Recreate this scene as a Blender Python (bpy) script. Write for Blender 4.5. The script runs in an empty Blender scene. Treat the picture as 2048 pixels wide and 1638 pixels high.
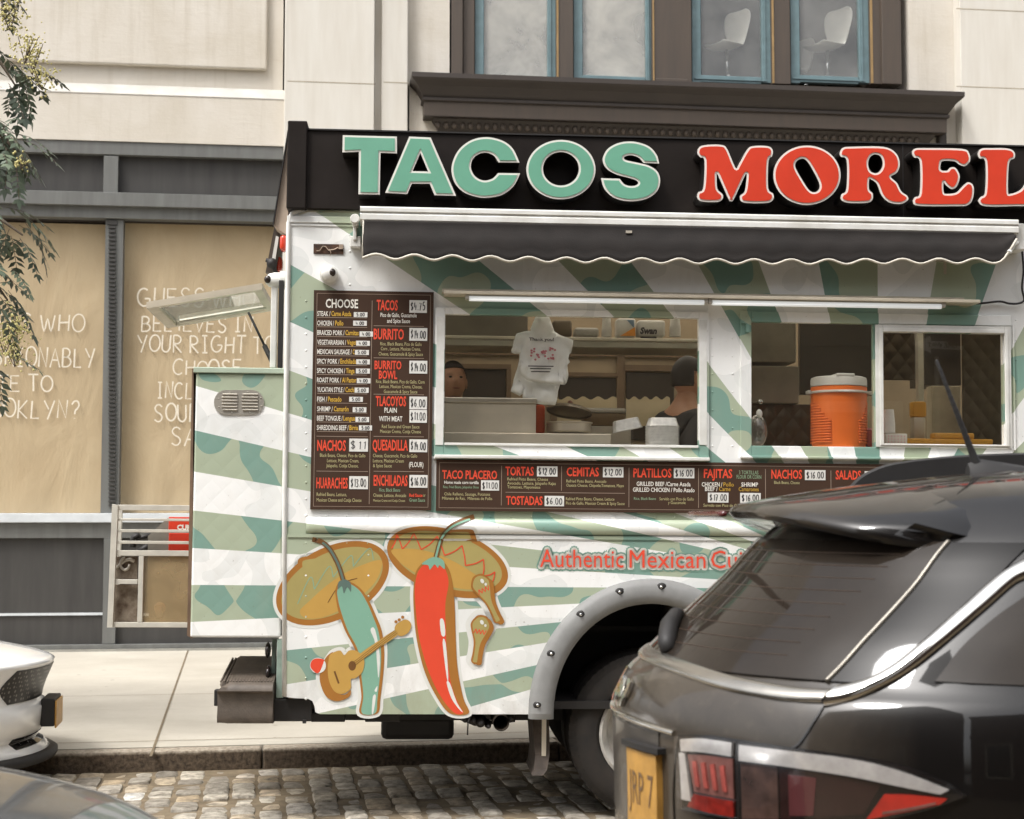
import bpy, bmesh, math, random
from mathutils import Vector, Matrix
from mathutils.geometry import tessellate_polygon
R = math.radians
rnd = random.Random(7)
sc = bpy.context.scene
col = sc.collection

# ---------------------------------------------------------------- camera
F_PX = 3100.0; CX, CY = 1024.0, 819.0
CAM_H = 1.60; PITCH = math.atan(211 / F_PX)
cd = bpy.data.cameras.new('camera'); cam = bpy.data.objects.new('camera', cd); col.objects.link(cam)
cam.location = (0, 0, CAM_H); cam.rotation_euler = (R(90) + PITCH, 0, 0)
cd.sensor_fit = 'HORIZONTAL'; cd.sensor_width = 36; cd.lens = 36 * F_PX / 2048
cd.clip_start = 0.05; cd.clip_end = 500
cd.dof.use_dof = True; cd.dof.focus_distance = 8.4; cd.dof.aperture_fstop = 5.0
sc.camera = cam

# ---------------------------------------------------------------- light
SUN = Vector((-0.42, -0.40, 0.95)).normalized()
w = bpy.data.worlds.new('World'); sc.world = w; w.use_nodes = True
wn = w.node_tree; bgn = wn.nodes['Background']
sky = wn.nodes.new('ShaderNodeTexSky'); sky.sky_type = 'NISHITA'; sky.sun_disc = False
sky.sun_elevation = math.asin(SUN.z); sky.sun_rotation = math.atan2(SUN.x, SUN.y)
sky.dust_density = 6.0; sky.air_density = 1.0; sky.ozone_density = 1.0
hs = wn.nodes.new('ShaderNodeHueSaturation'); hs.inputs['Saturation'].default_value = 0.25
wn.links.new(sky.outputs[0], hs.inputs['Color']); wn.links.new(hs.outputs[0], bgn.inputs['Color'])
bgn.inputs['Strength'].default_value = 0.15
sd = bpy.data.lights.new('sun', 'SUN'); sun = bpy.data.objects.new('sun', sd); col.objects.link(sun)
sd.energy = 1.0; sd.angle = R(11); sd.color = (1.0, 0.99, 0.97)
sun.rotation_euler = SUN.to_track_quat('Z', 'Y').to_euler()
sc.view_settings.view_transform = 'Standard'; sc.view_settings.look = 'None'
sc.view_settings.exposure = 1.05; sc.view_settings.gamma = 1.0
sc.cycles.max_bounces = 8; sc.cycles.transparent_max_bounces = 12

# ---------------------------------------------------------------- helpers
def ray(px, py):
    f = Vector((0, math.cos(PITCH), math.sin(PITCH))); u = Vector((0, -math.sin(PITCH), math.cos(PITCH)))
    return (f * F_PX + Vector((1, 0, 0)) * (px - CX) + u * (CY - py)).normalized()
CAMP = Vector((0, 0, CAM_H))
def hit(px, py, p0, n):
    d = ray(px, py); t = (p0 - CAMP).dot(n) / d.dot(n)
    return CAMP + d * t
def ground(px, py, z=0.0): return hit(px, py, Vector((0, 0, z)), Vector((0, 0, 1)))
class Frame:
    """a real frame standing in the street: origin on the ground, x along its face, y into it"""
    def __init__(s, o, ang, tilt=0.0):
        s.o = Vector(o); c, k = math.cos(ang), math.sin(ang)
        s.ex = Vector((c, k, -tilt)).normalized(); s.ey = Vector((-k, c, 0)); s.ez = s.ex.cross(s.ey).normalized()
        s.m = Matrix((s.ex, s.ey, s.ez)).transposed()
    def at(s, px, py, d=0.0):
        q = hit(px, py, s.o + s.ey * d, s.ey) - s.o
        return Vector((q.dot(s.ex), d, q.dot(s.ez)))
    def world(s, v): return s.o + s.m @ Vector(v)
def lin(c):
    c = c / 255.0
    return c / 12.92 if c <= 0.04045 else ((c + 0.055) / 1.055) ** 2.4
def C(r, g, b): return (lin(r), lin(g), lin(b), 1)

def tag(o, label=None, cat=None, group=None, kind=None):
    if label: o['label'] = label
    if cat: o['category'] = cat
    if group: o['group'] = group
    if kind: o['kind'] = kind
    return o
WORLD = Frame((0, 0, 0), 0)
def thing(name, label, cat, frame=WORLD, loc=(0, 0, 0), group=None):
    o = bpy.data.objects.new(name, None); col.objects.link(o); o.empty_display_size = 0.1
    o.location = frame.world(loc); o.rotation_euler = frame.m.to_euler()
    tag(o, label, cat, group); OFF[o.name] = Vector(loc)
    return o
OFF = {}
def off_of(o):
    v = Vector((0, 0, 0))
    while o is not None:
        if o.name in OFF: v = v + OFF[o.name]
        o = o.parent
    return v
class MB:
    def __init__(s): s.v = []; s.f = []; s.mi = []; s.cur = 0
    def add(s, vs, fs):
        b = len(s.v); s.v += [Vector(x) for x in vs]
        for f in fs: s.f.append([b + i for i in f]); s.mi.append(s.cur)
        return s
    def box(s, a, b, bev=0.0):
        x0, x1 = sorted((a[0], b[0])); y0, y1 = sorted((a[1], b[1])); z0, z1 = sorted((a[2], b[2]))
        if bev <= 0:
            vs = [(x, y, z) for x in (x0, x1) for y in (y0, y1) for z in (z0, z1)]
            return s.add(vs, [(0, 1, 3, 2), (4, 6, 7, 5), (0, 4, 5, 1), (2, 3, 7, 6), (0, 2, 6, 4), (1, 5, 7, 3)])
        bm = bmesh.new(); bmesh.ops.create_cube(bm, size=1)
        for v in bm.verts: v.co = Vector(((x0 + x1) / 2 + v.co.x * (x1 - x0), (y0 + y1) / 2 + v.co.y * (y1 - y0), (z0 + z1) / 2 + v.co.z * (z1 - z0)))
        bmesh.ops.bevel(bm, geom=bm.edges[:], offset=min(bev, .45 * min(x1 - x0, y1 - y0, z1 - z0)), segments=2, affect='EDGES', profile=0.5)
        return s.bm(bm)
    def bm(s, bm):
        bm.verts.index_update()
        s.add([v.co.copy() for v in bm.verts], [[v.index for v in f.verts] for f in bm.faces]); bm.free(); return s
    def hexa(s, p):   # 8 points: 4 of one end, 4 of the other end, same winding
        return s.add(p, [(3, 2, 1, 0), (4, 5, 6, 7), (0, 1, 5, 4), (1, 2, 6, 5), (2, 3, 7, 6), (3, 0, 4, 7)])
    def tube(s, pts, r, n=10, closed=False):
        pts = [Vector(p) for p in pts]; N = len(pts); rings = []
        up = None
        for i, p in enumerate(pts):
            a = pts[(i - 1) % N] if (i > 0 or closed) else p; b = pts[(i + 1) % N] if (i < N - 1 or closed) else p
            t = (b - a).normalized()
            if up is None: up = t.orthogonal().normalized()
            up = (up - t * up.dot(t))
            up = up.normalized() if up.length > 1e-6 else t.orthogonal().normalized()
            sd_ = t.cross(up); rr = r[i] if isinstance(r, (list, tuple)) else r
            rings.append([p + (up * math.cos(k * 2 * math.pi / n) + sd_ * math.sin(k * 2 * math.pi / n)) * rr for k in range(n)])
        vs = [q for g in rings for q in g]; fs = []
        for i in range(N if closed else N - 1):
            j = (i + 1) % N
            for k in range(n): fs.append((i * n + k, i * n + (k + 1) % n, j * n + (k + 1) % n, j * n + k))
        if not closed: fs += [tuple(range(n))[::-1], tuple((N - 1) * n + k for k in range(n))]
        return s.add(vs, fs)
    def lathe(s, c, prof, n=24, axis='z', cap=True, sx=1.0, sy=1.0):
        c = Vector(c); vs = []; fs = []
        for (r, h) in prof:
            for k in range(n):
                a = 2 * math.pi * k / n; x, y = r * math.cos(a) * sx, r * math.sin(a) * sy
                vs.append(c + (Vector((x, y, h)) if axis == 'z' else Vector((x, h, y)) if axis == 'y' else Vector((h, x, y))))
        for i in range(len(prof) - 1):
            for k in range(n): fs.append((i * n + k, i * n + (k + 1) % n, (i + 1) * n + (k + 1) % n, (i + 1) * n + k))
        if cap: fs += [tuple(range(n))[::-1], tuple((len(prof) - 1) * n + k for k in range(n))]
        return s.add(vs, fs)
    def sphere(s, c, r, n=12, m=8):
        r = r if isinstance(r, (tuple, list)) else (r, r, r); c = Vector(c)
        vs = [c + Vector((0, 0, r[2]))]; fs = []
        for i in range(1, m):
            t = math.pi * i / m
            for k in range(n):
                a = 2 * math.pi * k / n
                vs.append(c + Vector((r[0] * math.sin(t) * math.cos(a), r[1] * math.sin(t) * math.sin(a), r[2] * math.cos(t))))
        vs.append(c - Vector((0, 0, r[2])))
        for k in range(n): fs.append((0, 1 + k, 1 + (k + 1) % n))
        for i in range(m - 2):
            for k in range(n): fs.append((1 + i * n + k, 1 + (i + 1) * n + k, 1 + (i + 1) * n + (k + 1) % n, 1 + i * n + (k + 1) % n))
        L = len(vs) - 1
        for k in range(n): fs.append((L, 1 + (m - 2) * n + (k + 1) % n, 1 + (m - 2) * n + k))
        return s.add(vs, fs)
    def prism(s, loops, d0, d1):
        """loops of (x,z): outer then holes; flat plate from y=d0 (front) to y=d1"""
        pl = [[Vector((p[0], p[1], 0)) for p in L] for L in loops]
        tr = tessellate_polygon(pl); flat = [p for L in pl for p in L]; n = len(flat)
        vs = [(p.x, d0, p.y) for p in flat] + [(p.x, d1, p.y) for p in flat]
        fs = [tuple(t) for t in tr]
        if d0 != d1:
            fs += [tuple(n + i for i in t)[::-1] for t in tr]; b = 0
            for L in pl:
                m = len(L)
                for i in range(m): fs.append((b + i, b + (i + 1) % m, n + b + (i + 1) % m, n + b + i))
                b += m
        return s.add(vs, fs)
    def grid(s, rows, closed=False):
        n = len(rows[0]); vs = [p for r_ in rows for p in r_]; fs = []
        for i in range(len(rows) - 1):
            for k in range(n if closed else n - 1): fs.append((i * n + k, i * n + (k + 1) % n, (i + 1) * n + (k + 1) % n, (i + 1) * n + k))
        return s.add(vs, fs)
    def ribbon(s, pts, wd, d):   # flat stroke in the x,z plane at y=d
        pts = [Vector((p[0], p[1])) for p in pts]; L = []; Rr = []
        for i, p in enumerate(pts):
            a = pts[max(i - 1, 0)]; b = pts[min(i + 1, len(pts) - 1)]; t = (b - a)
            t = t.normalized() if t.length > 0 else Vector((1, 0)); n = Vector((-t.y, t.x)); ww = wd[i] if isinstance(wd, (list, tuple)) else wd
            L.append((p.x + n.x * ww / 2, d, p.y + n.y * ww / 2)); Rr.append((p.x - n.x * ww / 2, d, p.y - n.y * ww / 2))
        return s.grid([L, Rr])
    def build(s, name, mats, parent=None, smooth=False, auto=None, normals=True, merge=False):
        o_ = off_of(parent) if parent else Vector((0, 0, 0))
        me = bpy.data.meshes.new(name); me.from_pydata([v - o_ for v in s.v], [], s.f)
        mats = mats if isinstance(mats, (list, tuple)) else [mats]
        for m in mats: me.materials.append(m)
        if len(mats) > 1:
            for p, i in zip(me.polygons, s.mi): p.material_index = i
        if normals or merge:
            b = bmesh.new(); b.from_mesh(me)
            if merge: bmesh.ops.remove_doubles(b, verts=b.verts[:], dist=1e-5)
            if normals: bmesh.ops.recalc_face_normals(b, faces=b.faces[:])
            b.to_mesh(me); b.free()
        if smooth:
            for p in me.polygons: p.use_smooth = True
            if auto is not None: me.set_sharp_from_angle(angle=R(auto))
        o = bpy.data.objects.new(name, me); col.objects.link(o)
        if parent: o.parent = parent
        return o
def struct(o): o['kind'] = 'structure'; return o
def cat(pts, k=6, closed=True):   # Catmull-Rom through 2-D points
    P = [Vector((p[0], p[1])) for p in pts]; n = len(P); out = []
    for i in range(n if closed else n - 1):
        g = (lambda j: P[j % n]) if closed else (lambda j: P[min(max(j, 0), n - 1)])
        a, b, c, d = g(i - 1), g(i), g(i + 1), g(i + 2)
        for t in range(k):
            u = t / k
            out.append(0.5 * ((2 * b) + (c - a) * u + (2 * a - 5 * b + 4 * c - d) * u * u + (3 * b - a - 3 * c + d) * u ** 3))
    if not closed: out.append(P[-1])
    return out
def ell(cx, cy, rx, ry, n=40, rot=0):
    o = []
    for k in range(n):
        a = 2 * math.pi * k / n; x, y = rx * math.cos(a), ry * math.sin(a)
        o.append(Vector((cx + x * math.cos(rot) - y * math.sin(rot), cy + x * math.sin(rot) + y * math.cos(rot))))
    return o
def area(P): return 0.5 * sum(P[i][0] * P[(i + 1) % len(P)][1] - P[(i + 1) % len(P)][0] * P[i][1] for i in range(len(P)))
def inset(P, d):   # move a closed polygon inwards by d (negative: outwards)
    n = len(P); sg = 1 if area(P) > 0 else -1; out = []
    for i in range(n):
        a, b, c = P[i - 1], P[i], P[(i + 1) % n]
        t1 = Vector((b[0] - a[0], b[1] - a[1])); t2 = Vector((c[0] - b[0], c[1] - b[1]))
        if t1.length < 1e-9 or t2.length < 1e-9: t1 = t2 = Vector((c[0] - a[0], c[1] - a[1]))
        t1.normalize(); t2.normalize()
        n1 = Vector((-t1.y, t1.x)) * sg; n2 = Vector((-t2.y, t2.x)) * sg; m = n1 + n2
        m = m.normalized() if m.length > 1e-6 else n1
        k = min(1 / max(m.dot(n1), 0.45), 2.2)
        out.append(Vector((b[0] + m.x * d * k, b[1] + m.y * d * k)))
    return out

# ---------------------------------------------------------------- materials
MATS = {}
class NT:
    def __init__(s, name):
        s.m = bpy.data.materials.new(name); s.m.use_nodes = True; s.t = s.m.node_tree
        s.b = s.t.nodes['Principled BSDF']; s.out = s.t.nodes['Material Output']
    def n(s, t, **kw):
        x = s.t.nodes.new(t)
        for k, v in kw.items(): setattr(x, k, v)
        return x
    def l(s, a, b): s.t.links.new(a, b)
    def math(s, op, a, b=None, c=None):
        x = s.n('ShaderNodeMath', operation=op)
        for i, v in enumerate((a, b, c)):
            if v is None: continue
            if isinstance(v, (int, float)): x.inputs[i].default_value = v
            else: s.l(v, x.inputs[i])
        return x.outputs[0]
    def mix(s, f, a, b, bt='MIX'):
        x = s.n('ShaderNodeMix', data_type='RGBA', blend_type=bt)
        for i, v in ((0, f), (6, a), (7, b)):
            if isinstance(v, (int, float)): x.inputs[i].default_value = v
            elif isinstance(v, (tuple, list)): x.inputs[i].default_value = v
            else: s.l(v, x.inputs[i])
        return x.outputs[2]
    def noise(s, scale, detail=3, rough=0.55, dist=0.0, vec=None, sc3=None):
        x = s.n('ShaderNodeTexNoise'); x.inputs['Scale'].default_value = scale; x.inputs['Detail'].default_value = detail
        x.inputs['Roughness'].default_value = rough; x.inputs['Distortion'].default_value = dist
        if vec is None: vec = s.coord()
        if sc3:
            mp = s.n('ShaderNodeMapping'); mp.inputs['Scale'].default_value = sc3; s.l(vec, mp.inputs[0]); vec = mp.outputs[0]
        s.l(vec, x.inputs['Vector']); return x.outputs['Fac']
    def coord(s):
        if not hasattr(s, 'tc'): s.tc = s.n('ShaderNodeTexCoord')
        return s.tc.outputs['Object']
    def ramp(s, fac, stops, const=False):
        x = s.n('ShaderNodeValToRGB'); e = x.color_ramp
        if const: e.interpolation = 'CONSTANT'
        while len(e.elements) < len(stops): e.elements.new(0.5)
        for el, (p, c) in zip(e.elements, stops): el.position = p; el.color = c if len(c) == 4 else (*c, 1)
        s.l(fac, x.inputs[0]); return x.outputs[0]
    def bump(s, h, strength=0.3, dist=0.01):
        x = s.n('ShaderNodeBump'); x.inputs['Strength'].default_value = strength; x.inputs['Distance'].default_value = dist
        s.l(h, x.inputs['Height']); s.l(x.outputs[0], s.b.inputs['Normal'])
def g(v): return (v, v, v, 1)
def mat(name, c, rough=0.5, metal=0.0, var=0.12, scale=6, bump=0.0, bscale=60, coat=0.0, spec=0.5, emit=0.0, streak=False, tint=None, rvar=0.0):
    if name in MATS: return MATS[name]
    m = NT(name); b = m.b
    b.inputs['Roughness'].default_value = rough; b.inputs['Metallic'].default_value = metal
    b.inputs['Specular IOR Level'].default_value = spec
    if coat: b.inputs['Coat Weight'].default_value = coat; b.inputs['Coat Roughness'].default_value = 0.03
    if var > 0:
        nz = m.noise(scale, 5, 0.6, sc3=(3, 3, .35) if streak else None)
        f = m.ramp(nz, [(0.3, g(0)), (0.7, g(1))])
        c2 = tint if tint else tuple(x * (1 - var * 2) for x in c[:3]) + (1,)
        c1 = c if tint else tuple(min(1, x * (1 + var * .4)) for x in c[:3]) + (1,)
        m.l(m.mix(f, c2, c1), b.inputs['Base Color'])
        if rvar: m.l(m.math('ADD', m.math('MULTIPLY', nz, rvar), rough - rvar / 2), b.inputs['Roughness'])
    else: b.inputs['Base Color'].default_value = c
    if emit: b.inputs['Emission Color'].default_value = c; b.inputs['Emission Strength'].default_value = emit
    if bump: m.bump(m.noise(bscale, 4, 0.6), bump, 0.004)
    MATS[name] = m.m; return m.m
def glass(name, tintc=(0.85, 0.88, 0.86, 1), refl=1.0, rough=0.01, base=0.04, dust_or_haze=0.0, dust_or_haze_c=None):
    if name in MATS: return MATS[name]
    m = NT(name); tr = m.n('ShaderNodeBsdfTransparent'); tr.inputs[0].default_value = tintc
    gl = m.n('ShaderNodeBsdfGlossy'); gl.inputs['Roughness'].default_value = rough; gl.inputs['Color'].default_value = (1, 1, 1, 1)
    fr = m.n('ShaderNodeLayerWeight'); fr.inputs['Blend'].default_value = 0.5
    f = m.math('MINIMUM', m.math('ADD', m.math('MULTIPLY', m.math('POWER', fr.outputs['Facing'], 3.0), refl * .6), base), 1.0)
    mx = m.n('ShaderNodeMixShader'); m.l(f, mx.inputs[0]); m.l(tr.outputs[0], mx.inputs[1]); m.l(gl.outputs[0], mx.inputs[2])
    o = mx.outputs[0]
    if dust_or_haze:
        df = m.n('ShaderNodeBsdfDiffuse'); df.inputs[0].default_value = dust_or_haze_c or C(200, 200, 195)
        m2 = m.n('ShaderNodeMixShader'); nz = m.noise(1.6, 4, 0.6, dist=0.3)
        m.l(m.ramp(nz, [(0.35, g(dust_or_haze * .25)), (0.75, g(dust_or_haze))]), m2.inputs[0]); m.l(o, m2.inputs[1]); m.l(df.outputs[0], m2.inputs[2]); o = m2.outputs[0]
    m.l(o, m.out.inputs[0]); MATS[name] = m.m; return m.m
# ---------------------------------------------------------------- text
FONT = {}
def font_mesh(s, bold=0.0, shear=0.0):
    k = (s, bold, shear)
    if k in FONT: return FONT[k]
    cu = bpy.data.curves.new('t', 'FONT'); cu.body = s; cu.resolution_u = 2; cu.offset = bold; cu.shear = shear; cu.fill_mode = 'FRONT'
    o = bpy.data.objects.new('t', cu); col.objects.link(o)
    dg = bpy.context.evaluated_depsgraph_get(); me = bpy.data.meshes.new_from_object(o.evaluated_get(dg))
    r_ = ([(v.co.x, v.co.y) for v in me.vertices], [tuple(p.vertices) for p in me.polygons])
    bpy.data.objects.remove(o); bpy.data.curves.remove(cu); bpy.data.meshes.remove(me)
    FONT[k] = r_; return r_
CAPH = None
def put_text(mb, s, x0, x1, zb, cap, d, bold=0.02, shear=0.0):
    """s written from x0 to x1 in the local x,z plane at y=d, capital height cap, baseline zb"""
    global CAPH
    if CAPH is None: CAPH = max(v[1] for v in font_mesh('H')[0])
    vs, fs = font_mesh(s, bold, shear)
    if not vs: return
    a = min(v[0] for v in vs); b = max(v[0] for v in vs); kx = (x1 - x0) / (b - a); kz = cap / CAPH
    mb.add([(x0 + (v[0] - a) * kx, d, zb + v[1] * kz) for v in vs], fs)
# hand lettering: strokes in a unit box
def arc(cx, cy, rx, ry, a0, a1, n=8): return [(cx + rx * math.cos(R(a0 + (a1 - a0) * i / n)), cy + ry * math.sin(R(a0 + (a1 - a0) * i / n))) for i in range(n + 1)]
HAND = {
 'A': [[(0, 0), (.42, 1), (.85, 0)], [(.15, .4), (.7, .38)]], 'B': [[(.05, 0), (.05, 1)], [(.05, 1)] + arc(.3, .76, .35, .24, 90, -90) + [(.1, .52)], [(.1, .52)] + arc(.35, .26, .42, .26, 90, -90) + [(.05, 0)]],
 'C': [arc(.5, .5, .48, .5, 50, 310, 12)], 'D': [[(.05, 0), (.05, 1)], [(.05, 1)] + arc(.2, .5, .6, .5, 90, -90, 10) + [(.05, 0)]], 'E': [[(.7, 1), (.05, 1), (.05, 0), (.75, 0)], [(.05, .52), (.6, .52)]],
 'F': [[(.7, 1), (.05, 1), (.05, 0)], [(.05, .52), (.55, .52)]], 'G': [arc(.5, .5, .48, .5, 55, 330, 12) + [(.92, .42), (.55, .42)]], 'H': [[(.05, 0), (.05, 1)], [(.75, 0), (.75, 1)], [(.05, .5), (.75, .53)]],
 'I': [[(.3, 0), (.3, 1)], [(.08, 1), (.52, 1)], [(.08, 0), (.52, 0)]], 'i': [[(.3, 0), (.3, 1)]], 'K': [[(.05, 0), (.05, 1)], [(.7, 1), (.08, .45), (.75, 0)]], 'L': [[(.05, 1), (.05, 0), (.65, 0)]], 'N': [[(.05, 0), (.08, 1), (.7, 0), (.75, 1)]],
 'O': [arc(.45, .5, .45, .5, 90, 450, 16)], 'R': [[(.05, 0), (.05, 1)], [(.05, 1)] + arc(.3, .75, .38, .25, 90, -90) + [(.1, .5), (.75, 0)]], 'S': [[(.7, .88), (.5, 1), (.25, .97), (.1, .78), (.25, .58), (.55, .45), (.7, .25), (.55, .04), (.3, 0), (.05, .12)]],
 'T': [[(0, 1), (.8, 1)], [(.4, 1), (.4, 0)]], 'U': [[(.05, 1), (.05, .35)] + arc(.4, .32, .34, .32, 180, 360) + [(.75, 1)]], 'V': [[(0, 1), (.38, 0), (.8, 1)]], 'W': [[(0, 1), (.25, 0), (.5, .8), (.75, 0), (1.02, 1)]], 'Y': [[(0, 1), (.38, .5)], [(.8, 1), (.3, -.05)]],
 '?': [[(.1, .8), (.25, .98), (.5, 1), (.65, .8), (.55, .6), (.38, .45), (.36, .25)], [(.35, .03), (.37, .0)]], '$': [[(.62, .85), (.4, .95), (.15, .85), (.1, .65), (.6, .35), (.55, .12), (.3, .05), (.08, .15)], [(.37, 1.12), (.35, -.12)]],
 '0': [arc(.35, .5, .33, .5, 90, 450, 14)], '1': [[(.2, .8), (.4, 1), (.4, 0)]], '2': [[(.08, .78), (.3, 1), (.58, .9), (.55, .6), (.08, 0), (.65, 0)]], '3': [[(.1, .95), (.45, 1), (.58, .78), (.35, .55), (.62, .3), (.4, 0), (.08, .08)]], '4': [[(.12, 1), (.04, .4), (.66, .42)], [(.48, .7), (.46, 0)]],
 '5': [[(.6, 1), (.15, 1), (.12, .58), (.45, .6), (.62, .32), (.42, 0), (.08, .06)]], '6': [[(.55, 1), (.2, .65), (.1, .25), (.3, 0), (.55, .12), (.58, .38), (.3, .48), (.12, .32)]], '7': [[(.06, 1), (.6, 1), (.25, 0)], [(.2, .5), (.55, .5)]], '.': [[(.1, .0), (.16, .05)]],
}
HW = {'I': .7, 'i': .5, '.': .35, '1': .6, 'W': 1.15, 'G': 1.08, 'C': 1.0}
def put_hand(mb, s, x0, x1, zb, h, d, wd, jit=0.03):
    tot = sum(.45 if c == ' ' else HW.get(c, .9) + .12 for c in s); k = (x1 - x0) / tot; x = x0; q = random.Random(hash_s(s))
    for c in s:
        if c == ' ': x += .45 * k; continue
        dz = q.uniform(-jit, jit) * h; hh = h * (1 + q.uniform(-jit, jit)); sh = q.uniform(-.05, .08)
        for st in HAND[c]:
            st2 = cat(st, 3, False) if len(st) > 4 else st
            mb.ribbon([(x + (p[0] + sh * p[1]) * k, zb + dz + p[1] * hh) for p in st2], wd * q.uniform(.85, 1.15), d)
        x += (HW.get(c, .9) + .12) * k
def hash_s(s): return sum((i + 3) * ord(c) for i, c in enumerate(s))
# ================================================================ frames of the place
TA = R(3.55); tx = -1.1975
TR = Frame((tx, 8.27 + tx * math.tan(TA), 0), TA, 0.0085)          # food truck: rear left corner
BF = Frame((-4.095, 17.1, 0), R(7.4))                             # facade across the sidewalk
KF = Frame((-1.49, 10.0, 0), R(9.5))                              # kerb line
def rect(fr, x0, y0, x1, y1, d):
    mx, my = (max(x0, 0) + min(x1, 2048)) / 2, (y0 + y1) / 2
    if x1 < 0 or x0 > 2048: mx = (x0 + x1) / 2
    return fr.at(x0, my, d).x, fr.at(x1, my, d).x, fr.at(mx, y1, d).z, fr.at(mx, y0, d).z
def pbox(mb, fr, x0, y0, x1, y1, d0, d1, bev=0.0):
    a, b, c, e = rect(fr, x0, y0, x1, y1, d0); return mb.box((a, d0, c), (b, d1, e), bev)

# ================================================================ ground, road, sidewalk
def road_mat():
    m = NT('cobble'); at = m.n('ShaderNodeAttribute'); at.attribute_name = 'tone'
    base = m.ramp(at.outputs['Fac'], [(0.0, C(150, 143, 131)), (0.35, C(180, 173, 160)), (0.6, C(204, 196, 180)), (0.8, C(188, 168, 138)), (1.0, C(222, 220, 214))])
    n1 = m.noise(14, 6, .65); n2 = m.noise(90, 3, .6)
    c = m.mix(m.ramp(n1, [(.35, g(0)), (.7, g(1))]), base, C(92, 84, 72)); m.l(c, m.b.inputs['Base Color'])
    m.b.inputs['Roughness'].default_value = .62
    m.bump(m.math('ADD', n1, m.math('MULTIPLY', n2, .4)), .9, .014); return m.m
M_cob = road_mat()
M_dirt = mat('joint_dirt', C(128, 113, 90), .95, var=.25, scale=9, bump=.8, bscale=50)
M_walk = None
def walk_mat():
    m = NT('concrete'); n1 = m.noise(.8, 6, .6, dist=.4); n2 = m.noise(25, 5, .7); n3 = m.noise(5, 4, .6, sc3=(.4, 2, 1))
    c = m.mix(m.ramp(n1, [(.3, g(0)), (.7, g(1))]), C(164, 157, 144), C(182, 176, 163))
    c = m.mix(m.math('MULTIPLY', m.ramp(n2, [(.55, g(0)), (.8, g(1))]), .5), c, C(140, 130, 112))
    c = m.mix(m.math('MULTIPLY', m.ramp(n3, [(.6, g(0)), (.75, g(1))]), .35), c, C(148, 138, 120))
    v = m.n('ShaderNodeTexVoronoi'); v.inputs['Scale'].default_value = 2.6; m.l(m.coord(), v.inputs['Vector'])
    c = m.mix(m.math('MULTIPLY', m.math('LESS_THAN', v.outputs['Distance'], .055), .55), c, C(104, 96, 84))
    n4 = m.noise(.55, 4, .6); c = m.mix(m.math('MULTIPLY', m.ramp(n4, [(.52, g(0)), (.66, g(1))]), .28), c, C(142, 134, 118))
    m.l(c, m.b.inputs['Base Color']); m.b.inputs['Roughness'].default_value = .8; m.bump(n2, .25, .004); return m.m
M_walk = walk_mat()
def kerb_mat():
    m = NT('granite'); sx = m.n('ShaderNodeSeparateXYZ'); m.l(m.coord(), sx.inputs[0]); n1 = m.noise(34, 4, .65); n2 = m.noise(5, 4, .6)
    k = m.n('ShaderNodeMapRange'); k.inputs['From Min'].default_value = .118; k.inputs['From Max'].default_value = .092; m.l(m.math('ADD', sx.outputs[2], m.math('MULTIPLY', m.math('SUBTRACT', n2, .5), .03)), k.inputs['Value'])   # darker tone below the top edge
    stone = m.mix(m.ramp(n1, [(.35, g(0)), (.65, g(1))]), C(128, 116, 100), C(176, 166, 150)); darker_stone = m.mix(m.ramp(n1, [(.35, g(0)), (.65, g(1))]), C(60, 50, 40), C(104, 90, 74))
    m.l(m.mix(k.outputs[0], stone, darker_stone), m.b.inputs['Base Color']); m.b.inputs['Roughness'].default_value = .92; m.bump(n1, .9, .008); return m.m
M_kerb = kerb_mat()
M_asph = mat('asphalt', C(70, 68, 64), .9, var=.2, scale=4, bump=.5, bscale=120)
M_joint = mat('joint_dark', C(120, 106, 84), .95, var=.2)

mb = MB(); mb.box((-150, -120, -.3), (150, 12.0, -.055)); struct(mb.build('ground', M_asph))
mb = MB(); mb.v = [KF.world((-70, -15.5, -.011)), KF.world((70, -15.5, -.011)), KF.world((70, -.0, -.011)), KF.world((-70, -.0, -.011))]
mb.f = [[0, 1, 2, 3]]; mb.mi = [0]; struct(mb.build('roadway', M_dirt))
# setts: rows run across the street, joints staggered
mb = MB(); tones = []
q = random.Random(3); x = -5.6
while x < 5.2:
    wd = q.uniform(.125, .165); y = -.02 - q.uniform(0, .05)
    lim = -4.2 if x < 3.4 else -2.0
    while y > lim:
        ln = q.uniform(.17, .30); gap = .004 + q.uniform(0, .010); tn = q.random()
        sl = (q.uniform(-.05, .05), q.uniform(-.04, .04)); h = q.uniform(-.014, .005); sk = q.uniform(-.012, .012)
        x0, x1, y0, y1 = x + gap / 2, x + wd - gap / 2, y - ln + gap, y
        rows = []
        for (ins, z) in ((0.0, -.05), (.001, -.013), (.006, -.004), (.02, .0)):
            ring = []
            for (ax, ay) in ((0, 0), (.5, 0), (1, 0), (1, .5), (1, 1), (.5, 1), (0, 1), (0, .5)):
                cxr = .006 if (ax in (0, 1) and ay in (0, 1)) else 0
                px = x0 + ins + ax * (x1 - x0 - 2 * ins); py = y0 + ins + ay * (y1 - y0 - 2 * ins)
                px += (cxr if ax == 0 else -cxr) ; py += (cxr if ay == 0 else -cxr)
                px += q.uniform(-.004, .004); py += q.uniform(-.005, .005) + sk * (ax - .5)
                zz = z + h + sl[0] * (px - (x0 + x1) / 2) + sl[1] * (py - (y0 + y1) / 2) + q.uniform(-.002, .002)
                ring.append(KF.world((px, py, zz)))
            rows.append(ring)
        c = sum(rows[-1], Vector()) / 8; c.z += .004
        b0 = len(mb.f); mb.grid(rows, closed=True); b = len(mb.v); mb.v.append(c)
        for k in range(8): mb.f.append([b - 8 + k, b - 8 + (k + 1) % 8, b]); mb.mi.append(0)
        tones += [tn] * (len(mb.f) - b0)
        y -= ln
    x += wd
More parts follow.
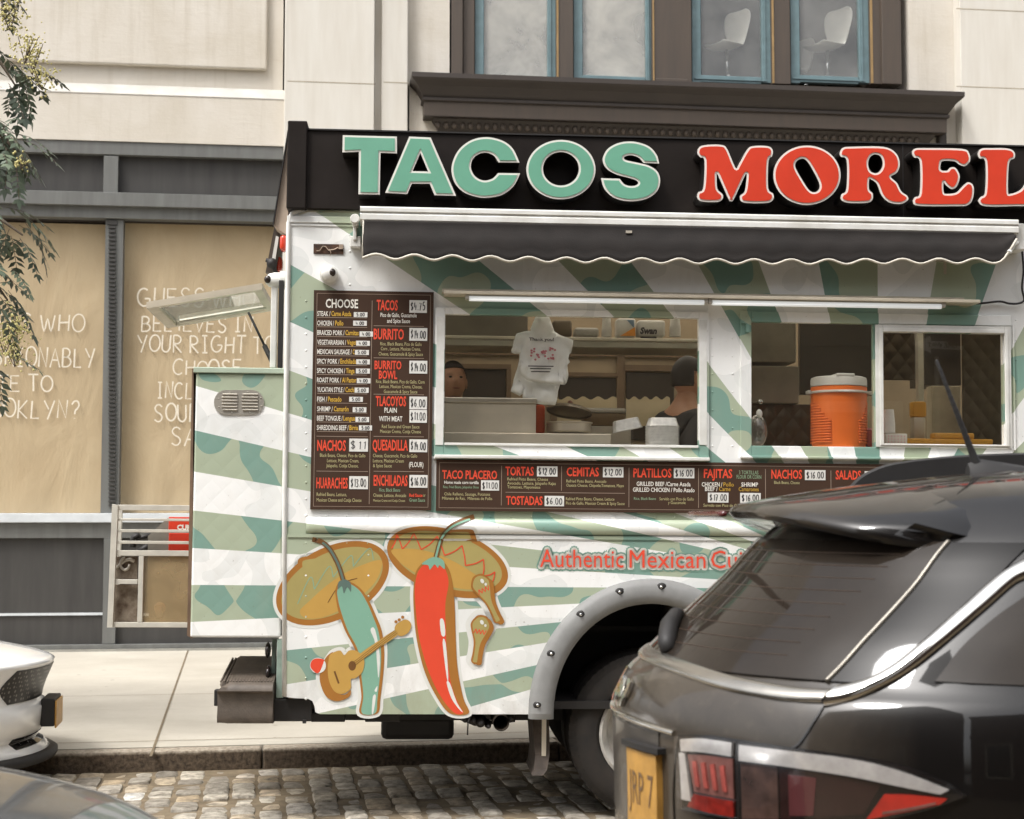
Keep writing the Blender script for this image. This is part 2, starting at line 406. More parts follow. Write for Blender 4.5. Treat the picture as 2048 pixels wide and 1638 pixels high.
o = mb.build('road', M_cob, smooth=True, auto=40, normals=False)
at = o.data.attributes.new('tone', 'FLOAT', 'FACE'); at.data.foreach_set('value', tones)
struct(o)

# kerb: granite lengths, and the sidewalk behind it
mb = MB(); x = -14.0; q = random.Random(5)
while x < 14:
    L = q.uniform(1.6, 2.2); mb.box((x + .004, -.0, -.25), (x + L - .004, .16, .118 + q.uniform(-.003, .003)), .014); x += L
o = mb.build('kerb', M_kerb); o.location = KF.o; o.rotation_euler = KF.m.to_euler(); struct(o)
mb = MB()
P = [KF.world((-60, .165, 0)), KF.world((60, .165, 0)), BF.world((60, .6, 0)), BF.world((-60, .6, 0))]
mb.add([(p.x, p.y, .12) for p in P] + [(p.x, p.y, -.2) for p in P], [(0, 1, 2, 3), (0, 4, 5, 1)])
struct(mb.build('sidewalk', M_walk))
# scored joints in the slabs
mb = MB()
j0 = ground(366, 1330, .12); j1 = ground(314, 1478, .12); t = (j0 - j1)
for k in range(-4, 5):
    if k in (1,): continue
    o_ = KF.ex * (k * 2.9); a = j1 + o_; b = j1 + t * 2.9 + o_; a = j1 - t * .15 + o_
    nrm = Vector((t.y, -t.x, 0)).normalized() * .008
    mb.add([a - nrm + Vector((0, 0, .004)), a + nrm + Vector((0, 0, .004)), b + nrm + Vector((0, 0, .004)), b - nrm + Vector((0, 0, .004))], [(0, 1, 2, 3)])
for dd in (.42, 3.1):
    a = KF.world((-20, dd, .124)); b = KF.world((20, dd, .124)); nrm = KF.ey * .006
    mb.add([a - nrm, b - nrm, b + nrm, a + nrm], [(0, 1, 2, 3)])
struct(mb.build('sidewalk_joint', M_joint))

# ================================================================ the building across the sidewalk
def stucco_mat():
    m = NT('stucco'); n1 = m.noise(1.1, 6, .6, dist=.6); n2 = m.noise(2.2, 5, .65, sc3=(4, 4, .22)); n3 = m.noise(24, 4, .6); n4 = m.noise(9, 5, .7, sc3=(.5, .5, 3))
    c = m.mix(m.ramp(n1, [(.3, g(0)), (.7, g(1))]), C(188, 180, 166), C(204, 198, 188)); c = m.mix(m.math('MULTIPLY', m.ramp(n2, [(.52, g(0)), (.8, g(1))]), .4), c, C(158, 146, 126))   # rain streaks
    c = m.mix(m.math('MULTIPLY', m.ramp(n4, [(.58, g(0)), (.75, g(1))]), .25), c, C(170, 158, 138)); m.l(c, m.b.inputs['Base Color']); m.b.inputs['Roughness'].default_value = .88; m.bump(m.math('ADD', n3, n4), .35, .006); return m.m
M_stucco = stucco_mat()
M_stucco2 = mat('stucco_light', C(206, 202, 193), .85, var=.05, scale=2.0, bump=.2, bscale=30, streak=True, tint=C(194, 188, 177))
M_gray = mat('gray_paint', C(104, 105, 102), .55, var=.12, scale=3.5, streak=True, tint=C(90, 90, 87), bump=.05)
M_grayd = mat('gray_panel', C(60, 58, 55), .6, var=.15, scale=3.0, streak=True, tint=C(48, 46, 44), bump=.05)
M_brown = mat('brown_paint', C(78, 67, 57), .6, var=.15, scale=4, streak=True, tint=C(70, 61, 53))
M_brownd = mat('brown_dark', C(56, 48, 42), .6, var=.15, scale=5, tint=C(50, 43, 38))
M_blue = mat('blue_frame', C(104, 126, 130), .45, var=.1, scale=8)
M_sill = mat('pale_sill', C(196, 200, 202), .5, var=.08)
M_dkint = mat('dark_interior', C(88, 76, 62), .9, var=.2, scale=1.5)
M_glassA = glass('dusty_hazed_glass', (.9, .9, .88, 1), 1.0, .06, .10, dust_or_haze=.8, dust_or_haze_c=C(196, 193, 185))  # dusty panes, the dust paled further to stand for hazy reflections
M_glassB = glass('clear_glass', (.97, .97, .96, 1), .9, .01, .05, dust_or_haze=.17, dust_or_haze_c=C(206, 204, 198))  # clear panes; the pale film is painted haze in place of reflections
bld = thing('building', 'cream stucco building with brown cornice, blue window frames and papered gray shopfront', 'building', BF)
def bb(name, m, boxes, bev=0.0, parent=None):
    mb = MB()
    for b in boxes: pbox(mb, BF, *b, bev)
    return mb.build(name, m, parent or bld)
TOP = -2100
# walls (each piece butts against the next)
mb = MB()
pbox(mb, BF, -2600, TOP, 577, 176, 0.0, .5)                       # upper left field
a, b, c, e = rect(BF, -2600, 188, 577, 284, -.12); zt = BF.at(280, 171, 0).z
mb.box((a, -.12, c), (b, .5, e - .002)); xl, xr = a, b
mb.add([(xl, -.12, e), (xr, -.12, e), (xr, .0, zt), (xl, .0, zt), (xl, .5, e), (xr, .5, e)], [(0, 1, 2, 3)])
mb.build('wall', M_stucco, bld)
mb = MB(); xq, xe_ = BF.at(560, 0, 0).x, BF.at(920, 0, 0).x; mb.box((xq, .501, 0), (xe_, .6, 14)); xq, xe_ = BF.at(1790, 0, 0).x, BF.at(2400, 0, 0).x; mb.box((xq, .501, 0), (xe_, .6, 14)); mb.build('backing_wall', M_stucco, bld)
mb = MB(); mb.add([(xl, -.125, e - .004), (xr, -.125, e - .004), (xr, -.002, zt + .004), (xl, -.002, zt + .004)], [(0, 1, 2, 3)])
mb.add([(xl, -.125, e - .012), (xr, -.125, e - .012), (xr, -.125, e - .004), (xl, -.125, e - .004)], [(0, 1, 2, 3)])
mb.build('ledge', mat('ledge_paint', C(186, 182, 174), .85, var=.1, scale=4), bld)
bb('raised_panel', M_stucco, [(-2600, TOP, 546, 130, -.07, -.001)], .02)
bb('pilaster', M_stucco2, [(574, TOP, 752, 1400, -.24, .5)], .01)
bb('pilaster', M_stucco2, [(766, TOP, 818, 1400, -.17, .5)], .01)
bb('pilaster', M_stucco2, [(1912, TOP, 2380, 1400, -.24, .5)], .01)
M_sj = mat('stone_joint', C(168, 158, 140), .9)
for x0j, x1j, yj, dj in ((575, 751, 165, -.24), (767, 817, 165, -.17), (1913, 2379, 175, -.24), (575, 751, -120, -.24), (1913, 2379, 20, -.24)): bb('stone_joint', M_sj, [(x0j, yj - 1, x1j, yj + 1, dj - .0016, dj - .0002)])
bb('wall', M_stucco, [(752.5, TOP, 765.5, 1400, -.10, .5)])
bb('wall', M_stucco, [(818.5, TOP, 902, 172, -.06, .5), (1801, TOP, 1911.5, 300, -.06, .5), (818.5, TOP, 1911, -180, -.05, .5)])
bb('wall', M_stucco, [(818.5, 173, 902, 300, -.06, .5)])
bb('shadow_strip', M_brownd, [(1888, 190, 1903, 1300, -.18, -.07)], .01)  # dark strip painted for the vertical shadow beside the pilaster, no pipe
# shopfront of the left bay
bb('shopfront_frieze', M_gray, [(-2600, 285, 577, 311, -.105, .3), (-2600, 386, 577, 413, -.12, .3), (-2600, 413.5, 577, 438, -.06, .3), (207, 311.5, 236, 385.5, -.10, .3)], .004)
bb('shopfront_frieze_panel', M_grayd, [(-2600, 311.5, 577, 385.5, -.02, .28)])
for xa_, xb_ in ((206, 242), (-420, -380), (560, 577)): bb('shopfront_mullion', M_gray, [(xa_, 439, xb_, 1026, -.02, .25)])
mb = MB()
for i in range(68):
    y = 452 + i * 8.3; pbox(mb, BF, 217, y, 231, y + 4.2, -.045, -.0205)
pbox(mb, BF, 214, 441, 234, 449, -.04, -.0205); mb.build('mullion_grille', M_grayd, bld)
bb('shaded_gap_strip', M_brownd, [(-2600, 438.5, 577, 446, .1, .3)])  # dark strip standing in for the shadow gap under the frieze
bb('shopfront_sill', M_sill, [(-2600, 1026.5, 577, 1045, -.09, .3)], .006)
bb('shopfront_bulkhead', M_gray, [(-2600, 1045.5, 577, 1076, -.03, .3), (206, 1076.5, 232, 1288, -.03, .3), (-2600, 1288.5, 577, 1297, -.06, .3)], .004)
bb('shopfront_bulkhead', M_grayd, [(-2600, 1076.5, 577, 1288, .03, .28)])
bb('bulkhead_strip', M_sill, [(-2600, 1226, 205.5, 1231, .012, .029), (232.5, 1226, 577, 1231, .012, .029)])
bb('base_strip', mat('base_strip', C(150, 148, 140), .5), [(-2600, 1297.5, 577, 1303, -.08, .3)])
def paper_mat():
    m = NT('kraft_paper'); n1 = m.noise(2.0, 6, .6, dist=.8, sc3=(1, 1, .45)); n2 = m.noise(3, 4, .6, sc3=(2, 1, .6)); n3 = m.noise(40, 3)
    c = m.mix(m.ramp(n1, [(.3, g(0)), (.72, g(1))]), C(162, 143, 112), C(176, 158, 127))
    c = m.mix(m.math('MULTIPLY', m.ramp(n2, [(.5, g(0)), (.8, g(1))]), .12), c, C(168, 140, 100))
    m.l(c, m.b.inputs['Base Color']); m.b.inputs['Roughness'].default_value = .7
    m.bump(m.math('ADD', m.math('MULTIPLY', n1, 1.6), m.math('ADD', m.math('MULTIPLY', n2, .6), m.math('MULTIPLY', n3, .08))), .35, .04); return m.m
M_paper = paper_mat()
def paper(x0, x1, x0p, x1p):
    a, b, c, e = rect(BF, x0, 446, x1, 1026, .12); rows = []; q = random.Random(x1)
    nx, nz = 40, 46
    for i in range(nz + 1):
        r_ = []
        for k in range(nx + 1):
            u, v = k / nx, i / nz; x = a + (b - a) * u; z = c + (e - c) * v
            d = .14 + .006 * math.sin(9 * u + 3 * math.sin(4 * v)) * (.4 + .6 * math.sin(2 + 5 * u)) + .010 * math.exp(-((v - .04) / .05) ** 2) * math.sin(23 * u) + .007 * math.sin(40 * u + 5 * v) * max(0, .25 - v) * 3
            r_.append((x, d, z))
        rows.append(r_)
    mb = MB(); mb.grid(rows); return mb.build('window_paper', M_paper, bld, smooth=True)
pA = paper(-380, 206, 0, 0); pB = paper(242, 560, 0, 0)
M_chalk = mat('white_marker', C(214, 205, 187), .8, var=.06, scale=30)
def hand_px(par, s, x0, x1, yb, h, d):
    mb = MB()
    a = BF.at(x0, yb, d); b = BF.at(x1, yb, d); hh = BF.at(x0, yb - h, d).z - a.z
    put_hand(mb, s, a.x, b.x, (a.z + b.z) / 2, hh, d, .016, .05); mb.build('window_lettering', M_chalk, par)
hand_px(pA, 'GUESS WHO', -78, 172, 662, 34, .108)
hand_px(pA, 'FASHIONABLY', -62, 194, 733, 38, .108); hand_px(pA, 'LATE TO', -58, 108, 782, 32, .108); hand_px(pA, 'BROOKLYN?', -72, 166, 835, 36, .108)
for s, x0, x1, yb, h in (('GUESS WHO', 275, 512, 614, 36), ('BELiEVES IN', 282, 510, 663, 31), ('YOUR RIGHT TO', 275, 552, 705, 34), ('CHOOSE', 345, 488, 750, 30), ('INCL', 314, 390, 796, 32), ('SOUR', 308, 402, 842, 34), ('SA', 342, 396, 891, 34)):
    hand_px(pB, s, x0, x1, yb, h, .108)
# upper windows with brown surround
def upwin(x0, x1, p0, p1, gm):
    mb = MB(); yb = 166
    pbox(mb, BF, x0, -225, x0 + 18, yb, .05, .14, .006); pbox(mb, BF, p1 + 3, -225, x1, yb, .05, .14, .006)
    pbox(mb, BF, x0 + 18.3, 152, p1 + 2.7, yb, .05, .14, .006); pbox(mb, BF, x0 + 18.3, -225, p1 + 2.7, -225 + 16, .05, .14)
    pbox(mb, BF, p1 + 7, -225 + 8, p1 + 10, yb - 6, .035, .049); pbox(mb, BF, x0 + 6, yb - 9, x1 - 8, yb - 6, .035, .049)
    f = mb.build('window', M_blue, bld)
    mb = MB(); pbox(mb, BF, x0 + 18.3, -225 + 16, p1 + 2.7, 152, .095, .1); mb.build('pane', gm, f)
    return f
for a in ((950, 1112, 968, 1092, M_glassA), (1147, 1304, 1166, 1288, M_glassA), (1383, 1542, 1398, 1520, M_glassB), (1580, 1738, 1594, 1714, M_glassB)): upwin(*a)
bb('window_jamb', M_brown, [(903, -225, 926, 168, -.05, .3), (926.3, -225, 949.5, 168, .0, .3), (1112.5, -225, 1146.5, 168, -.01, .3), (1304.5, -225, 1382.5, 168, -.03, .3), (1542.5, -225, 1579.5, 168, -.01, .3), (1738.5, -225, 1762, 168, .0, .3), (1762.3, -225, 1801, 168, -.05, .3)], .008)
bb('window_head', M_brown, [(903, -225 - 40, 1801, -225 - 1, -.02, .3)])
bb('pier_base', M_brown, [(1312, 157, 1376, 168, -.045, -.031)], .006)
gold = mat('weathered_edge', C(150, 122, 80), .7)
for b_ in ((1113, -200, 1117, 166, -.02, -.011), (1305, -200, 1308, 166, -.04, -.031), (1543, -200, 1547, 166, -.02, -.011), (1739, -200, 1744, 166, -.005, -.0005)): bb('weathered_bead', gold, [b_])
# cornice profile swept along the facade, with returned ends
za = lambda y: BF.at(1370, y, -.3).z
def cornice(name, prof, x0, x1, m):
    mb = MB(); rows = []
    for (y, d, ins) in prof:
        z = za(y); xa = BF.at(x0, y, -.3).x + ins; xb = BF.at(x1, y, -.3).x - ins
        rows.append([(xa, .0, z), (xa, d, z), (xb, d, z), (xb, .0, z)])
    mb.grid(rows); mb.add([rows[0][0], rows[0][1], rows[0][2], rows[0][3], rows[-1][0], rows[-1][1], rows[-1][2], rows[-1][3]], [(0, 1, 2, 3), (4, 5, 6, 7)])
    return mb.build(name, m, bld)
cornice('cornice', [(171, -.46, 0), (180, -.46, 0), (184, -.44, .02), (192, -.38, .07), (203, -.33, .11), (211, -.30, .14), (213, -.32, .125), (218, -.32, .125), (220, -.29, .15), (248, -.29, .15)], 822, 1918, M_brownd)
cornice('cornice_band', [(220.5, -.292, .149), (247, -.292, .149)], 822, 1918, M_brown)
cornice('architrave', [(249, -.22, .25), (262, -.17, .30), (272, -.14, .33), (273, -.10, .38), (430, -.10, .38)], 822, 1918, M_brownd)
mb = MB(); xa, xb = BF.at(868, 262, -.2).x, BF.at(1842, 262, -.2).x; n = 62
for i in range(n):
    x = xa + (xb - xa) * (i + .5) / n
    mb.sphere((x, -.185, za(261)), ((xb - xa) / n * .36, .03, .042), 8, 5)
mb.build('egg_moulding', M_brown, bld, smooth=True)
mb = MB(); xa, xb = BF.at(900, 285, -.2).x, BF.at(1832, 285, -.2).x; n = 66
for i in range(n):
    x = xa + (xb - xa) * i / n; mb.box((x, -.16, za(300)), (x + (xb - xa) / n * .6, -.1005, za(274)))
mb.build('dentil', M_brown, bld)
bb('shopfront', M_brownd, [(830, 432, 1880, 470, -.05, .3), (830, 1010, 1880, 1330, -.05, .3), (830, 471, 870, 1009, -.05, .3), (1330, 471, 1400, 1009, -.05, .3), (1840, 471, 1880, 1009, -.05, .3)])
bb('shopfront_pane', mat('shop_dark_glass', C(40, 38, 36), .08, var=0), [(870.5, 471, 1329.5, 1009, .1, .12), (1400.5, 471, 1839.5, 1009, .1, .12)])
# room behind the upper windows
mb = MB(); xa, xb = BF.at(905, 0, 0).x, BF.at(1799, 0, 0).x; z0, z1 = za(178), za(-330)
mb.add([(xa, .31, z0), (xb, .31, z0), (xb, 4.2, z0), (xa, 4.2, z0), (xa, .31, z1), (xb, .31, z1), (xb, 4.2, z1), (xa, 4.2, z1)], [(0, 1, 2, 3), (3, 2, 6, 7), (0, 3, 7, 4), (1, 2, 6, 5), (4, 5, 6, 7)])
mb.build('room', M_dkint, bld)
mb = MB(); mb.box((xa + .05, .45, z0 + .002), (xb - .05, 2.6, za(176) + .30)); mb.build('display_plinth', M_dkint, bld)
# white shell chairs standing in the windows
M_shell = mat('white_shell', C(226, 224, 216), .35, var=.03); M_chrome = mat('chrome', C(190, 190, 188), .15, 1.0, var=0)
def shell_chair(px, d, ang, label, sc_=1.0):
    b = BF.at(px, 168, d); b.z = za(176) + .30
    t = thing('shell_chair', label, 'chair', BF, b, 'white shell chairs behind the upper windows')
    prof = [(.42, .46), (.36, .445), (.2, .44), (.06, .45), (-.02, .50), (-.06, .60), (-.08, .74), (-.10, .88), (-.10, .98), (-.09, 1.02)]
    wd = [.34, .42, .46, .42, .30, .30, .42, .48, .44, .30]; rows = []
    for (p, z), w_ in zip(prof, wd):
        rows.append([(p * 1.0 + .03 * (abs(k - 4) / 4) ** 2 * (1 if z > .6 else 0), (k - 4) / 4 * w_ / 2, z + (.03 * (abs(k - 4) / 4) ** 2 if z < .6 else 0)) for k in range(9)])
    mb = MB(); mb.grid(rows)
    ca, sa = math.cos(R(ang)), math.sin(R(ang))
    def rot(mb): mb.v = [b + Vector((v.x * ca - v.y * sa, v.x * sa + v.y * ca, v.z)) * sc_ for v in mb.v]
    rot(mb); s = mb.build('seat_shell', M_shell, t, smooth=True)
    md = s.modifiers.new('thickness', 'SOLIDIFY'); md.thickness = .018; md2 = s.modifiers.new('round', 'SUBSURF'); md2.levels = 1; md2.render_levels = 2
    mb = MB(); mb.tube([(.16, 0, .02), (.16, 0, .44)], .022, 10); rot(mb); mb.build('stem', M_chrome, t, smooth=True)
    mb = MB()
    for k in range(4):
        a = R(45 + 90 * k); mb.tube([(.16, 0, .04), (.16 + .28 * math.cos(a), .28 * math.sin(a), .02)], .016, 8)
    rot(mb); mb.build('foot', M_chrome, t)
shell_chair(1470, .55, 214, 'white shell chair facing left behind the third upper window pane', .92)
shell_chair(1672, .5, 210, 'tall white shell chair clearest to see behind the rightmost upper window', .98)
shell_chair(1600, 1.5, 215, 'white shell chair set further back, half hidden by a blue frame', .9)
shell_chair(1262, .6, 200, 'white shell chair seen dimly through the dusty second upper window', .9)
# ================================================================ food truck
trk = thing('food_truck', 'white and green striped food truck with brown menu boards and black roof sign', 'food truck', TR)
T = TR.at
pc = T(1760, 1178)
def wrap_mat(name, quilt=False):
    m = NT(name); sx = m.n('ShaderNodeSeparateXYZ'); m.l(m.coord(), sx.inputs[0]); X, Z = sx.outputs[0], sx.outputs[2]
    dx = m.math('DIVIDE', m.math('SUBTRACT', pc.x, X), 1.87); dz = m.math('SUBTRACT', Z, pc.z)
    ph = m.math('DIVIDE', m.math('ARCTAN2', dx, dz), R(11.25))
    fr = m.math('FRACT', ph); green = m.math('LESS_THAN', fr, .5)
    cx2 = m.n('ShaderNodeCombineXYZ'); m.l(X, cx2.inputs[0]); m.l(Z, cx2.inputs[1]); cx2.inputs[2].default_value = 3.7
    n1 = m.noise(4.6, 0, .5, dist=.35, vec=cx2.outputs[0]); n2 = m.noise(3.4, 0, .5, dist=.3, vec=cx2.outputs[0])
    teal = m.math('GREATER_THAN', n1, .505); gry = m.math('GREATER_THAN', n2, .53); gry2 = m.math('GREATER_THAN', n1, .58)
    gc = m.mix(teal, C(168, 178, 154), C(124, 156, 143))
    wc = m.mix(gry, C(240, 240, 237), C(228, 229, 226)); wc = m.mix(m.math('MULTIPLY', gry2, .6), wc, C(220, 222, 219))
    c = m.mix(green, wc, gc)
    dn = m.noise(3.0, 6, .7, sc3=(2, 1, .6)); sp = m.noise(55, 2, .5)
    c = m.mix(m.math('MULTIPLY', m.ramp(dn, [(.5, g(0)), (.85, g(1))]), .22), c, C(170, 160, 140))
    c = m.mix(m.math('MULTIPLY', m.ramp(sp, [(.70, g(0)), (.76, g(1))]), .35), c, C(120, 108, 92))
    kk = m.n('ShaderNodeMapRange'); kk.inputs['From Min'].default_value = .95; kk.inputs['From Max'].default_value = .52; m.l(Z, kk.inputs['Value'])
    spl = m.noise(7, 6, .7, sc3=(1, 1, .5)); c = m.mix(m.math('MULTIPLY', m.math('MULTIPLY', kk.outputs[0], m.ramp(spl, [(.4, g(0)), (.7, g(1))])), .45), c, C(134, 120, 98))   # road splash along the lower edge
    m.l(c, m.b.inputs['Base Color']); m.b.inputs['Roughness'].default_value = .38; m.b.inputs['Specular IOR Level'].default_value = .4
    wob = m.noise(1.6, 2, .5)
    if quilt:
        k = 2 * math.pi / .115
        a = m.math('SINE', m.math('MULTIPLY', m.math('ADD', X, Z), k * .5)); b = m.math('SINE', m.math('MULTIPLY', m.math('SUBTRACT', X, Z), k * .5))
        h = m.math('MULTIPLY', m.math('POWER', m.math('ABSOLUTE', a), .6), m.math('POWER', m.math('ABSOLUTE', b), .6))
        m.bump(m.math('ADD', m.math('MULTIPLY', h, .45), wob), .08, .02)
    else: m.bump(wob, .25, .03)
    return m.m
M_wrap = wrap_mat('wrap'); M_quilt = wrap_mat('quilted_wrap', True)
M_white = mat('white_paint', C(234, 234, 230), .4, var=.05, scale=5, tint=C(202, 200, 192))
M_black = mat('black_steel', C(34, 31, 29), .6, var=.15, scale=10)
M_rubber = mat('rubber', C(92, 82, 72), .6, var=.2, scale=14, bump=.3, bscale=90)
M_alu = mat('aluminium', C(186, 180, 168), .38, .6, var=.08, scale=8, streak=False)
M_steel = mat('stainless', C(206, 198, 182), .35, .4, var=.08, scale=5)
M_sign = mat('sign_black', C(30, 25, 22), .5, var=.15, scale=4, spec=.15, tint=C(40, 35, 32))
M_gfl = mat('flare_plastic', C(132, 132, 130), .6, var=.08, scale=10, bump=.15, bscale=200)
M_beige = mat('beige_rail', C(200, 190, 170), .45, .25, var=.1, scale=6)
M_int = mat('truck_interior', C(156, 138, 112), .6, var=.15, scale=2)
M_intd = mat('interior_dark', C(52, 45, 38), .4, var=.12, scale=3)
Zt = T(800, 424).z; Zb = T(800, 1427).z; XE = 7.0; DEP = 2.0
def tp(pts, d=0.0): return [(v.x, v.z) for v in (T(x, y, d) for x, y in pts)]
def tbox(mb, x0, y0, x1, y1, d0, d1, bev=0.0): return pbox(mb, TR, x0, y0, x1, y1, d0, d1, bev)
# ---- side skin with window openings and wheel arch
awc = T(1303, 1466); arx, arz = .46, .80
def arch(r0x, r0z, n=20, up=0):
    return [(awc.x + r0x * math.cos(R(a)), awc.z - .02 + r0z * math.sin(R(a))) for a in [180 - 180 * i / n for i in range(n + 1)]]
x0 = T(570, 900).x
W1 = rect(TR, 889, 633, 1397, 890, 0); HATCH = 1; W2 = rect(TR, 1502, 646, 1747, 893, 0); W3 = rect(TR, 1764, 666, 2007, 889, 0)
def rl(w_): return [(w_[0], w_[2]), (w_[1], w_[2]), (w_[1], w_[3]), (w_[0], w_[3])]
zseam = T(1000, 1079).z
arcx = T(1302, 1400).x; zA = T(1100, 1425).z
AO = [(arcx + .60 * math.cos(R(a)), zA + .67 * math.sin(R(a))) for a in [180 - 180 * i / 30 for i in range(31)]]
up_out = [(x0 + .0, zseam), (XE, zseam), (XE, Zt - .9), (XE - .5, Zt), (x0 + .06, Zt), (x0 + .02, Zt - .02), (x0, Zt - .06)]
mb = MB(); mb.prism([up_out, rl(W1), rl(W2), rl(W3)], 0, .035); mb.build('side_panel', M_wrap, trk)
cut = tp([(567, 1393), (588, 1396), (616, 1397), (625, 1402), (629, 1412), (631, 1424), (640, 1428)])
lo = [(x0, zseam - .004)] + cut + [(AO[0][0], cut[-1][1])] + AO[0:] + [(AO[-1][0], cut[-1][1]), (XE - .6, cut[-1][1]), (XE, cut[-1][1] + .3), (XE, zseam - .004)]
mb = MB(); mb.prism([lo], -.006, .034)
mb.build('lower_panel', M_wrap, trk)
# other walls, roof, floor of the body
mb = MB()
hz0, hz1 = T(566, 737).z, T(566, 566).z
for r_ in ((.035, .2, Zb + .1, Zt - .05), (.95, DEP, Zb + .1, Zt - .05), (.2, .95, Zb + .1, hz0), (.2, .95, hz1, Zt - .05)): mb.box((x0 + .001, r_[0], r_[2]), (x0 + .03, r_[1], r_[3]))
mb.box((x0 + .001, DEP, Zb), (XE, DEP + .03, Zt)); mb.build('outer_wall', M_white, trk)
mb = MB(); rows = []
for (y, z) in ((-.004, Zt - .03), (.01, Zt + .0), (.05, Zt + .03), (.3, Zt + .05), (1.0, Zt + .07), (1.7, Zt + .05), (DEP, Zt)): rows.append([(x0 + .05, y, z), (x0 + .1, y, z + .02), (XE - .5, y, z + .02)])
mb.grid(rows)
rm = NT('translucent_roof'); td = rm.n('ShaderNodeBsdfTranslucent'); td.inputs[0].default_value = C(236, 230, 214); ms_ = rm.n('ShaderNodeMixShader'); ms_.inputs[0].default_value = .8; rm.b.inputs['Base Color'].default_value = C(226, 224, 218); rm.l(rm.b.outputs[0], ms_.inputs[1]); rm.l(td.outputs[0], ms_.inputs[2]); rm.l(ms_.outputs[0], rm.out.inputs[0])  # unseen roof made translucent to bring added skylight into the kitchen
mb.build('roof', rm.m, trk, smooth=True)
mb = MB(); mb.box((x0 + .02, .036, Zb + .02), (XE - .2, DEP - .01, Zb + .06)); mb.build('floor', M_black, trk)
mb = MB(); mb.box((x0 + .05, DEP - .06, Zb + .06), (XE - .6, DEP - .02, Zt - .04)); mb.box((x0 + .04, .04, Zb + .07), (x0 + .06, DEP - .061, hz0))
mb.build('interior_wall', M_int, trk)
# cab end, out of frame to the right
mb = MB(); mb.hexa([(XE + .001, .02, .6), (XE + .001, DEP, .6), (XE + .001, DEP, Zt - .9), (XE + .001, .02, Zt - .9), (XE + .9, .15, .6), (XE + .9, DEP - .15, .6), (XE + .9, DEP - .15, 1.3), (XE + .9, .15, 1.3)]); mb.build('cab_nose', M_white, trk)
# ---- corner bead, roof edge, belt moulding, seams
mb = MB(); mb.tube([T(569, 1392, .0), T(569, 1000, 0), (x0 - .002, 0, Zt - .07), (x0 + .015, .0, Zt - .02), (x0 + .06, .0, Zt + .005)], .014, 8); mb.build('corner_bead', M_white, trk, smooth=True)
mb = MB(); a, b = T(612, 1050), T(2400, 1050); r_ = .040; rows = []
for k in range(9):
    t = R(-90 + 180 * k / 8); rows.append([(a.x, -.001 - .035 * math.cos(t) * .1, a.z + .042 * math.sin(t)), (a.x + .03, -.001 - .030 * math.cos(t), a.z + .042 * math.sin(t)), (b.x, -.001 - .030 * math.cos(t), a.z + .042 * math.sin(t))])
mb.grid(rows); mb.build('belt_moulding', M_wrap, trk, smooth=True)
mb = MB(); a = T(575, 1078); mb.box((a.x, -.012, zseam + .004), (XE, -.0065, zseam + .022)); mb.box((x0, -.008, zseam - .0035), (XE, -.0062, zseam + .0035)); mb.build('seam_strip', M_wrap, trk)
mb = MB(); tbox(mb, 574, 432, 716, 446, -.012, -.001, .004); tbox(mb, 574, 448, 716, 452, -.006, -.001); mb.build('drip_rail', M_wrap, trk)
# rivets: the pattern of the skin
mb = MB()
def riv(px, py, r=.0085, d=-.0062 ): 
    v = T(px, py); mb.sphere((v.x, d + .003, v.z), (r, r * .7, r), 8, 4)
for i in range(23): riv(612 + i * 41, 1031 - .0 * i + i * .25, d=-.001)
for i in range(23): riv(612 + i * 41, 1086, .007)
for x in (612, 737): 
    for y in range(1110, 1400, 41): riv(x, y)
for x in (778, 860, 940, 1023):
    for y in (1150, 1190, 1240, 1290): riv(x, y, .006)
for y in range(470, 1030, 33): riv(580 if y < 570 else 612, y, .0075, -.001)
for y in range(470, 570, 33): riv(700, y, .0075, -.001)
for x in (1425, 1465):
    for y in range(640, 900, 36): riv(x, y, .007, -.001)
for x in range(760, 2000, 62): riv(x, 562 + (x - 760) * .01, .006, -.001)
for y in range(640, 900, 40): riv(2032, y, .007, -.001)
for i in range(9): riv(1085 + i * 34, 1158 - 0 * i, .006)
mb.build('rivets', M_wrap, trk, smooth=True)['kind'] = 'stuff'
mb = MB(); v = T(925, 300, .75); mb.lathe((v.x, .75, Zt + .05), [(.30, 0), (.30, .26), (.27, .30), (.2, .325), (.08, .335), (.01, .336)], 32); mb.build('roof_vent', M_alu, trk, smooth=True, auto=40)
# ---- roof sign with channel letters
sgn = MB(); a = T(600, 258, -.03); zs1 = T(620, 259, -.03).z; zs0 = T(620, 417, -.03).z
SX1 = T(2800, 300, -.03).x
sgn.box((T(613, 300, -.03).x, -.03, zs0), (SX1, .22, zs1), .004); sg = sgn.build('roof_sign', M_sign, trk)
mb = MB(); tbox(mb, 574, 241, 613, 417, -.055, .24, .006); mb.build('end_cap', M_sign, sg)
mb = MB(); v = T(1805, 300, -.031); mb.box((v.x, -.0325, zs0), (v.x + .004, -.0303, zs1)); mb.box((T(614, 300, -.03).x, -.040, zs1 - .004), (SX1, -.0302, zs1 + .004)); mb.build('sign_seam', M_black, sg)
mb = MB()
for (x0_, x1_, d) in ((636, 686, 0.02), (1405, 1455, .02), (1960, 2010, .02)): tbox(mb, x0_, 412, x1_, 432, d, d + .05)
mb.build('sign_foot', M_beige, sg)
mb = MB()
for (x0_, x1_, y) in ((690, 1020, 427), (1040, 1330, 428), (1480, 1900, 437)): tbox(mb, x0_, y - 4, x1_, y + 3, .03, .06)
mb.build('roof_rail', M_alu, trk)
M_lg = mat('letter_green', C(112, 172, 146), .3, var=.05, scale=5, coat=.2); M_lr = mat('letter_red', C(214, 66, 42), .3, var=.06, scale=5, coat=.2, streak=False)
M_lw = mat('letter_trim', C(226, 222, 214), .4, var=0); M_lret = mat('letter_return', C(30, 27, 25), .4, var=.05)
LD = -.16
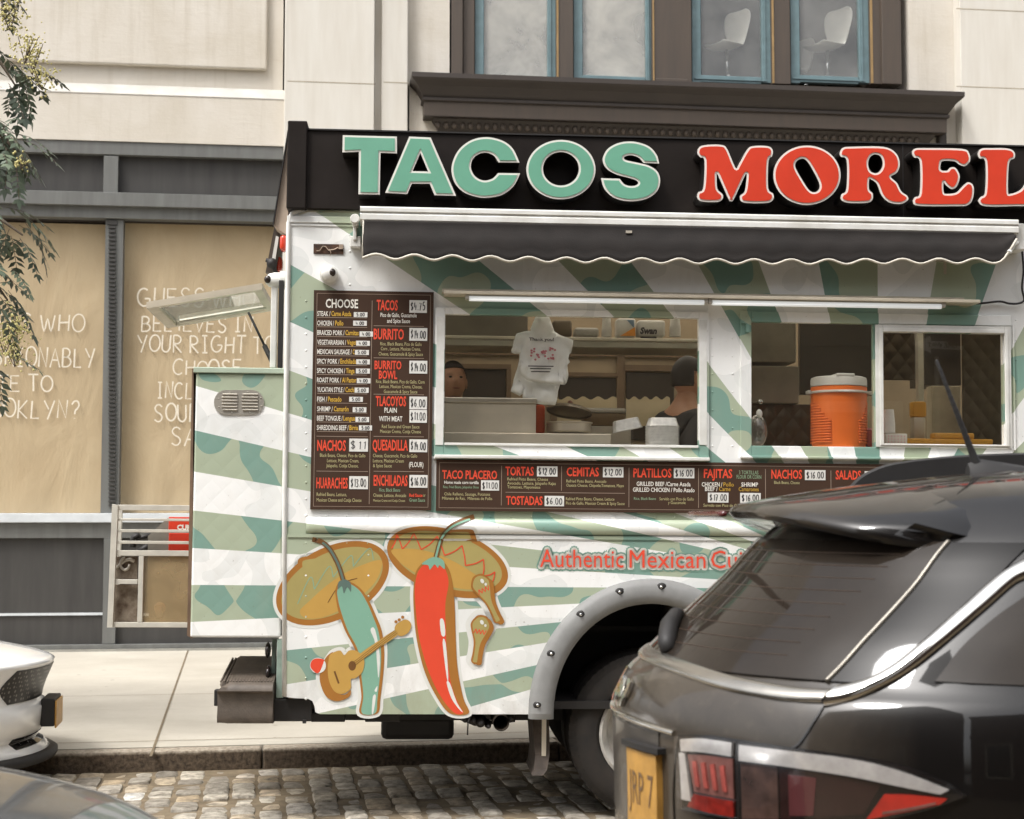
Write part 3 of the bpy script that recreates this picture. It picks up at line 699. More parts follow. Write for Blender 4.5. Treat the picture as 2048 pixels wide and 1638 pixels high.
def Lz2(p): v = T(500 + p[0] / 2.56, 200 + p[1] / 2.56, LD); return (v.x, v.z)
def Lz3(p): v = T(1248 + p[0] / 2.56, 200 + p[1] / 2.56, LD); return (v.x, v.z)
def letter(loops, m, dx=0.0):
    loops = [[Vector((x + dx, z)) for x, z in L] for L in loops]
    if area(loops[0]) < 0: loops[0] = loops[0][::-1]
    L2 = [loops[0]] + [h if area(h) < 0 else h[::-1] for h in loops[1:]]
    mb = MB(); mb.cur = 1; mb.prism(L2, LD + .002, -.031); mb.cur = 0
    mb.prism(L2, LD, LD + .012)
    fc = [inset(L2[0], .011)] + [inset(h, -.011)[::1] for h in L2[1:]]
    mb.cur = 2; mb.prism(fc, LD - .004, LD - .0005)
    return mb.build('letter', [M_lw, M_lret, m], sg)
def runs(*rs):
    o = []
    for r_ in rs: o += (cat(r_, 6, False) if len(r_) > 2 else [Vector(p) for p in r_])
    q = [o[0]]
    for p in o[1:]:
        if (p - q[-1]).length > .6: q.append(p)
    if (q[0] - q[-1]).length < .6: q.pop()
    return q
letter([[Lz2(p) for p in ((475, 180), (752, 187), (752, 273), (668, 270), (664, 484), (555, 482), (558, 265), (473, 268))]], M_lg)
letter([[Lz2(p) for p in ((815, 187), (925, 192), (1055, 490), (945, 487), (920, 428), (828, 428), (805, 481), (692, 475))], [Lz2(p) for p in ((872, 270), (912, 366), (832, 364))]], M_lg)
letter([[Lz2(p) for p in runs([(1380, 320), (1345, 248), (1290, 207), (1210, 190), (1130, 207), (1065, 260), (1032, 340), (1044, 415), (1085, 465), (1145, 492), (1210, 500), (1290, 485), (1350, 440), (1383, 375)], [(1383, 375), (1270, 374)], [(1270, 374), (1240, 403), (1195, 412), (1152, 390), (1131, 345), (1142, 300), (1175, 275), (1215, 270), (1250, 286), (1272, 319)], [(1272, 319), (1380, 320)])]], M_lg)
Oo = [Lz2(p) for p in ell(1592, 356, 177, 152, 56)]; Oh = [Lz2(p) for p in ell(1592, 352, 92, 86, 40)]
letter([Oo, Oh], M_lg)
So = [Lz2(p) for p in runs([(2095, 325), (2082, 280), (2040, 236), (1965, 213), (1890, 219), (1830, 252), (1806, 305), (1825, 350), (1875, 380), (1935, 397), (1975, 410), (1988, 424), (1975, 437), (1945, 440), (1915, 430), (1893, 403)], [(1893, 403), (1797, 400)], [(1797, 400), (1815, 455), (1865, 500), (1945, 518), (2030, 505), (2085, 465), (2100, 410), (2085, 365), (2040, 335), (1970, 318), (1925, 308), (1914, 296), (1925, 287), (1955, 283), (1990, 295), (2015, 322)], [(2015, 322), (2095, 325)])]
letter([So], M_lg)
def c3(P, k=5): return [Lz3(p) for p in cat(P, k)]
letter([c3([(375, 270), (387, 240), (430, 229), (500, 230), (528, 250), (560, 325), (575, 350), (590, 325), (630, 255), (660, 236), (735, 236), (761, 255), (758, 288), (740, 312), (738, 450), (764, 480), (764, 508), (735, 526), (640, 527), (600, 518), (595, 490), (618, 468), (628, 400), (627, 378), (615, 395), (562, 508), (548, 516), (535, 506), (486, 395), (475, 376), (474, 395), (478, 455), (504, 482), (505, 505), (480, 521), (400, 519), (375, 500), (380, 472), (406, 450), (412, 310), (390, 293)], 4)], M_lr)
MO = c3(ell(937, 385, 172, 152, 28), 2); MH = c3([(893, 306), (930, 305), (972, 368), (1002, 435), (988, 468), (952, 465), (908, 402), (876, 338)])
letter([MO, MH], M_lr)
letter([c3([(1105, 268), (1122, 244), (1170, 239), (1330, 240), (1395, 275), (1412, 330), (1397, 372), (1366, 393), (1398, 425), (1420, 468), (1450, 490), (1454, 512), (1420, 531), (1362, 525), (1320, 490), (1295, 430), (1268, 408), (1255, 408), (1255, 458), (1274, 480), (1270, 513), (1240, 526), (1150, 526), (1112, 510), (1115, 482), (1139, 455), (1140, 310), (1110, 290)]), c3([(1285, 278), (1315, 290), (1325, 330), (1310, 364), (1285, 375), (1258, 360), (1250, 320), (1262, 290)])], M_lr)
ME = c3([(1475, 268), (1490, 249), (1540, 246), (1730, 250), (1768, 275), (1771, 313), (1745, 338), (1716, 330), (1690, 313), (1632, 312), (1621, 330), (1622, 358), (1655, 361), (1670, 346), (1698, 348), (1719, 390), (1705, 440), (1680, 456), (1650, 437), (1636, 422), (1637, 470), (1650, 480), (1700, 474), (1735, 440), (1762, 421), (1789, 440), (1787, 500), (1760, 538), (1700, 543), (1510, 541), (1480, 520), (1490, 497), (1515, 475), (1515, 315), (1485, 293)])
letter([ME], M_lr)
letter([c3([(1812, 273), (1830, 249), (1880, 246), (1965, 248), (1999, 267), (1999, 298), (1972, 323), (1966, 465), (1980, 480), (2030, 460), (2060, 420), (2098, 405), (2120, 440), (2110, 500), (2080, 538), (2000, 543), (1850, 543), (1815, 520), (1825, 497), (1849, 470), (1850, 315), (1820, 298)])], M_lr)
dxo = Lz3((1400, 385))[0] - Lz3((0, 385))[0]
letter([MO, MH], M_lr, dxo); dxs = Lz3((2695, 385))[0] - Lz2((1950, 385))[0]; letter([So], M_lr, dxs)
# ---- awning
M_canvas = mat('canvas', C(34, 29, 26), .9, var=.18, scale=6, bump=.25, bscale=160)
mb = MB(); A0 = T(720, 440, -.14); A1 = T(2036, 460, -.14); zc = T(1370, 440, -.14).z
rows = []
for (y, z) in ((-.002, .035), (-.10, .042), (-.145, .038), (-.152, .03), (-.152, .012), (-.140, .006), (-.146, 0), (-.150, -.006), (-.150, -.032), (-.14, -.040), (-.04, -.044), (-.002, -.044)): rows.append([(A0.x, y, zc + z), (A1.x, y, zc + z)])
mb.grid(rows); mb.add([r_[0] for r_ in rows], [tuple(range(len(rows)))]); mb.add([r_[1] for r_ in rows], [tuple(range(len(rows)))])
awn = mb.build('awning', M_white, trk)
rows = []; n = 150; V0 = T(726, 460, -.19).x; V1 = T(2034, 470, -.19).x
zv_top = zc - .038; pw = .2
for i in range(n + 1):
    u = i / n; x = V0 + (V1 - V0) * u
    fold = .006 * math.sin(5 * u + 1) + .004 * math.sin(17 * u)
    low = .20 - .045 * u + .015 * math.sin(u * 3.1) + .0135 * math.cos(2 * math.pi * (x - V0) / pw + .9)
    if u > .975: low *= 1 - ((u - .975) / .025) ** 1.5 * .75
    rows.append([(x, -.15 - .045 * t - fold * t + .006 * math.sin(9 * t), zv_top - low * t) for t in (0, .05, .12, .25, .4, .55, .7, .85, 1)])
mb = MB(); mb.grid(rows); va = mb.build('valance', M_canvas, awn, smooth=True); sdm = va.modifiers.new('t', 'SOLIDIFY'); sdm.thickness = .004
mb = MB(); mb.tube([r_[-1] for r_ in rows], .007, 6); mb.tube([rows[0][0], rows[0][4], rows[0][-1]], .004, 6); mb.build('piping', mat('piping', C(206, 200, 186), .8, var=.1, scale=20), awn, smooth=True)
mb = MB(); tbox(mb, 704, 428, 716, 450, -.09, -.001, .006); tbox(mb, 706, 450, 713, 480, -.06, -.001, .004); tbox(mb, 700, 472, 722, 494, -.05, -.001, .005)
a = T(710, 438, -.09); mb.lathe((a.x, a.y, a.z), [(.022, -.02), (.026, -.01), (.026, .01), (.022, .02)], 12, 'y')
mb.build('awning_bracket', M_white, awn)
mb = MB(); tbox(mb, 2030, 446, 2052, 500, -.12, -.001, .008); mb.tube([T(2018, 505, -.19), T(2028, 488, -.15), T(2046, 480, -.05)], .012, 8); mb.build('awning_bracket', M_white, awn)
mb = MB(); tbox(mb, 1252, 461, 1264, 466, -.17, -.151); tbox(mb, 1880, 513, 1918, 520, -.09, -.02); tbox(mb, 1888, 520, 1893, 548, -.06, -.05); mb.build('awning_latch', M_steel, awn)
# power cord down the right edge
M_cord = mat('black_cord', C(30, 28, 27), .5, var=0)
mb = MB(); mb.tube([T(x, y, -.03) for x, y in cat([(2044, 500), (2047, 540), (2044, 575), (2048, 600), (2036, 607), (2018, 607), (2000, 603), (1970, 606), (1950, 607)], 5, False)], .006, 8); mb.build('cord', M_cord, trk, smooth=True)
# ---- lamp rail and tubes
mb = MB(); a = T(888, 592, -.07); b = T(1953, 592, -.07); zr = T(1420, 594, -.07).z
mb.box((a.x, -.13, zr - .015), (b.x, -.002, zr + .002), .002); rail = mb.build('lamp_rail', M_beige, trk)
mb = MB(); mb.box((a.x - .01, -.05, zr + .0022), (b.x - .06, -.002, zr + .024), .002)
for i in range(14): mb.sphere((a.x + .15 + i * .2, -.052, zr + .014), .005, 6, 4)
mb.build('rail_flange', M_beige, rail)
M_tube = mat('led_tube', C(235, 238, 238), .3, var=0, emit=.2)
for (xa_, xb_, y_) in ((938, 1408, 609), (1424, 1882, 613)):
    a = T(xa_, y_, -.10); b = T(xb_, y_, -.10); zt_ = zr - .035
    mb = MB(); mb.tube([(a.x, -.10, zt_), (b.x, -.10, zt_)], .014, 10); lt = mb.build('light_tube', M_tube, rail, smooth=True)
    mb = MB(); mb.box((a.x - .02, -.118, zt_ - .006), (a.x, -.082, zr - .0155), .003); mb.box((b.x, -.118, zt_ - .006), (b.x + .02, -.082, zr - .0155), .003); mb.box((a.x, -.110, zt_ + .0145), (b.x, -.09, zr - .0155)); mb.build('lamp_holder', M_alu, lt)
# ---- window frames, hatches, glass
M_wglass = glass('service_glass', (.97, .96, .94, 1), .9, .008, .03, dust_or_haze=.02, dust_or_haze_c=C(170, 160, 140))
def frame4(mb, o_, i_, d0, d1, bev=.003):
    (a, b, c, e), (a2, b2, c2, e2) = o_, i_
    mb.box((a, d0, c), (a2, d1, e), bev); mb.box((b2, d0, c), (b, d1, e), bev); mb.box((a2, d0, e2), (b2, d1, e), bev); mb.box((a2, d0, c), (b2, d1, c2), bev)
def serve(o_, i_, d0, d1, m, name='service_window'):
    mb = MB(); frame4(mb, o_, i_, d0, d1); f = mb.build(name, m, trk)
    mb = MB(); mb.box((i_[0] + .001, .004, i_[2] + .001), (i_[1] - .001, .010, i_[3] - .001)); mb.build('pane', M_wglass, f); return f
mb = MB()
frame4(mb, rect(TR, 869, 620, 1417, 921, 0), W1, -.014, -.001); f1 = mb.build('service_window', M_wrap, trk)
mb = MB(); mb.box((W1[0] + .001, .004, W1[2] + .001), (W1[1] - .001, .010, W1[3] - .001)); mb.build('pane', M_wglass, f1)
mb = MB(); tbox(mb, 869, 912, 1420, 919, -.045, -.0145, .004); tbox(mb, 872, 633.5, 888, 890, -.018, -.0145, .002); tbox(mb, 1398.5, 640, 1414, 890, -.018, -.0145, .002); tbox(mb, 889, 888, 1397, 893, -.022, -.0145, .002); mb.build('sill', M_white, f1)
mb = MB(); fo = rect(TR, 1480, 638, 2022, 921, 0)
zT, zB = W2[3], W2[2]
mb.box((fo[0], -.014, fo[2]), (W2[0], -.001, fo[3] + .03), .003); mb.box((W2[0], -.014, W2[3]), (fo[1], -.001, fo[3] + .03), .003); mb.box((W2[0], -.014, fo[2]), (fo[1], -.001, min(W2[2], W3[2])), .003); f2 = mb.build('service_window', M_wrap, trk)
mb = MB(); mb.box((W2[0] + .001, .004, W2[2] + .001), (W2[1] - .001, .010, W2[3] - .001)); mb.build('pane', M_wglass, f2)
mb = MB(); frame4(mb, rect(TR, 1749, 652, 2020, 896, 0), W3, -.022, -.0145, .003); 
frame4(mb, rect(TR, 1757, 659, 2014, 892, 0), W3, -.030, -.0222, .003); f3 = mb.build('sliding_sash', M_white, f2)
mb = MB(); mb.box((W3[0] + .001, .004, W3[2] + .001), (W3[1] - .001, .010, W3[3] - .001)); mb.build('pane', M_wglass, f2)
mb = MB(); tbox(mb, 1480, 914, 2024, 919, -.035, -.0145, .003); tbox(mb, 1482, 641, 1500, 646, -.03, -.0145); tbox(mb, 1492, 646, 1500, 664, -.03, -.0145, .002); tbox(mb, 2027, 650, 2030, 900, -.012, -.001); mb.build('sill', M_wrap, f2)
# ---- side camera, marker lamp opening
def dome(px, py, d, axis, name='dome_camera'):
    v = T(px, py, d); mb = MB()
    if axis == 'y': mb.lathe((v.x, v.y, v.z), [(.046, 0), (.050, -.012), (.050, -.024), (.043, -.026), (.043, -.05), (.036, -.075), (.02, -.088), (.004, -.09)], 20, 'y')
    else: mb.lathe((v.x, v.y, v.z), [(.046, 0), (.050, -.012), (.050, -.030), (.043, -.032), (.043, -.06), (.036, -.09), (.02, -.108), (.004, -.11)], 20, 'x')
    c = mb.build(name, M_white, trk, smooth=True, auto=40)
    mb = MB(); L = Vector((v.x + .018, v.y - .078, v.z + .004)) if axis == 'y' else Vector((v.x - .095, v.y - .03, v.z + .0))
    mb.sphere(L, (.020, .017, .022), 12, 8); mb.build('lens', mat('lens', C(48, 40, 34), .1, var=0), c, smooth=True)
dome(659, 551, 0, 'y'); dome(572, 561, .12, 'x')
mb = MB(); tbox(mb, 627, 488, 687, 508, -.006, -.001, .002); ml = mb.build('marker_recess', mat('rusty_recess', C(40, 28, 22), .8, var=.3, scale=40, tint=C(90, 60, 40)), trk)
mb = MB(); q = random.Random(2); mb.tube([T(633 + i * 6, 497 + q.uniform(-5, 5), -.012) for i in range(9)], .0025, 6); mb.tube([T(658, 498, -.01), T(662, 505, -.015), T(660, 512, -.012)], .002, 6); tbox(mb, 678, 489, 686, 498, -.014, -.0065); mb.build('loose_wire', mat('bare_wire', C(190, 170, 150), .4, .5), ml)
# rear marker lamps and work lamp
M_rlamp = mat('red_lamp', C(206, 62, 38), .2, var=.05, coat=.3)
for (xa_, ya_, xb_, yb_, d) in ((559, 469, 573, 500, .06), (550, 512, 564, 540, .4), (546, 541, 560, 552, .5)):
    mb = MB(); tbox(mb, xa_, ya_, xb_, yb_, d, d + .1, .02); mb.build('marker_lamp', M_rlamp, trk, smooth=True, auto=50)
mb = MB(); p = [T(x, y, .25) for x, y in ((531, 545), (545, 547), (562, 455), (549, 452))]; q_ = [T(x, y, .25) + Vector((0, .3, 0)) for x, y in ((531, 545), (545, 547), (562, 455), (549, 452))]
mb.hexa(p + q_); wl = mb.build('work_lamp', mat('lamp_bronze', C(70, 60, 52), .5), trk)
mb = MB(); p = [T(x, y, .245) for x, y in ((541, 536), (548, 537), (558, 474), (552, 472))]; mb.hexa(p + [v + Vector((0, -.006, 0)) for v in p]); mb.build('lamp_lens', M_white, wl)
mb = MB(); mb.sphere(T(544, 527, .2), .03, 10, 7); mb.tube([T(532, 520, .2), T(544, 524, .2), T(552, 548, .2)], .012, 8); mb.build('lamp_knuckle', M_black, wl, smooth=True)
# rear sloping sign back
mb = MB(); p = [T(x, y, .06) for x, y in ((545, 448), (547, 450), (577, 262), (575, 260))]; mb.hexa(p + [v + Vector((0, 1.8, 0)) for v in p])
rb = mb.build('rear_sign_edge', M_black, trk)
mb = MB(); p = [T(x, y, .08) for x, y in ((548, 451), (573, 470), (578, 400), (578, 264))]; mb.hexa(p + [v + Vector((0, 1.75, 0)) for v in p]); mb.build('rear_sign', mat('pink_panel', C(186, 168, 150), .6), trk)
# ---- rear equipment box
BD = .02
mb = MB(); tbox(mb, 386, 747, 566, 1275, BD, 1.5, .01); bx = mb.build('rear_box', M_quilt, trk)
mb = MB(); tbox(mb, 387, 735, 570, 746.5, BD - .012, 1.5, .004); mb.build('box_rim', mat('rim_green', C(176, 190, 170), .4), bx)
mb = MB(); p = [T(x, y, .03) for x, y in ((374, 1271), (384, 1277), (387, 737), (384, 737))]; mb.hexa(p + [v + Vector((0, 1.2, 0)) for v in p]); mb.build('box_door', mat('door_edge', C(120, 96, 76), .6, var=.2), bx)
mb = MB(); mb.prism([[(v.x, v.z) for v in [T(480, 806, BD)] for _ in ()] or tp([(452 + 24 * math.cos(R(a)) - 0, 805 + 25 * -math.sin(R(a))) for a in range(90, 271, 15)] + [(504 + 24 * math.cos(R(a)), 805 + 25 * -math.sin(R(a))) for a in range(-90, 91, 15)], BD)], BD - .006, BD - .0005)
vt = mb.build('vent', M_alu, bx)
mb = MB()
for (xa_, xb_) in ((444, 475), (484, 516)):
    for k in range(6):
        y = 789 + k * 6.2; a = T(xa_ + (2 if k in (0, 5) else 0), y, BD); b = T(xb_, y + .3, BD); mb.tube([(a.x, BD - .008, a.z), (b.x, BD - .008, a.z)], .0055, 6)
for k in range(8): v = T(480 + 46 * math.cos(R(k * 45 + 20)), 805 + 22 * math.sin(R(k * 45 + 20)), BD); mb.sphere((v.x, BD - .006, v.z), .004, 6, 4)
mb.build('louvre', M_alu, vt)
# generator cage behind the box
mb = MB()
def cb(x0_, y0_, x1_, y1_, d=.55): tbox(mb, x0_, y0_, x1_, y1_, d, d + .03, .002)
p = [T(x, y, .54) for x, y in ((214, 1255), (225, 1255), (236, 1010), (224, 1008))]; mb.hexa(p + [v + Vector((0, .035, 0)) for v in p])
cb(236, 1010, 384, 1021); cb(233, 1037, 384, 1042); cb(232, 1059, 384, 1065); cb(231, 1082, 384, 1088); cb(231, 1101, 384, 1112); cb(229, 1159, 275, 1168); cb(276, 1112.5, 286, 1244); cb(226, 1245, 384, 1255)
cgm = mb; mb = MB(); p = [T(x, y, 1.3) for x, y in ((226, 1240), (235, 1240), (244, 1020), (236, 1020))]; mb.hexa(p + [v + Vector((0, .03, 0)) for v in p])
rearbar = mb; cg = cgm.build('generator_cage', mat('cage_paint', C(206, 202, 190), .45, .15, var=.1, scale=9), trk); rearbar.build('cage_post', MATS['cage_paint'], cg)
mb = MB(); tbox(mb, 287, 1112.5, 384, 1244, .565, .572); mb.build('cage_mesh_panel', glass('dirty_perspex', (.9, .86, .78, 1), .5, .15, .04, dust_or_haze=.7, dust_or_haze_c=C(186, 164, 126)), cg)
mb = MB(); tbox(mb, 229, 1113, 275, 1158, .60, .61); tbox(mb, 228, 1169, 275, 1244, .60, .61); mb.build('cage_back_panel', mat('rusty_panel', C(150, 138, 122), .7, .2, var=.3, scale=18, tint=C(84, 66, 50)), cg)
mb = MB(); mb.tube([T(233 + 9 * i, 1137 - 18 * math.sin(i * .55), .59) for i in range(5)], .010, 8); mb.tube([T(250 + 9 * math.cos(R(a)), 1128 + 12 * math.sin(R(a)), .585) for a in range(0, 300, 30)], .008, 8); mb.build('hose', M_alu, cg, smooth=True)
# ---- raised rear hatch
near = [T(x, y, .12) for x, y in ((293, 604), (524, 566))]; wv = Vector((0, .72, -.02))
def hpt(u, v, h=0): return near[0] + (near[1] - near[0]) * u + wv * v + Vector((0, 0, h))
mb = MB()
def hb(u0, u1, v0, v1, h0=-.035, h1=0):
    mb.hexa([hpt(u0, v0, h0), hpt(u0, v1, h0), hpt(u0, v1, h1), hpt(u0, v0, h1), hpt(u1, v0, h0), hpt(u1, v1, h0), hpt(u1, v1, h1), hpt(u1, v0, h1)])
hb(0, 1, 0, .06); hb(0, 1, .94, 1); hb(0, .09, .061, .939); hb(.93, 1, .061, .939)
ht = mb.build('rear_hatch', M_beige, trk)
mb = MB(); hb(.091, .929, .062, .938, -.02, -.012); mb.build('hatch_pane', glass('hatch_glass', (.9, .92, .9, 1), 1.0, .02, .06, dust_or_haze=.3), ht)
mb = MB(); mb.tube([hpt(.15, .8, -.03), hpt(.95, .8, -.03)], .012, 8); mb.build('hatch_rod', M_alu, ht)
mb = MB(); a = T(497, 625, .5); b = T(549, 733, .35); m_ = a + (b - a) * .62; mb.tube([a, m_], .007, 8); mb.tube([m_, b], .014, 8); mb.build('gas_strut', M_black, trk, smooth=True)
mb = MB(); tbox(mb, 556, 560, 566, 735, .02, .06, .004); mb.build('hatch_jamb', M_black, trk)
mb = MB(); tbox(mb, 541, 566, 553, 735, .10, .16, .004); mb.build('hatch_jamb', M_white, trk)
# ---- under the rear: step, bumper, tail brackets
mb = MB(); rows = []
xa_, xb_ = T(434, 1380, -.08).x, T(545, 1380, -.08).x; zt_ = T(490, 1356, -.02).z - .012; L = .62
for i in range(13):
    u = i / 12; x = xa_ + (xb_ - xa_) * u; e = .03 * max(0, 1 - u * 6)
    prof = [(.55, .075 - e), (.20, .028 - e), (.03, .002 - e), (-.05, -.012 - e), (-.075, -.03), (-.08, -.05), (-.055, -.065), (-.05, -.15), (-.062, -.185), (-.05, -.215), (.0, -.225 + e), (.55, -.225 + e)]
    rows.append([(x + (.02 * (1 - u) if j in (3, 4) else 0), y, zt_ + z) for j, (y, z) in enumerate(prof)])
mb.grid(rows); mb.add(rows[0], [tuple(range(12))]); mb.add(rows[-1], [tuple(range(12))])
for k in range(17):
    x = xa_ + .012 + (xb_ - xa_ - .024) * k / 16; mb.hexa([(x - .004, -.03, zt_ - .01), (x + .004, -.03, zt_ - .01), (x + .004, -.03, zt_ - .004), (x - .004, -.03, zt_ - .004), (x - .004, .5, zt_ + .05), (x + .004, .5, zt_ + .05), (x + .004, .5, zt_ + .071), (x - .004, .5, zt_ + .071)])
mb.build('rear_step', M_rubber, trk, smooth=True, auto=45)
mb = MB(); tbox(mb, 428, 1380, 440, 1412, .1, .16, .004); mb.build('step_bracket', M_black, trk)
mb = MB(); tbox(mb, 547, 1398, 624, 1443, .03, 1.6, .006); tbox(mb, 622, 1426, 690, 1444, .05, .2, .004); tbox(mb, 605, 1440, 612, 1447, .0, .03); tbox(mb, 730, 1428, 800, 1444, .06, 1.3, .004); mb.box((T(600, 1400).x, .5, Zb - .10), (XE - .5, .62, Zb + .0)); mb.box((T(600, 1400).x, 1.4, Zb - .10), (XE - .5, 1.52, Zb + .0)); mb.build('chassis', M_black, trk)
M_rust = mat('rusty_steel', C(92, 80, 68), .8, .3, var=.35, scale=25, tint=C(58, 48, 40))
mb = MB(); tbox(mb, 553, 1278, 567, 1396, .03, .06, .003); tbox(mb, 543, 1279, 551, 1380, .14, .2, .003); mb.build('tail_bracket', mat('bracket_green', C(150, 168, 156), .5, var=.2), trk)
for (x_, y_, rx_, ry_) in ((536, 1300, 6, 16), (537, 1345, 6, 15), (558, 1332, 4, 22)):
    mb = MB(); v = T(x_, y_, .1); mb.sphere(v, (rx_ / 375, .06, ry_ / 375), 10, 8); mb.build('tail_lamp', mat('dark_lens', C(40, 32, 30), .2), trk, smooth=True)
mb = MB(); tbox(mb, 762, 1432, 908, 1480, .75, 1.15, .03); mb.build('spare_tank', M_black, trk)
mb = MB(); a = T(1000, 1440, .1); mb.lathe((a.x, -.02, a.z), [(.043, 0), (.043, .9)], 24, 'y', cap=False); mb.lathe((a.x, -.018, a.z), [(.038, 0), (.038, .5), (.001, .5)], 24, 'y', cap=False); mb.build('exhaust_pipe', M_rust, trk, smooth=True)
mb = MB()
for (x_, y_, r_) in ((960, 1440, .035), (945, 1436, .03), (930, 1434, .025), (1018, 1432, .03), (975, 1447, .02)): mb.sphere(T(x_, y_, .15), (r_, .15, r_), 9, 6)
mb.tube([T(942, 1430, .0), T(936, 1445, .0), T(935, 1470, .0)], .004, 6); mb.tube([T(905, 1430, .3), T(950, 1448, .3), T(1030, 1440, .3)], .012, 6); mb.build('axle_part', M_black, trk, smooth=True)
# mud flap
mb = MB(); rows = []
for (xa2, xb2, y, d) in ((1064, 1097, 1428, .12), (1068, 1099, 1470, .11), (1071, 1099, 1510, .09), (1068, 1094, 1540, .06), (1064, 1086, 1551, .03)): rows.append([T(xa2, y, d), T(xb2, y, d - .02)])
rows = [[r_[0], r_[1], r_[1] + Vector((0.0, .45, 0)), r_[0] + Vector((0, .45, 0))] for r_ in rows]
mb.grid(rows, closed=True); mb.build('mud_flap', mat('mud_flap', C(74, 64, 56), .85, var=.3, scale=12), trk)
mb = MB(); p = T(1088, 1436, .08); mb.box((p.x - .012, .07, p.z - .2), (p.x + .012, .08, p.z), .002); mb.build('flap_clip', M_steel, trk)
# ---- wheel flare, wheels
rows = []; nA = 36
for i in range(nA + 9):
    if i < 4: u = [(-.0, -.03), (0, -.022), (0, -.01), (0, 0)][i]; ang = 180; dz = u[1]
    elif i >= nA + 5: ang = 0; dz = [0, -.01, -.022, -.03][i - nA - 5]
    else: ang = 180 - 180 * (i - 4) / nA; dz = 0
    tpr = 1 - .15 * (abs(dz) / .03); c, s_ = math.cos(R(ang)), math.sin(R(ang)); r_ = []
    for (ro, y) in ((0.008, -.0065), (.008, -.022), (.0, -.045), (-.03, -.062), (-.075, -.066), (-.105, -.058), (-.122, -.04), (-.126, -.01), (-.126, .10)):
        r_.append((arcx + (.645 + ro) * c, y * tpr, zA + (.70 + ro) * s_ + dz))
    rows.append(r_)
mb = MB(); mb.grid(rows); mb.add(rows[0], [tuple(range(9))]); mb.add(rows[-1], [tuple(range(9))]); fl = mb.build('wheel_flare', M_gfl, trk, smooth=True, auto=60)
mb = MB(); mk = MB()
for ang in (176, 152, 129, 107, 86, 64, 42, 20):
    c, s_ = math.cos(R(ang)), math.sin(R(ang)); p = Vector((arcx + .61 * c, -.060, zA + .668 * s_))
    mb.sphere(p + Vector((.004, .004, 0)), (.028, .010, .022), 12, 6); mk.sphere(p + Vector((0, -.008, 0)), .0095, 8, 5)
mb.build('bolt_pocket', M_black, fl, smooth=True); mk.build('flare_bolt', M_chrome, fl, smooth=True)
mb = MB(); rows = []
for i in range(25):
    ang = 180 - 180 * i / 24; c, s_ = math.cos(R(ang)), math.sin(R(ang)); rows.append([(arcx + .53 * c, y, zA + .585 * s_) for y in (.0, .75)])
mb.grid(rows); mb.add([(arcx - .53, .75, zA), (arcx + .53, .75, zA)] + [r_[1] for r_ in rows], [tuple(range(2, 27)), (0, 1, 26, 2)])
mb.box((arcx - .5, .5, zA + .39), (arcx + .5, .53, zA + .42))
mb.build('wheel_well', M_black, trk)
M_tyre = mat('tyre', C(28, 26, 24), .85, var=.2, scale=9, tint=C(44, 38, 32), bump=.2, bscale=40); M_rim = mat('white_rim', C(190, 186, 178), .5, var=.2, scale=9)
def wheel(x, y0, y1, z, r, parent=trk):
    mb = MB(); wd_ = y1 - y0; rr = .62 * r
    prof = [(rr, y0 + .03), (rr + .02, y0 + .006), (rr + (r - rr) * .5, y0 - .004), (r - .03, y0 + .012), (r - .008, y0 + .03)]
    for k in range(5): yy = y0 + .04 + (wd_ - .08) * k / 4; prof += [(r, yy), (r, yy + .02), (r - .008, yy + .022), (r - .008, yy + .026)]
    prof += [(r - .008, y1 - .03), (r - .03, y1 - .012), (rr, y1 - .03)]
    mb.lathe((x, 0, z), prof, 56, 'y', cap=False)
    for k in range(64):
        a = 2 * math.pi * k / 64; e1 = Vector((math.cos(a), 0, math.sin(a))); e2 = Vector((-math.sin(a), 0, math.cos(a)))
        o_ = Vector((x, 0, z)); p = [o_ + e1 * rad + e2 * s_ + Vector((0, yy, 0)) for rad, yy in ((r - .035, y0 + .008), (r + .001, y0 + .035)) for s_ in (-.011, .011)]
        p2 = [v + Vector((0, .05, 0)) for v in p]; mb.hexa([p[0], p[1], p[3], p[2], p2[0], p2[1], p2[3], p2[2]])
    wv_ = mb.build('wheel', M_tyre, parent, smooth=True, auto=35)
    mb = MB(); mb.lathe((x, 0, z), [(rr + .004, y0 + .02), (rr - .01, y0 + .012), (rr - .03, y0 + .03), (rr - .05, y0 + .09), (rr * .55, y0 + .10), (rr * .45, y0 + .05), (.001, y0 + .04)], 40, 'y', cap=False); mb.build('rim', M_rim, wv_, smooth=True, auto=40)
gz = lambda X: X * .0085
wheel(awc.x, .06, .30, .43 + gz(awc.x), .43); wheel(awc.x, .34, .56, .43 + gz(awc.x), .43)
wheel(awc.x, DEP - .30, DEP - .06, .43 + gz(awc.x), .43); wheel(XE - .1, .02, .26, .43 + gz(XE), .43); wheel(XE - .1, DEP - .28, DEP - .04, .43 + gz(XE), .43)
mb = MB(); mb.tube([(awc.x, .3, .43 + gz(awc.x)), (awc.x, DEP - .3, .43 + gz(awc.x))], .06, 12); mb.build('axle', M_black, trk)
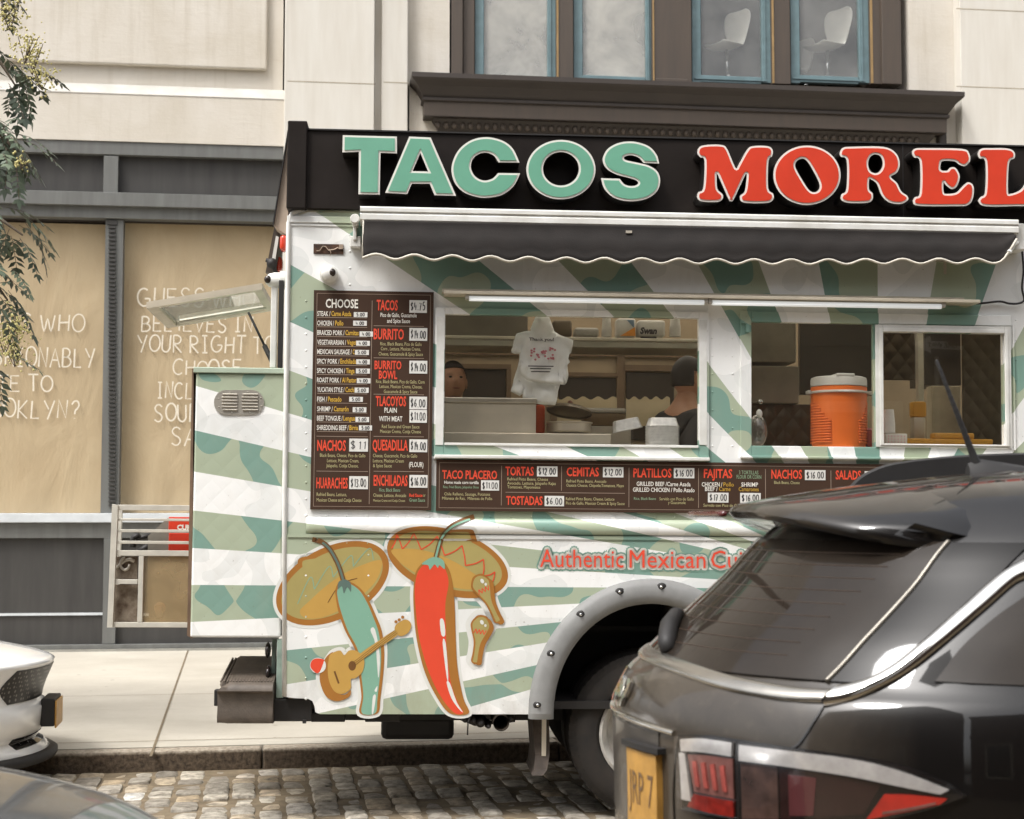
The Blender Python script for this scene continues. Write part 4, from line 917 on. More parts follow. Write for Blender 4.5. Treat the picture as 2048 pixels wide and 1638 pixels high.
# ================================================================ menu boards
M_board = mat('menu_brown', C(72, 55, 45), .5, var=.06, scale=5, spec=.12)
M_mline = mat('menu_line', C(150, 132, 116), .6, var=0); M_paperw = mat('sticker_white', C(226, 224, 218), .6, var=.06, scale=25)
TC = {'R': mat('print_red', C(226, 78, 52), .5, var=0), 'W': mat('print_white', C(232, 228, 218), .5, var=0), 'Y': mat('print_yellow', C(204, 164, 62), .5, var=0), 'O': mat('print_olive', C(186, 178, 130), .5, var=0), 'G': mat('print_green', C(142, 170, 138), .5, var=0)}
M_ink = mat('marker_ink', C(36, 34, 34), .6, var=0)
MD = -.016
def board(x0, y0, x1, y1, conv, border):
    a, b, c, e = rect(TR, x0, y0, x1, y1, MD); mb = MB(); mb.box((a, MD, c), (b, -.0025, e), .001)
    o = mb.build('menu_board', M_board, trk); mb = MB(); A = conv(*border[:2]); B = conv(*border[2:]); A, B = (min(A.x, B.x), min(A.z, B.z)), (max(A.x, B.x), max(A.z, B.z)); t = .0022
    A = (a + .016, c + .016); B = (b - .016, e - .016)
    for q_ in ((A[0], A[1], B[0], A[1] + t), (A[0], B[1] - t, B[0], B[1]), (A[0], A[1] + t, A[0] + t, B[1] - t), (B[0] - t, A[1] + t, B[0], B[1] - t)): mb.box((q_[0], MD - .0008, q_[1]), (q_[2], MD - .0001, q_[3]))
    return o, mb
class Menu:
    def __init__(s, o, lines, conv): s.o, s.ln, s.cv = o, lines, conv; s.t = {k: MB() for k in TC}; s.ink = MB(); s.st = []
    def text(s, t, x0, x1, yb, cap, c, bold=None):
        m = s.cv((x0 + x1) / 2, yb); a, b = s.cv(x0, yb).x, s.cv(x1, yb).x; h = s.cv((x0 + x1) / 2, yb - cap).z - m.z
        mb = MB(); put_text(mb, t, a, b, m.z, h, MD - .0012, {'R': .022, 'W': .012}.get(c, .0) if bold is None else bold); mb.build('lettering', TC[c], s.o)
    def line(s, x0, y0, x1, y1):
        a, b = s.cv(x0, y0), s.cv(x1, y1); t = .0014
        if abs(x1 - x0) > abs(y1 - y0): z = (a.z + b.z) / 2; s.ln.box((a.x, MD - .0008, z - t), (b.x, MD - .0001, z + t))
        else: x = (a.x + b.x) / 2; s.ln.box((x - t, MD - .0008, b.z), (x + t, MD - .0001, a.z))
    def price(s, x0, y0, x1, y1, t, small=False):
        a, b = s.cv(x0, y1), s.cv(x1, y0); mb = MB(); mb.box((a.x, MD - .002, a.z), (b.x, MD - .0002, b.z))
        mb.build('price_sticker', M_paperw, s.o)
        w_, h = b.x - a.x, b.z - a.z; mb = MB(); put_hand(mb, t, a.x + w_ * (.2 if small else .08), b.x - w_ * (.16 if small else .05), a.z + h * .2, h * .6, MD - .003, .0034 if small else .0042, .05); mb.build('price_lettering', M_ink, s.o)
    def done(s):
        s.ln.build('rule_lines', M_mline, s.o)
cv1 = lambda x, y: T(600 + x / 3.275, 560 + y / 3.275, MD)
o, ln = board(624, 582, 865, 1020, cv1, (95, 85, 855, 1487)); m = Menu(o, ln, cv1)
m.text('CHOOSE', 168, 380, 182, 55, 'W', .02)
items = [('STEAK /', 113, 199, 'Carne Asada', 205, 336, 236, (352, 212, 442, 243), '5.00'), ('CHICKEN /', 113, 222, 'Pollo', 230, 284, 298, (348, 268, 438, 299), '4.00'), ('BRAICED PORK /', 113, 291, 'Carnitas', 297, 384, 361, (390, 338, 478, 370), '4.00'),
 ('VEGETARIARIAN /', 113, 301, 'Veget', 307, 370, 424, (368, 399, 458, 430), '4.00'), ('MEXICAN SAUSAGE /', 113, 339, 'C', 345, 358, 486, (360, 459, 452, 490), '5.00'), ('SPICY PORK /', 111, 258, 'Enchilada', 264, 368, 548, (368, 521, 458, 552), '4.00'),
 ('SPICY CHICKEN /', 111, 295, 'Tinga', 301, 357, 610, (366, 581, 458, 612), '5.00'), ('ROAST PORK /', 111, 269, 'Al Pastor', 275, 370, 671, (372, 644, 462, 676), '4.00'), ('YUCATAN STYLE /', 112, 291, 'Cochi', 297, 356, 734, (358, 706, 450, 738), '5.00'),
 ('FISH /', 112, 177, 'Pescado', 183, 272, 796, (322, 766, 412, 797), '5.00'), ('SHRIMP /', 112, 214, 'Camarón', 221, 318, 860, (345, 834, 435, 866), '5.00'), ('BEEF TONGUE /', 111, 279, 'Lengua', 284, 360, 921, (363, 898, 453, 930), '5.00'), ('SHREDDING BEEF /', 110, 318, 'Birria', 323, 380, 983, (386, 953, 472, 985), '5.00')]
for (a, xa, xb, b, xc, xd, y, st, pr) in items:
    m.text(a, xa, xb, y, 31, 'W'); m.text(b, xc, xd, y, 31, 'Y', .02); m.line(113, y + 10, 440, y + 11); m.price(*st, pr, True)
def para(L, c, cap):
    for (t, a, b, y) in L: m.text(t, a, b, y, cap, c)
RED1 = [('NACHOS', 113, 300, 1117, 66), ('HUARACHES', 107, 312, 1363, 66), ('TACOS', 502, 640, 197, 64), ('BURRITO', 482, 680, 388, 66), ('BURRITO', 488, 664, 584, 53), ('BOWL', 516, 636, 647, 52), ('TLACOYOS', 496, 694, 825, 62), ('QUESADILLA', 475, 706, 1115, 66), ('ENCHILADAS', 482, 704, 1347, 66)]
for t, a, b, y, k in RED1: m.text(t, a, b, y, k, 'R')
for st, pr in (((322, 1040, 446, 1123), '$11'), ((322, 1286, 446, 1369), '$13.00'), ((716, 134, 832, 214), '$4.75'), ((716, 316, 834, 397), '$14.00'), ((716, 530, 834, 612), '$14.00'), ((716, 765, 832, 846), '$6.00'), ((716, 852, 832, 934), '$11.00'), ((716, 1045, 834, 1127), '$14.00'), ((716, 1278, 836, 1360), '$16.00')): m.price(*st, pr)
para([('Pico de Gallo, Guacamole', 527, 764, 243), ('and Spice Sauce', 570, 720, 281)], 'W', 26)
para([('Rice, Black Beans, Pico de Gallo', 526, 797, 430), ('Corn , Lettuce, Mexican Crema,', 530, 790, 462), ('Cheese, Guacamole & Spicy Sauce', 515, 805, 496), ('Rice, Black Beans, Pico de Gallo, Corn', 498, 816, 677), ('Lettuce, Mexican Crema, Cheese,', 520, 800, 709), ('Guacamole & Spicy Sauce', 549, 768, 742), ('Red Sauce and Green Sauce', 536, 782, 971), ('Mexican Crema, Cotija Cheese', 525, 792, 1003), ('Cheese, Guacamole, Pico de Gallo', 478, 768, 1162), ('Lettuce, Mexican Cream', 478, 680, 1195), ('& Spice Sauce', 478, 600, 1227), ('Cheese, Lettuce, Avocado', 480, 695, 1421),
 ('Black Beans, Cheese, Pico de Gallo', 131, 428, 1160), ('Lettuce, Mexican Cream,', 177, 386, 1194), ('Jalapeño, Cotija Cheese,', 172, 382, 1227), ('Refried Beans, Lettuce,', 109, 306, 1415), ('Mexican Cheese and Cotija Cheese', 109, 402, 1452)], 'O', 22)
para([('Mexican Crema and Cotija Cheese', 480, 688, 1452)], 'O', 15)
para([('PLAIN', 553, 634, 869), ('WITH MEAT', 517, 670, 925), ('(FLOUR)', 714, 808, 1225)], 'W', 32)
para([('Rice, Black Beans', 520, 656, 1386), ('Green Sauce', 716, 818, 1452)], 'G', 22); para([('Red Sauce', 716, 802, 1420)], 'R', 20); para([('or', 806, 822, 1420)], 'O', 22)
m.line(463, 135, 463, 1468)
for y in (302, 512, 750, 1026, 1254): m.line(482, y, 812, y)
for y in (1025, 1253): m.line(108, y, 445, y)
m.done()
cv2 = lambda x, y: T(860 + x / 3.413, 900 + y / 3.413, MD)
o, ln = board(872, 924, 1850, 1026, cv2, (60, 80, 3300, 400)); m = Menu(o, ln, cv2); K = 1297
for t, a, b, y, k in (('TACO PLACERO', 83, 458, 197, 56), ('TORTAS', 515, 708, 173, 57), ('CEMITAS', 933, 1152, 178, 57), ('TOSTADAS', 520, 768, 374, 57), ('PLATILLOS', 1388, 1648, 186, 58), ('FAJITAS', K + 572, K + 766, 190, 58), ('NACHOS', K + 1033, K + 1242, 195, 58), ('SALADS', K + 1472, K + 1645, 200, 58)): m.text(t, a, b, y, k, 'R')
for st, pr in (((348, 208, 472, 276), '$11.00'), ((730, 112, 870, 180), '$12.00'), ((1180, 118, 1320, 186), '$12.00'), ((782, 314, 915, 383), '$6.00'), ((1664, 124, 1804, 192), '$16.00'), ((K + 600, 292, K + 740, 358), '$17.00'), ((K + 820, 294, K + 960, 360), '$16.00'), ((K + 1262, 138, K + 1402, 205), '$16.00'), ((K + 1670, 146, K + 1810, 212), '$12.00')): m.price(*st, pr)
para([('Home made corn tortilla', 98, 332, 231), ], 'W', 20); para([('Rice, Fried Beans, Jalapeños Slices', 90, 332, 261), ('Rice, Black Beans', 1392, 1542, 340)], 'G', 17); para([('3 TORTILLAS', K + 812, K + 944, 166), ('FLOUR OR CORN', K + 796, K + 964, 196)], 'G', 25)
para([('Chile Relleno, Sausage, Potatoes', 97, 410, 311), ('Milanesa de Res,  Milanesa de Pollo', 83, 424, 340), ('Refried Pinto Beans, Cheese', 528, 805, 209), ('Avocado, Lettuce, Jalapeño Rajas', 528, 858, 237), ('Tomatoes, Mayonnaise', 528, 752, 263), ('Refried Pinto Beans, Avocado', 931, 1203, 223), ('Oaxaca Cheese, Chipotle,Tomatoes, Mayo', 931, 1322, 252), ('Refried Pinto Beans, Cheese, Lettuce', 928, 1258, 344), ('Pico de Gallo, Mexican Cream & Spicy Sauce', 928, 1328, 374), ('Servido con Pico de Gallo', 1566, 1800, 344), ('y Guacamole', 1625, 1744, 369), ('Servido con Pico de Gallo', K + 569, K + 832, 388), ('Black Beans, Cheese', K + 1052, K + 1226, 232)], 'O', 20)
para([('GRILLED BEEF /Carne Asada', 1410, 1778, 246), ('GRILLED CHICKEN / Pollo Asado', 1385, 1806, 286), ('CHICKEN /', K + 558, K + 698, 249), ('BEEF /', K + 580, K + 666, 280), ('SHRIMP', K + 828, K + 942, 250)], 'W', 28)
para([('Pollo', K + 706, K + 776, 249), ('Carne', K + 676, K + 754, 280), ('Camarones', K + 810, K + 946, 281)], 'Y', 28)
for x, y0_, y1_ in ((488, 108, 378), (898, 112, 278), (1358, 120, 390), (1833, 125, 395), (K + 993, 130, 398), (K + 1440, 140, 400)): m.line(x, y0_, x, y1_)
m.line(515, 290, 1330, 294); m.done()
# slogan with white and teal keylines
M_teal = mat('print_teal', C(124, 160, 144), .45, var=0)
sl = T(1078, 1134, -.0075); s1 = T(1412, 1134, -.0075); s2 = T(1422, 1134, -.0075); hcap = T(1200, 1099, -.0075).z - T(1200, 1134, -.0075).z
wds = (('Authentic', 1080, 1247), ('Mexican', 1259, 1411), ('Cuisine', 1422, 1560))
def slog(dx, dz, d, mat_, bold, nm, par):
    mb = MB()
    for t, a, b in wds:
        A, B = T(a, 1134, d).x, T(b, 1134, d).x; put_text(mb, t, A + dx, B + dx, sl.z + dz, hcap, d, 0)
    return mb
mb = MB(); ks = [(math.cos(R(a)), math.sin(R(a))) for a in range(0, 360, 30)]
for c, s_ in ks:
    m_ = slog(c * .021, s_ * .021, -.0074, M_teal, 0, '', None); mb.add(m_.v, m_.f)
so = mb.build('slogan', M_teal, trk, normals=False)
mb = MB()
for c, s_ in ks:
    m_ = slog(c * .012, s_ * .012, -.0084, M_teal, 0, '', None); mb.add(m_.v, m_.f)
mb.build('slogan_keyline', TC['W'], so, normals=False)
slog(0, 0, -.0094, None, 0, '', None).build('slogan_lettering', TC['R'], so)
# ================================================================ painted mural of peppers in sombreros
def zc_(p, d): v = T(540 + p[0] / 3.723, 1020 + p[1] / 3.723, d); return (v.x, v.z)
cols = {'w': mat('mural_white', C(222, 222, 216), .4, var=.04), 'b': mat('mural_brown', C(164, 110, 48), .4, var=.05), 'o': mat('mural_olive', C(168, 154, 96), .4, var=.04), 'y': mat('mural_gold', C(192, 152, 78), .4, var=.04), 't': mat('mural_teal', C(128, 172, 150), .4, var=.03), 'd': mat('mural_dark', C(92, 112, 104), .4, var=0), 'r': mat('mural_red', C(222, 76, 50), .4, var=.03), 'k': mat('mural_dark_brown', C(112, 76, 40), .4, var=0)}
mzm = T(612, 1050).z
def over_belt(o):
    '''let the printed sheet run up over the belt moulding and the seam strip below it'''
    b = bmesh.new(); b.from_mesh(o.data)
    zs_ = [mzm + .042 * math.sin(R(a)) for a in range(-90, 91, 15)] + [zseam + .003, zseam + .0235]
    for z in zs_: bmesh.ops.bisect_plane(b, geom=b.verts[:] + b.edges[:] + b.faces[:], plane_co=(0, 0, z), plane_no=(0, 0, 1), dist=1e-6)
    xm = T(614, 1050).x; bmesh.ops.bisect_plane(b, geom=b.verts[:] + b.edges[:] + b.faces[:], plane_co=(xm, 0, 0), plane_no=(1, 0, 0), dist=1e-6)
    for v in b.verts:
        z = v.co.z
        if abs(z - mzm) <= .0421 and v.co.x > xm - .001: v.co.y += .006 - .031 * math.sqrt(max(0, 1 - ((z - mzm) / .0421) ** 2))
        elif zseam + .0029 <= z <= zseam + .0236: v.co.y -= .0065
        elif z > zseam: v.co.y += .004
    b.to_mesh(o.data); b.free()
def sh(mb, P, d, k=6): mb.prism([[Vector(zc_(p, d)) for p in cat(P, k)]], d, d)
def stroke(mb, P, wd, d): mb.ribbon([zc_(p, d) for p in cat(P, 6, False)], wd, d)
D0 = -.0068; st = .0007
lh = [(p.x, p.y) for p in ell(466, 545, 452, 268, 40, R(-27))]; lcr = [(232, 560), (206, 400), (240, 352), (395, 336), (500, 330), (420, 500)]
lp = [(490, 580), (530, 525), (600, 535), (680, 590), (740, 680), (790, 790), (832, 900), (850, 1040), (845, 1200), (822, 1400), (800, 1514), (670, 1514), (680, 1390), (665, 1250), (640, 1060), (560, 900), (510, 760), (490, 650)]
rh = [(p.x, p.y) for p in ell(1322, 388, 466, 240, 40, R(17.5))]; rcr = [(1270, 200), (1310, 155), (1480, 143), (1524, 175), (1540, 300), (1400, 330)]
rp = [(1070, 560), (1090, 450), (1160, 380), (1250, 362), (1320, 420), (1355, 520), (1375, 700), (1385, 1000), (1400, 1200), (1440, 1400), (1480, 1514), (1340, 1514), (1240, 1390), (1150, 1200), (1090, 950), (1068, 700)]
gb = [(430, 1110), (470, 1060), (530, 1045), (560, 1078), (600, 1042), (660, 1055), (706, 1120), (690, 1210), (640, 1250), (602, 1270), (590, 1390), (500, 1425), (420, 1390), (372, 1290), (372, 1200)]
ma = [(1505, 545), (1530, 495), (1580, 490), (1640, 540), (1660, 620), (1720, 680), (1755, 745), (1700, 790), (1640, 790), (1690, 870), (1680, 960), (1640, 1020), (1650, 1080), (1590, 1170), (1540, 1165), (1500, 1110), (1530, 1000), (1510, 860), (1540, 800), (1610, 740), (1600, 690), (1520, 620)]
MAR = [(1572, 555, 1700, 830), (1570, 862, 1525, 1135)]
def mshape(cx_, cy_, hx, hy, gro):
    a = math.atan2(hy - cy_, hx - cx_); dx_, dy_ = math.cos(a), math.sin(a); nx_, ny_ = -dy_, dx_; L_ = math.hypot(hx - cx_, hy - cy_); P = []
    for (t, w_) in ((-68 - gro, 0), (-56 - gro, 34 + gro * .6), (-10, 64 + gro), (45, 52 + gro), (L_ * .45, 22 + gro), (L_ * .75, 16 + gro), (L_ * .97, 18 + gro), (L_ + gro, 6)): P.append((cx_ + dx_ * t + nx_ * w_, cy_ + dy_ * t + ny_ * w_))
    for (t, w_) in ((L_ + gro, 6), (L_ * .97, 18 + gro), (L_ * .75, 16 + gro), (L_ * .45, 22 + gro), (45, 52 + gro), (-10, 64 + gro), (-56 - gro, 34 + gro * .6)): P.append((cx_ + dx_ * t - nx_ * w_, cy_ + dy_ * t - ny_ * w_))
    return P
mb = MB(); big = [lh, lcr, rcr, lp, rh, rp, gb] + [mshape(*m_, 26) for m_ in MAR]
for P in big:
    Q = [Vector(zc_(p, D0)) for p in cat(P, 6)]; mb.prism([inset(Q, -.017)], D0, D0)
mu = mb.build('mural', cols['w'], trk, normals=False); over_belt(mu)
class Lay:
    def __init__(s, nm): s.nm = nm; s.mb = MB(); s.ms = []; s.i = 0
    def m(s, k):
        if cols[k] not in s.ms: s.ms.append(cols[k])
        s.mb.cur = s.ms.index(cols[k]); s.i += 1; return s.mb, s.d0 - .00014 * s.i
    d0 = D0
    def p(s, k, P, kk=6): mb, d = s.m(k); sh(mb, P, d, kk); return s
    def s(s, k, P, w_): mb, d = s.m(k); stroke(mb, P, w_, d); return s
    def end(s, nx=0): over_belt(s.mb.build(s.nm, s.ms, mu, normals=False))
S = Lay('sombrero'); S.p('b', lcr); S.p('b', lh, 3)
S.p('o', ell(462, 545, 408, 222, 40, R(-27)), 2)
S.p('y', [(222, 752), (300, 672), (400, 580), (540, 480), (680, 412), (822, 372), (828, 440), (780, 540), (680, 640), (540, 735), (390, 800), (270, 805)])
S.p('o', [(262, 470), (240, 405), (262, 372), (395, 358), (400, 372), (320, 430)], 4)
for P in ([(205, 700), (300, 500), (330, 590)], [(330, 590), (440, 420), (470, 500)], [(470, 500), (600, 340), (620, 420)], [(620, 420), (740, 285), (770, 370)]): S.s('t', P, .004)
S.s('k', [(430, 690), (500, 580), (560, 535), (650, 508)], .004); S.end()
G = Lay('green_pepper'); G.d0 = D0 - .0018
G.p('b', lp); G.p('t', [(502, 592), (540, 545), (600, 552), (668, 602), (724, 692), (770, 800), (806, 900), (826, 1040), (822, 1200), (800, 1400), (784, 1512), (684, 1512), (694, 1390), (682, 1250), (656, 1050), (580, 900), (530, 760), (505, 660)])
G.p('w', [(748, 895), (782, 890), (818, 1090), (806, 1250), (785, 1000)], 4); G.p('w', [(778, 1345), (800, 1310), (795, 1352)], 4); G.p('w', [(766, 1390), (788, 1385), (770, 1510), (758, 1508)], 4)
G.s('k', [(545, 520), (505, 400), (445, 292), (385, 238), (315, 218)], .026); G.s('d', [(545, 520), (505, 400), (445, 292), (390, 242)], .012)
G.p('d', [(505, 590), (512, 535), (560, 518), (600, 545), (602, 610), (575, 575), (550, 622), (535, 568)], 4); G.end()
G = Lay('guitar'); G.d0 = D0 - .0040
G.p('b', [(415, 1100), (470, 1060), (440, 1150), (450, 1280), (500, 1360), (560, 1375), (600, 1340), (590, 1390), (500, 1424), (420, 1390), (375, 1290), (375, 1200)])
G.p('y', [(435, 1130), (450, 1075), (520, 1046), (553, 1080), (590, 1046), (650, 1052), (700, 1110), (690, 1200), (640, 1250), (602, 1262), (600, 1330), (540, 1370), (480, 1350), (442, 1280), (430, 1200)])
G.p('y', [(660, 1078), (690, 1112), (820, 1020), (952, 930), (926, 896), (800, 980)], 2); G.p('y', [(930, 902), (940, 852), (1010, 815), (1052, 850), (1032, 910), (972, 940)], 4)
G.p('k', ell(612, 1160, 28, 36, 16), 2); G.s('k', [(480, 1200), (512, 1292)], .010)
for o_ in (-9, 0, 9): G.s('k', [(620 + o_, 1150 + o_), (940 + o_, 905 + o_)], .0022)
for p in ((938, 832), (962, 818), (988, 798)): G.p('b', ell(p[0], p[1], 12, 12, 10), 2)
G.end()
S = Lay('sombrero'); S.d0 = D0 - .0003; S.p('b', rcr); S.p('b', rh, 3)
S.p('o', ell(1322, 380, 420, 196, 40, R(17.5)), 2)
S.p('y', [(908, 296), (1050, 288), (1200, 314), (1350, 374), (1480, 448), (1600, 540), (1520, 590), (1360, 575), (1180, 515), (1020, 430), (940, 360)]); S.p('o', [(1340, 172), (1462, 163), (1490, 190), (1496, 250), (1430, 215)], 4)
zz = [(905, 285), (945, 182), (985, 290), (1070, 172), (1125, 295), (1245, 195), (1300, 338), (1430, 265), (1455, 413), (1590, 368), (1585, 490), (1675, 460), (1640, 560)]
for a, b in zip(zz, zz[1:]): S.s('r', [a, ((a[0] + b[0]) / 2 + 6, (a[1] + b[1]) / 2 + 8), b], .006)
S.end()
G = Lay('red_pepper'); G.d0 = D0 - .0024; G.p('b', rp)
G.p('r', [(1080, 560), (1106, 452), (1170, 396), (1250, 386), (1300, 430), (1330, 540), (1306, 700), (1310, 900), (1320, 1100), (1350, 1300), (1400, 1440), (1440, 1510), (1372, 1510), (1272, 1390), (1180, 1200), (1110, 950), (1082, 700)])
G.p('w', [(1265, 818), (1294, 822), (1305, 930), (1276, 930)], 3); G.p('w', [(1285, 985), (1308, 990), (1328, 1240), (1316, 1248)], 3); G.p('w', [(1315, 1285), (1340, 1290), (1390, 1430), (1436, 1505), (1405, 1480), (1350, 1400)], 3)
G.s('k', [(1235, 350), (1278, 210), (1350, 122), (1450, 72), (1520, 48)], .026); G.s('t', [(1235, 350), (1275, 215), (1345, 132), (1440, 85), (1490, 68)], .011)
G.p('t', [(1130, 400), (1215, 350), (1290, 375), (1300, 440), (1262, 410), (1250, 432), (1225, 405), (1190, 445), (1178, 412)], 4); G.end()
G = Lay('maraca'); G.d0 = D0 - .0044
for m_ in MAR:
    cx_, cy_, hx, hy = m_; a_ = math.atan2(hy - cy_, hx - cx_); rx_ = lambda t, w_: (cx_ + math.cos(a_) * t - math.sin(a_) * w_, cy_ + math.sin(a_) * t + math.cos(a_) * w_)
    sh_ = [(p[0] + 26, p[1] + 14) for p in mshape(*m_, 6)]; G.p('b', sh_, 4); G.p('b', mshape(*m_, 12), 4); G.p('o', mshape(*m_, -2), 4)
    z = [rx_(28 + (34 if i % 2 else 0), -46 + i * 13) for i in range(8)]
    for a, b in zip(z, z[1:]): G.s('r', [a, b], .0045)
    G.p('w', ell(cx_ + 8, cy_ - 26, 13, 18, 12, -.5), 2); G.p('w', ell(cx_ + 34, cy_ - 2, 9, 11, 12), 2)
G.end()
mb = MB(); mb.cur = 0; sh(mb, ell(357, 1158, 60, 58, 20), -.0122, 2); mb.cur = 1; sh(mb, [(302, 1170), (310, 1125), (345, 1105), (398, 1112), (400, 1130), (370, 1205), (340, 1212)], -.0124, 4); mb.build('round_sticker', [cols['w'], cols['r']], mu, normals=False)
# ================================================================ inside the truck, seen through its windows
def D(px, py, d): return T(px, py, d)
def inbox(name, m, x0_, y0_, x1_, y1_, d0, d1, parent=trk, bev=.004):
    mb = MB(); tbox(mb, x0_, y0_, x1_, y1_, d0, d1, bev); return mb.build(name, m, parent)
inbox('steel_counter', M_steel, 860, 866, 1222, 905, .16, .5)
inbox('steel_counter', M_steel, 1222.5, 896, 2030, 910, .05, .5)
inbox('griddle_hood', M_steel, 850, 806, 1072, 865.5, .20, .62)
inbox('hood_rim', mat('bright_steel', C(204, 198, 184), .3, .7), 850, 795, 1074, 805.5, .19, .63)
inbox('overhead_shelf', M_alu, 860, 681, 1420, 694, .75, 1.15); inbox('shelf_lip', M_steel, 860, 674, 1420, 680.5, .74, .76)
inbox('wall_cabinet', mat('cabinet_gray', C(120, 112, 100), .4, .3), 860, 560, 1056, 673, .8, 1.15)
# back wall: windows, doors and trim seen in the gloom
M_trim = mat('brown_trim', C(104, 84, 62), .5, var=.15)
bw = DEP - .065
for r_ in ((925, 738, 1012, 800), (1118, 755, 1232, 842), (1252, 745, 1348, 880)):
    inbox('back_window', M_intd, *r_, bw - .01, bw - .001)
mb = MB()
for r_ in ((915, 728, 1022, 737), (1013, 738, 1022, 850), (1110, 745, 1240, 753), (1234, 700, 1250, 900), (1245, 730, 1350, 742), (860, 700, 1420, 712), (1102, 753, 1116, 850), (1064, 700, 1070, 860)): tbox(mb, *r_, bw - .03, bw - .011)
mb.build('back_trim', M_trim, trk)
# cream cloth with a wavy hem
mb = MB()
for (xa_, xb_) in ((1114, 1234), (1252, 1340)):
    top = [T(xa_ + (xb_ - xa_) * i / 24, 796 + 3.5 * math.sin(i * 1.05), 1.5) for i in range(25)]; bot = [T(xa_ + (xb_ - xa_) * i / 24, 852, 1.5) for i in range(25)]
    mb.grid([bot, top])
mb.build('wavy_curtain', mat('cream_cloth', C(206, 190, 156), .8, var=.06), trk)
for r_, m_ in (((1500, 600, 1592, 724), mat('gray_panel_in', C(132, 124, 110), .45, .2)), ((1500, 732, 1598, 806), mat('gray_panel_in', C(132, 124, 110), .45, .2))): inbox('refrigerator', m_, *r_, .55, 1.0)
mb = MB(); mb.sphere(T(1521, 804, .53), .018, 10, 8); mb.build('fridge_knob', M_chrome, trk, smooth=True)
def quilt_metal():
    m = NT('quilted_steel'); sx = m.n('ShaderNodeSeparateXYZ'); m.l(m.coord(), sx.inputs[0]); k = 2 * math.pi / .1
    X, Z = sx.outputs[0], sx.outputs[2]
    a = m.math('SINE', m.math('MULTIPLY', m.math('ADD', X, m.math('MULTIPLY', Z, .8)), k * .5)); b = m.math('SINE', m.math('MULTIPLY', m.math('SUBTRACT', X, m.math('MULTIPLY', Z, .8)), k * .5))
    m.bump(m.math('MULTIPLY', m.math('ABSOLUTE', a), m.math('ABSOLUTE', b)), .35, .03)
    m.b.inputs['Base Color'].default_value = C(74, 64, 52); m.b.inputs['Metallic'].default_value = .7; m.b.inputs['Roughness'].default_value = .35; return m.m
MQ = quilt_metal()
inbox('quilted_splash', MQ, 1500, 808, 1625, 895, .6, .62); inbox('quilted_splash', MQ, 1925, 600, 2040, 895, .7, .72); inbox('quilted_splash', MQ, 1750, 600, 1830, 760, 1.0, 1.02)
inbox('dark_column', M_intd, 1600, 600, 1760, 790, 1.0, 1.05); inbox('white_column', mat('pale_panel', C(196, 184, 160), .5), 1864, 772, 1922, 895, .9, 1.0)
inbox('post', M_steel, 1836, 640, 1848, 895, .8, .85); inbox('dark_shelf', M_intd, 1850, 640, 1922, 770, 1.0, 1.3)
M_yel = mat('yellow_plastic', C(204, 150, 48), .5, var=.06)
# things standing inside -------------------------------------------------
def at_base(px, py, d): return T(px, py, d)
t = thing('water_cooler', 'round orange drinks cooler with a pale gray lid and rim in the service window', 'cooler', TR, T(1678, 897, .17)); b = OFF[t.name]
M_or = mat('orange_plastic', C(226, 112, 40), .45, var=.05, scale=6); M_lid = mat('gray_lid', C(196, 196, 190), .45, var=.05)
mb = MB(); ys = [(893, 57), (868, 56), (835, 56), (800, 56), (792, 57.5)]
zz_ = lambda y: T(1678, y, .17).z - b.z
mb.lathe(b, [(55 / 375, 0), (55.5 / 375, zz_(885)), (56.5 / 375, zz_(830)), (57.5 / 375, zz_(795)), (57.5 / 375, zz_(776)), (54 / 375, zz_(774))], 48); mb.build('body', M_or, t, smooth=True, auto=40)
mb = MB()
for k in range(-9, 10):
    pass
for side in (-1, 1):
    for i in range(16):
        z = b.z + .03 + i * .0145; a0 = 8 + max(0, (i - 9)) * 2.2
        pts = [(b.x + side * .152 * math.cos(R(a)), b.y - .152 * math.sin(R(a)), z) for a in range(-20, int(62 - max(0, i - 8) * 5), 8)]; mb.tube(pts, .0045, 6)
mb.build('grip_ribs', M_or, t, smooth=True)
mb = MB(); mb.lathe((b.x, b.y, b.z), [(.150, zz_(789)), (.167, zz_(787.5)), (.167, zz_(784.5)), (.150, zz_(783))], 48, cap=False)
for side in (-1, 1): mb.box((b.x + side * .160, b.y - .03, b.z + zz_(790)), (b.x + side * .180, b.y + .03, b.z + zz_(782)), .006)
mb.build('rim', M_lid, t, smooth=True, auto=40)
mb = MB(); mb.lathe((b.x, b.y, b.z), [(.154, zz_(774)), (.154, zz_(762)), (.150, zz_(757)), (.135, zz_(755)), (.02, zz_(754))], 48); mb.box((b.x - .05, b.y - .15, b.z + zz_(757)), (b.x + .05, b.y + .15, b.z + zz_(751)), .006)
mb.build('lid', M_lid, t, smooth=True, auto=40)
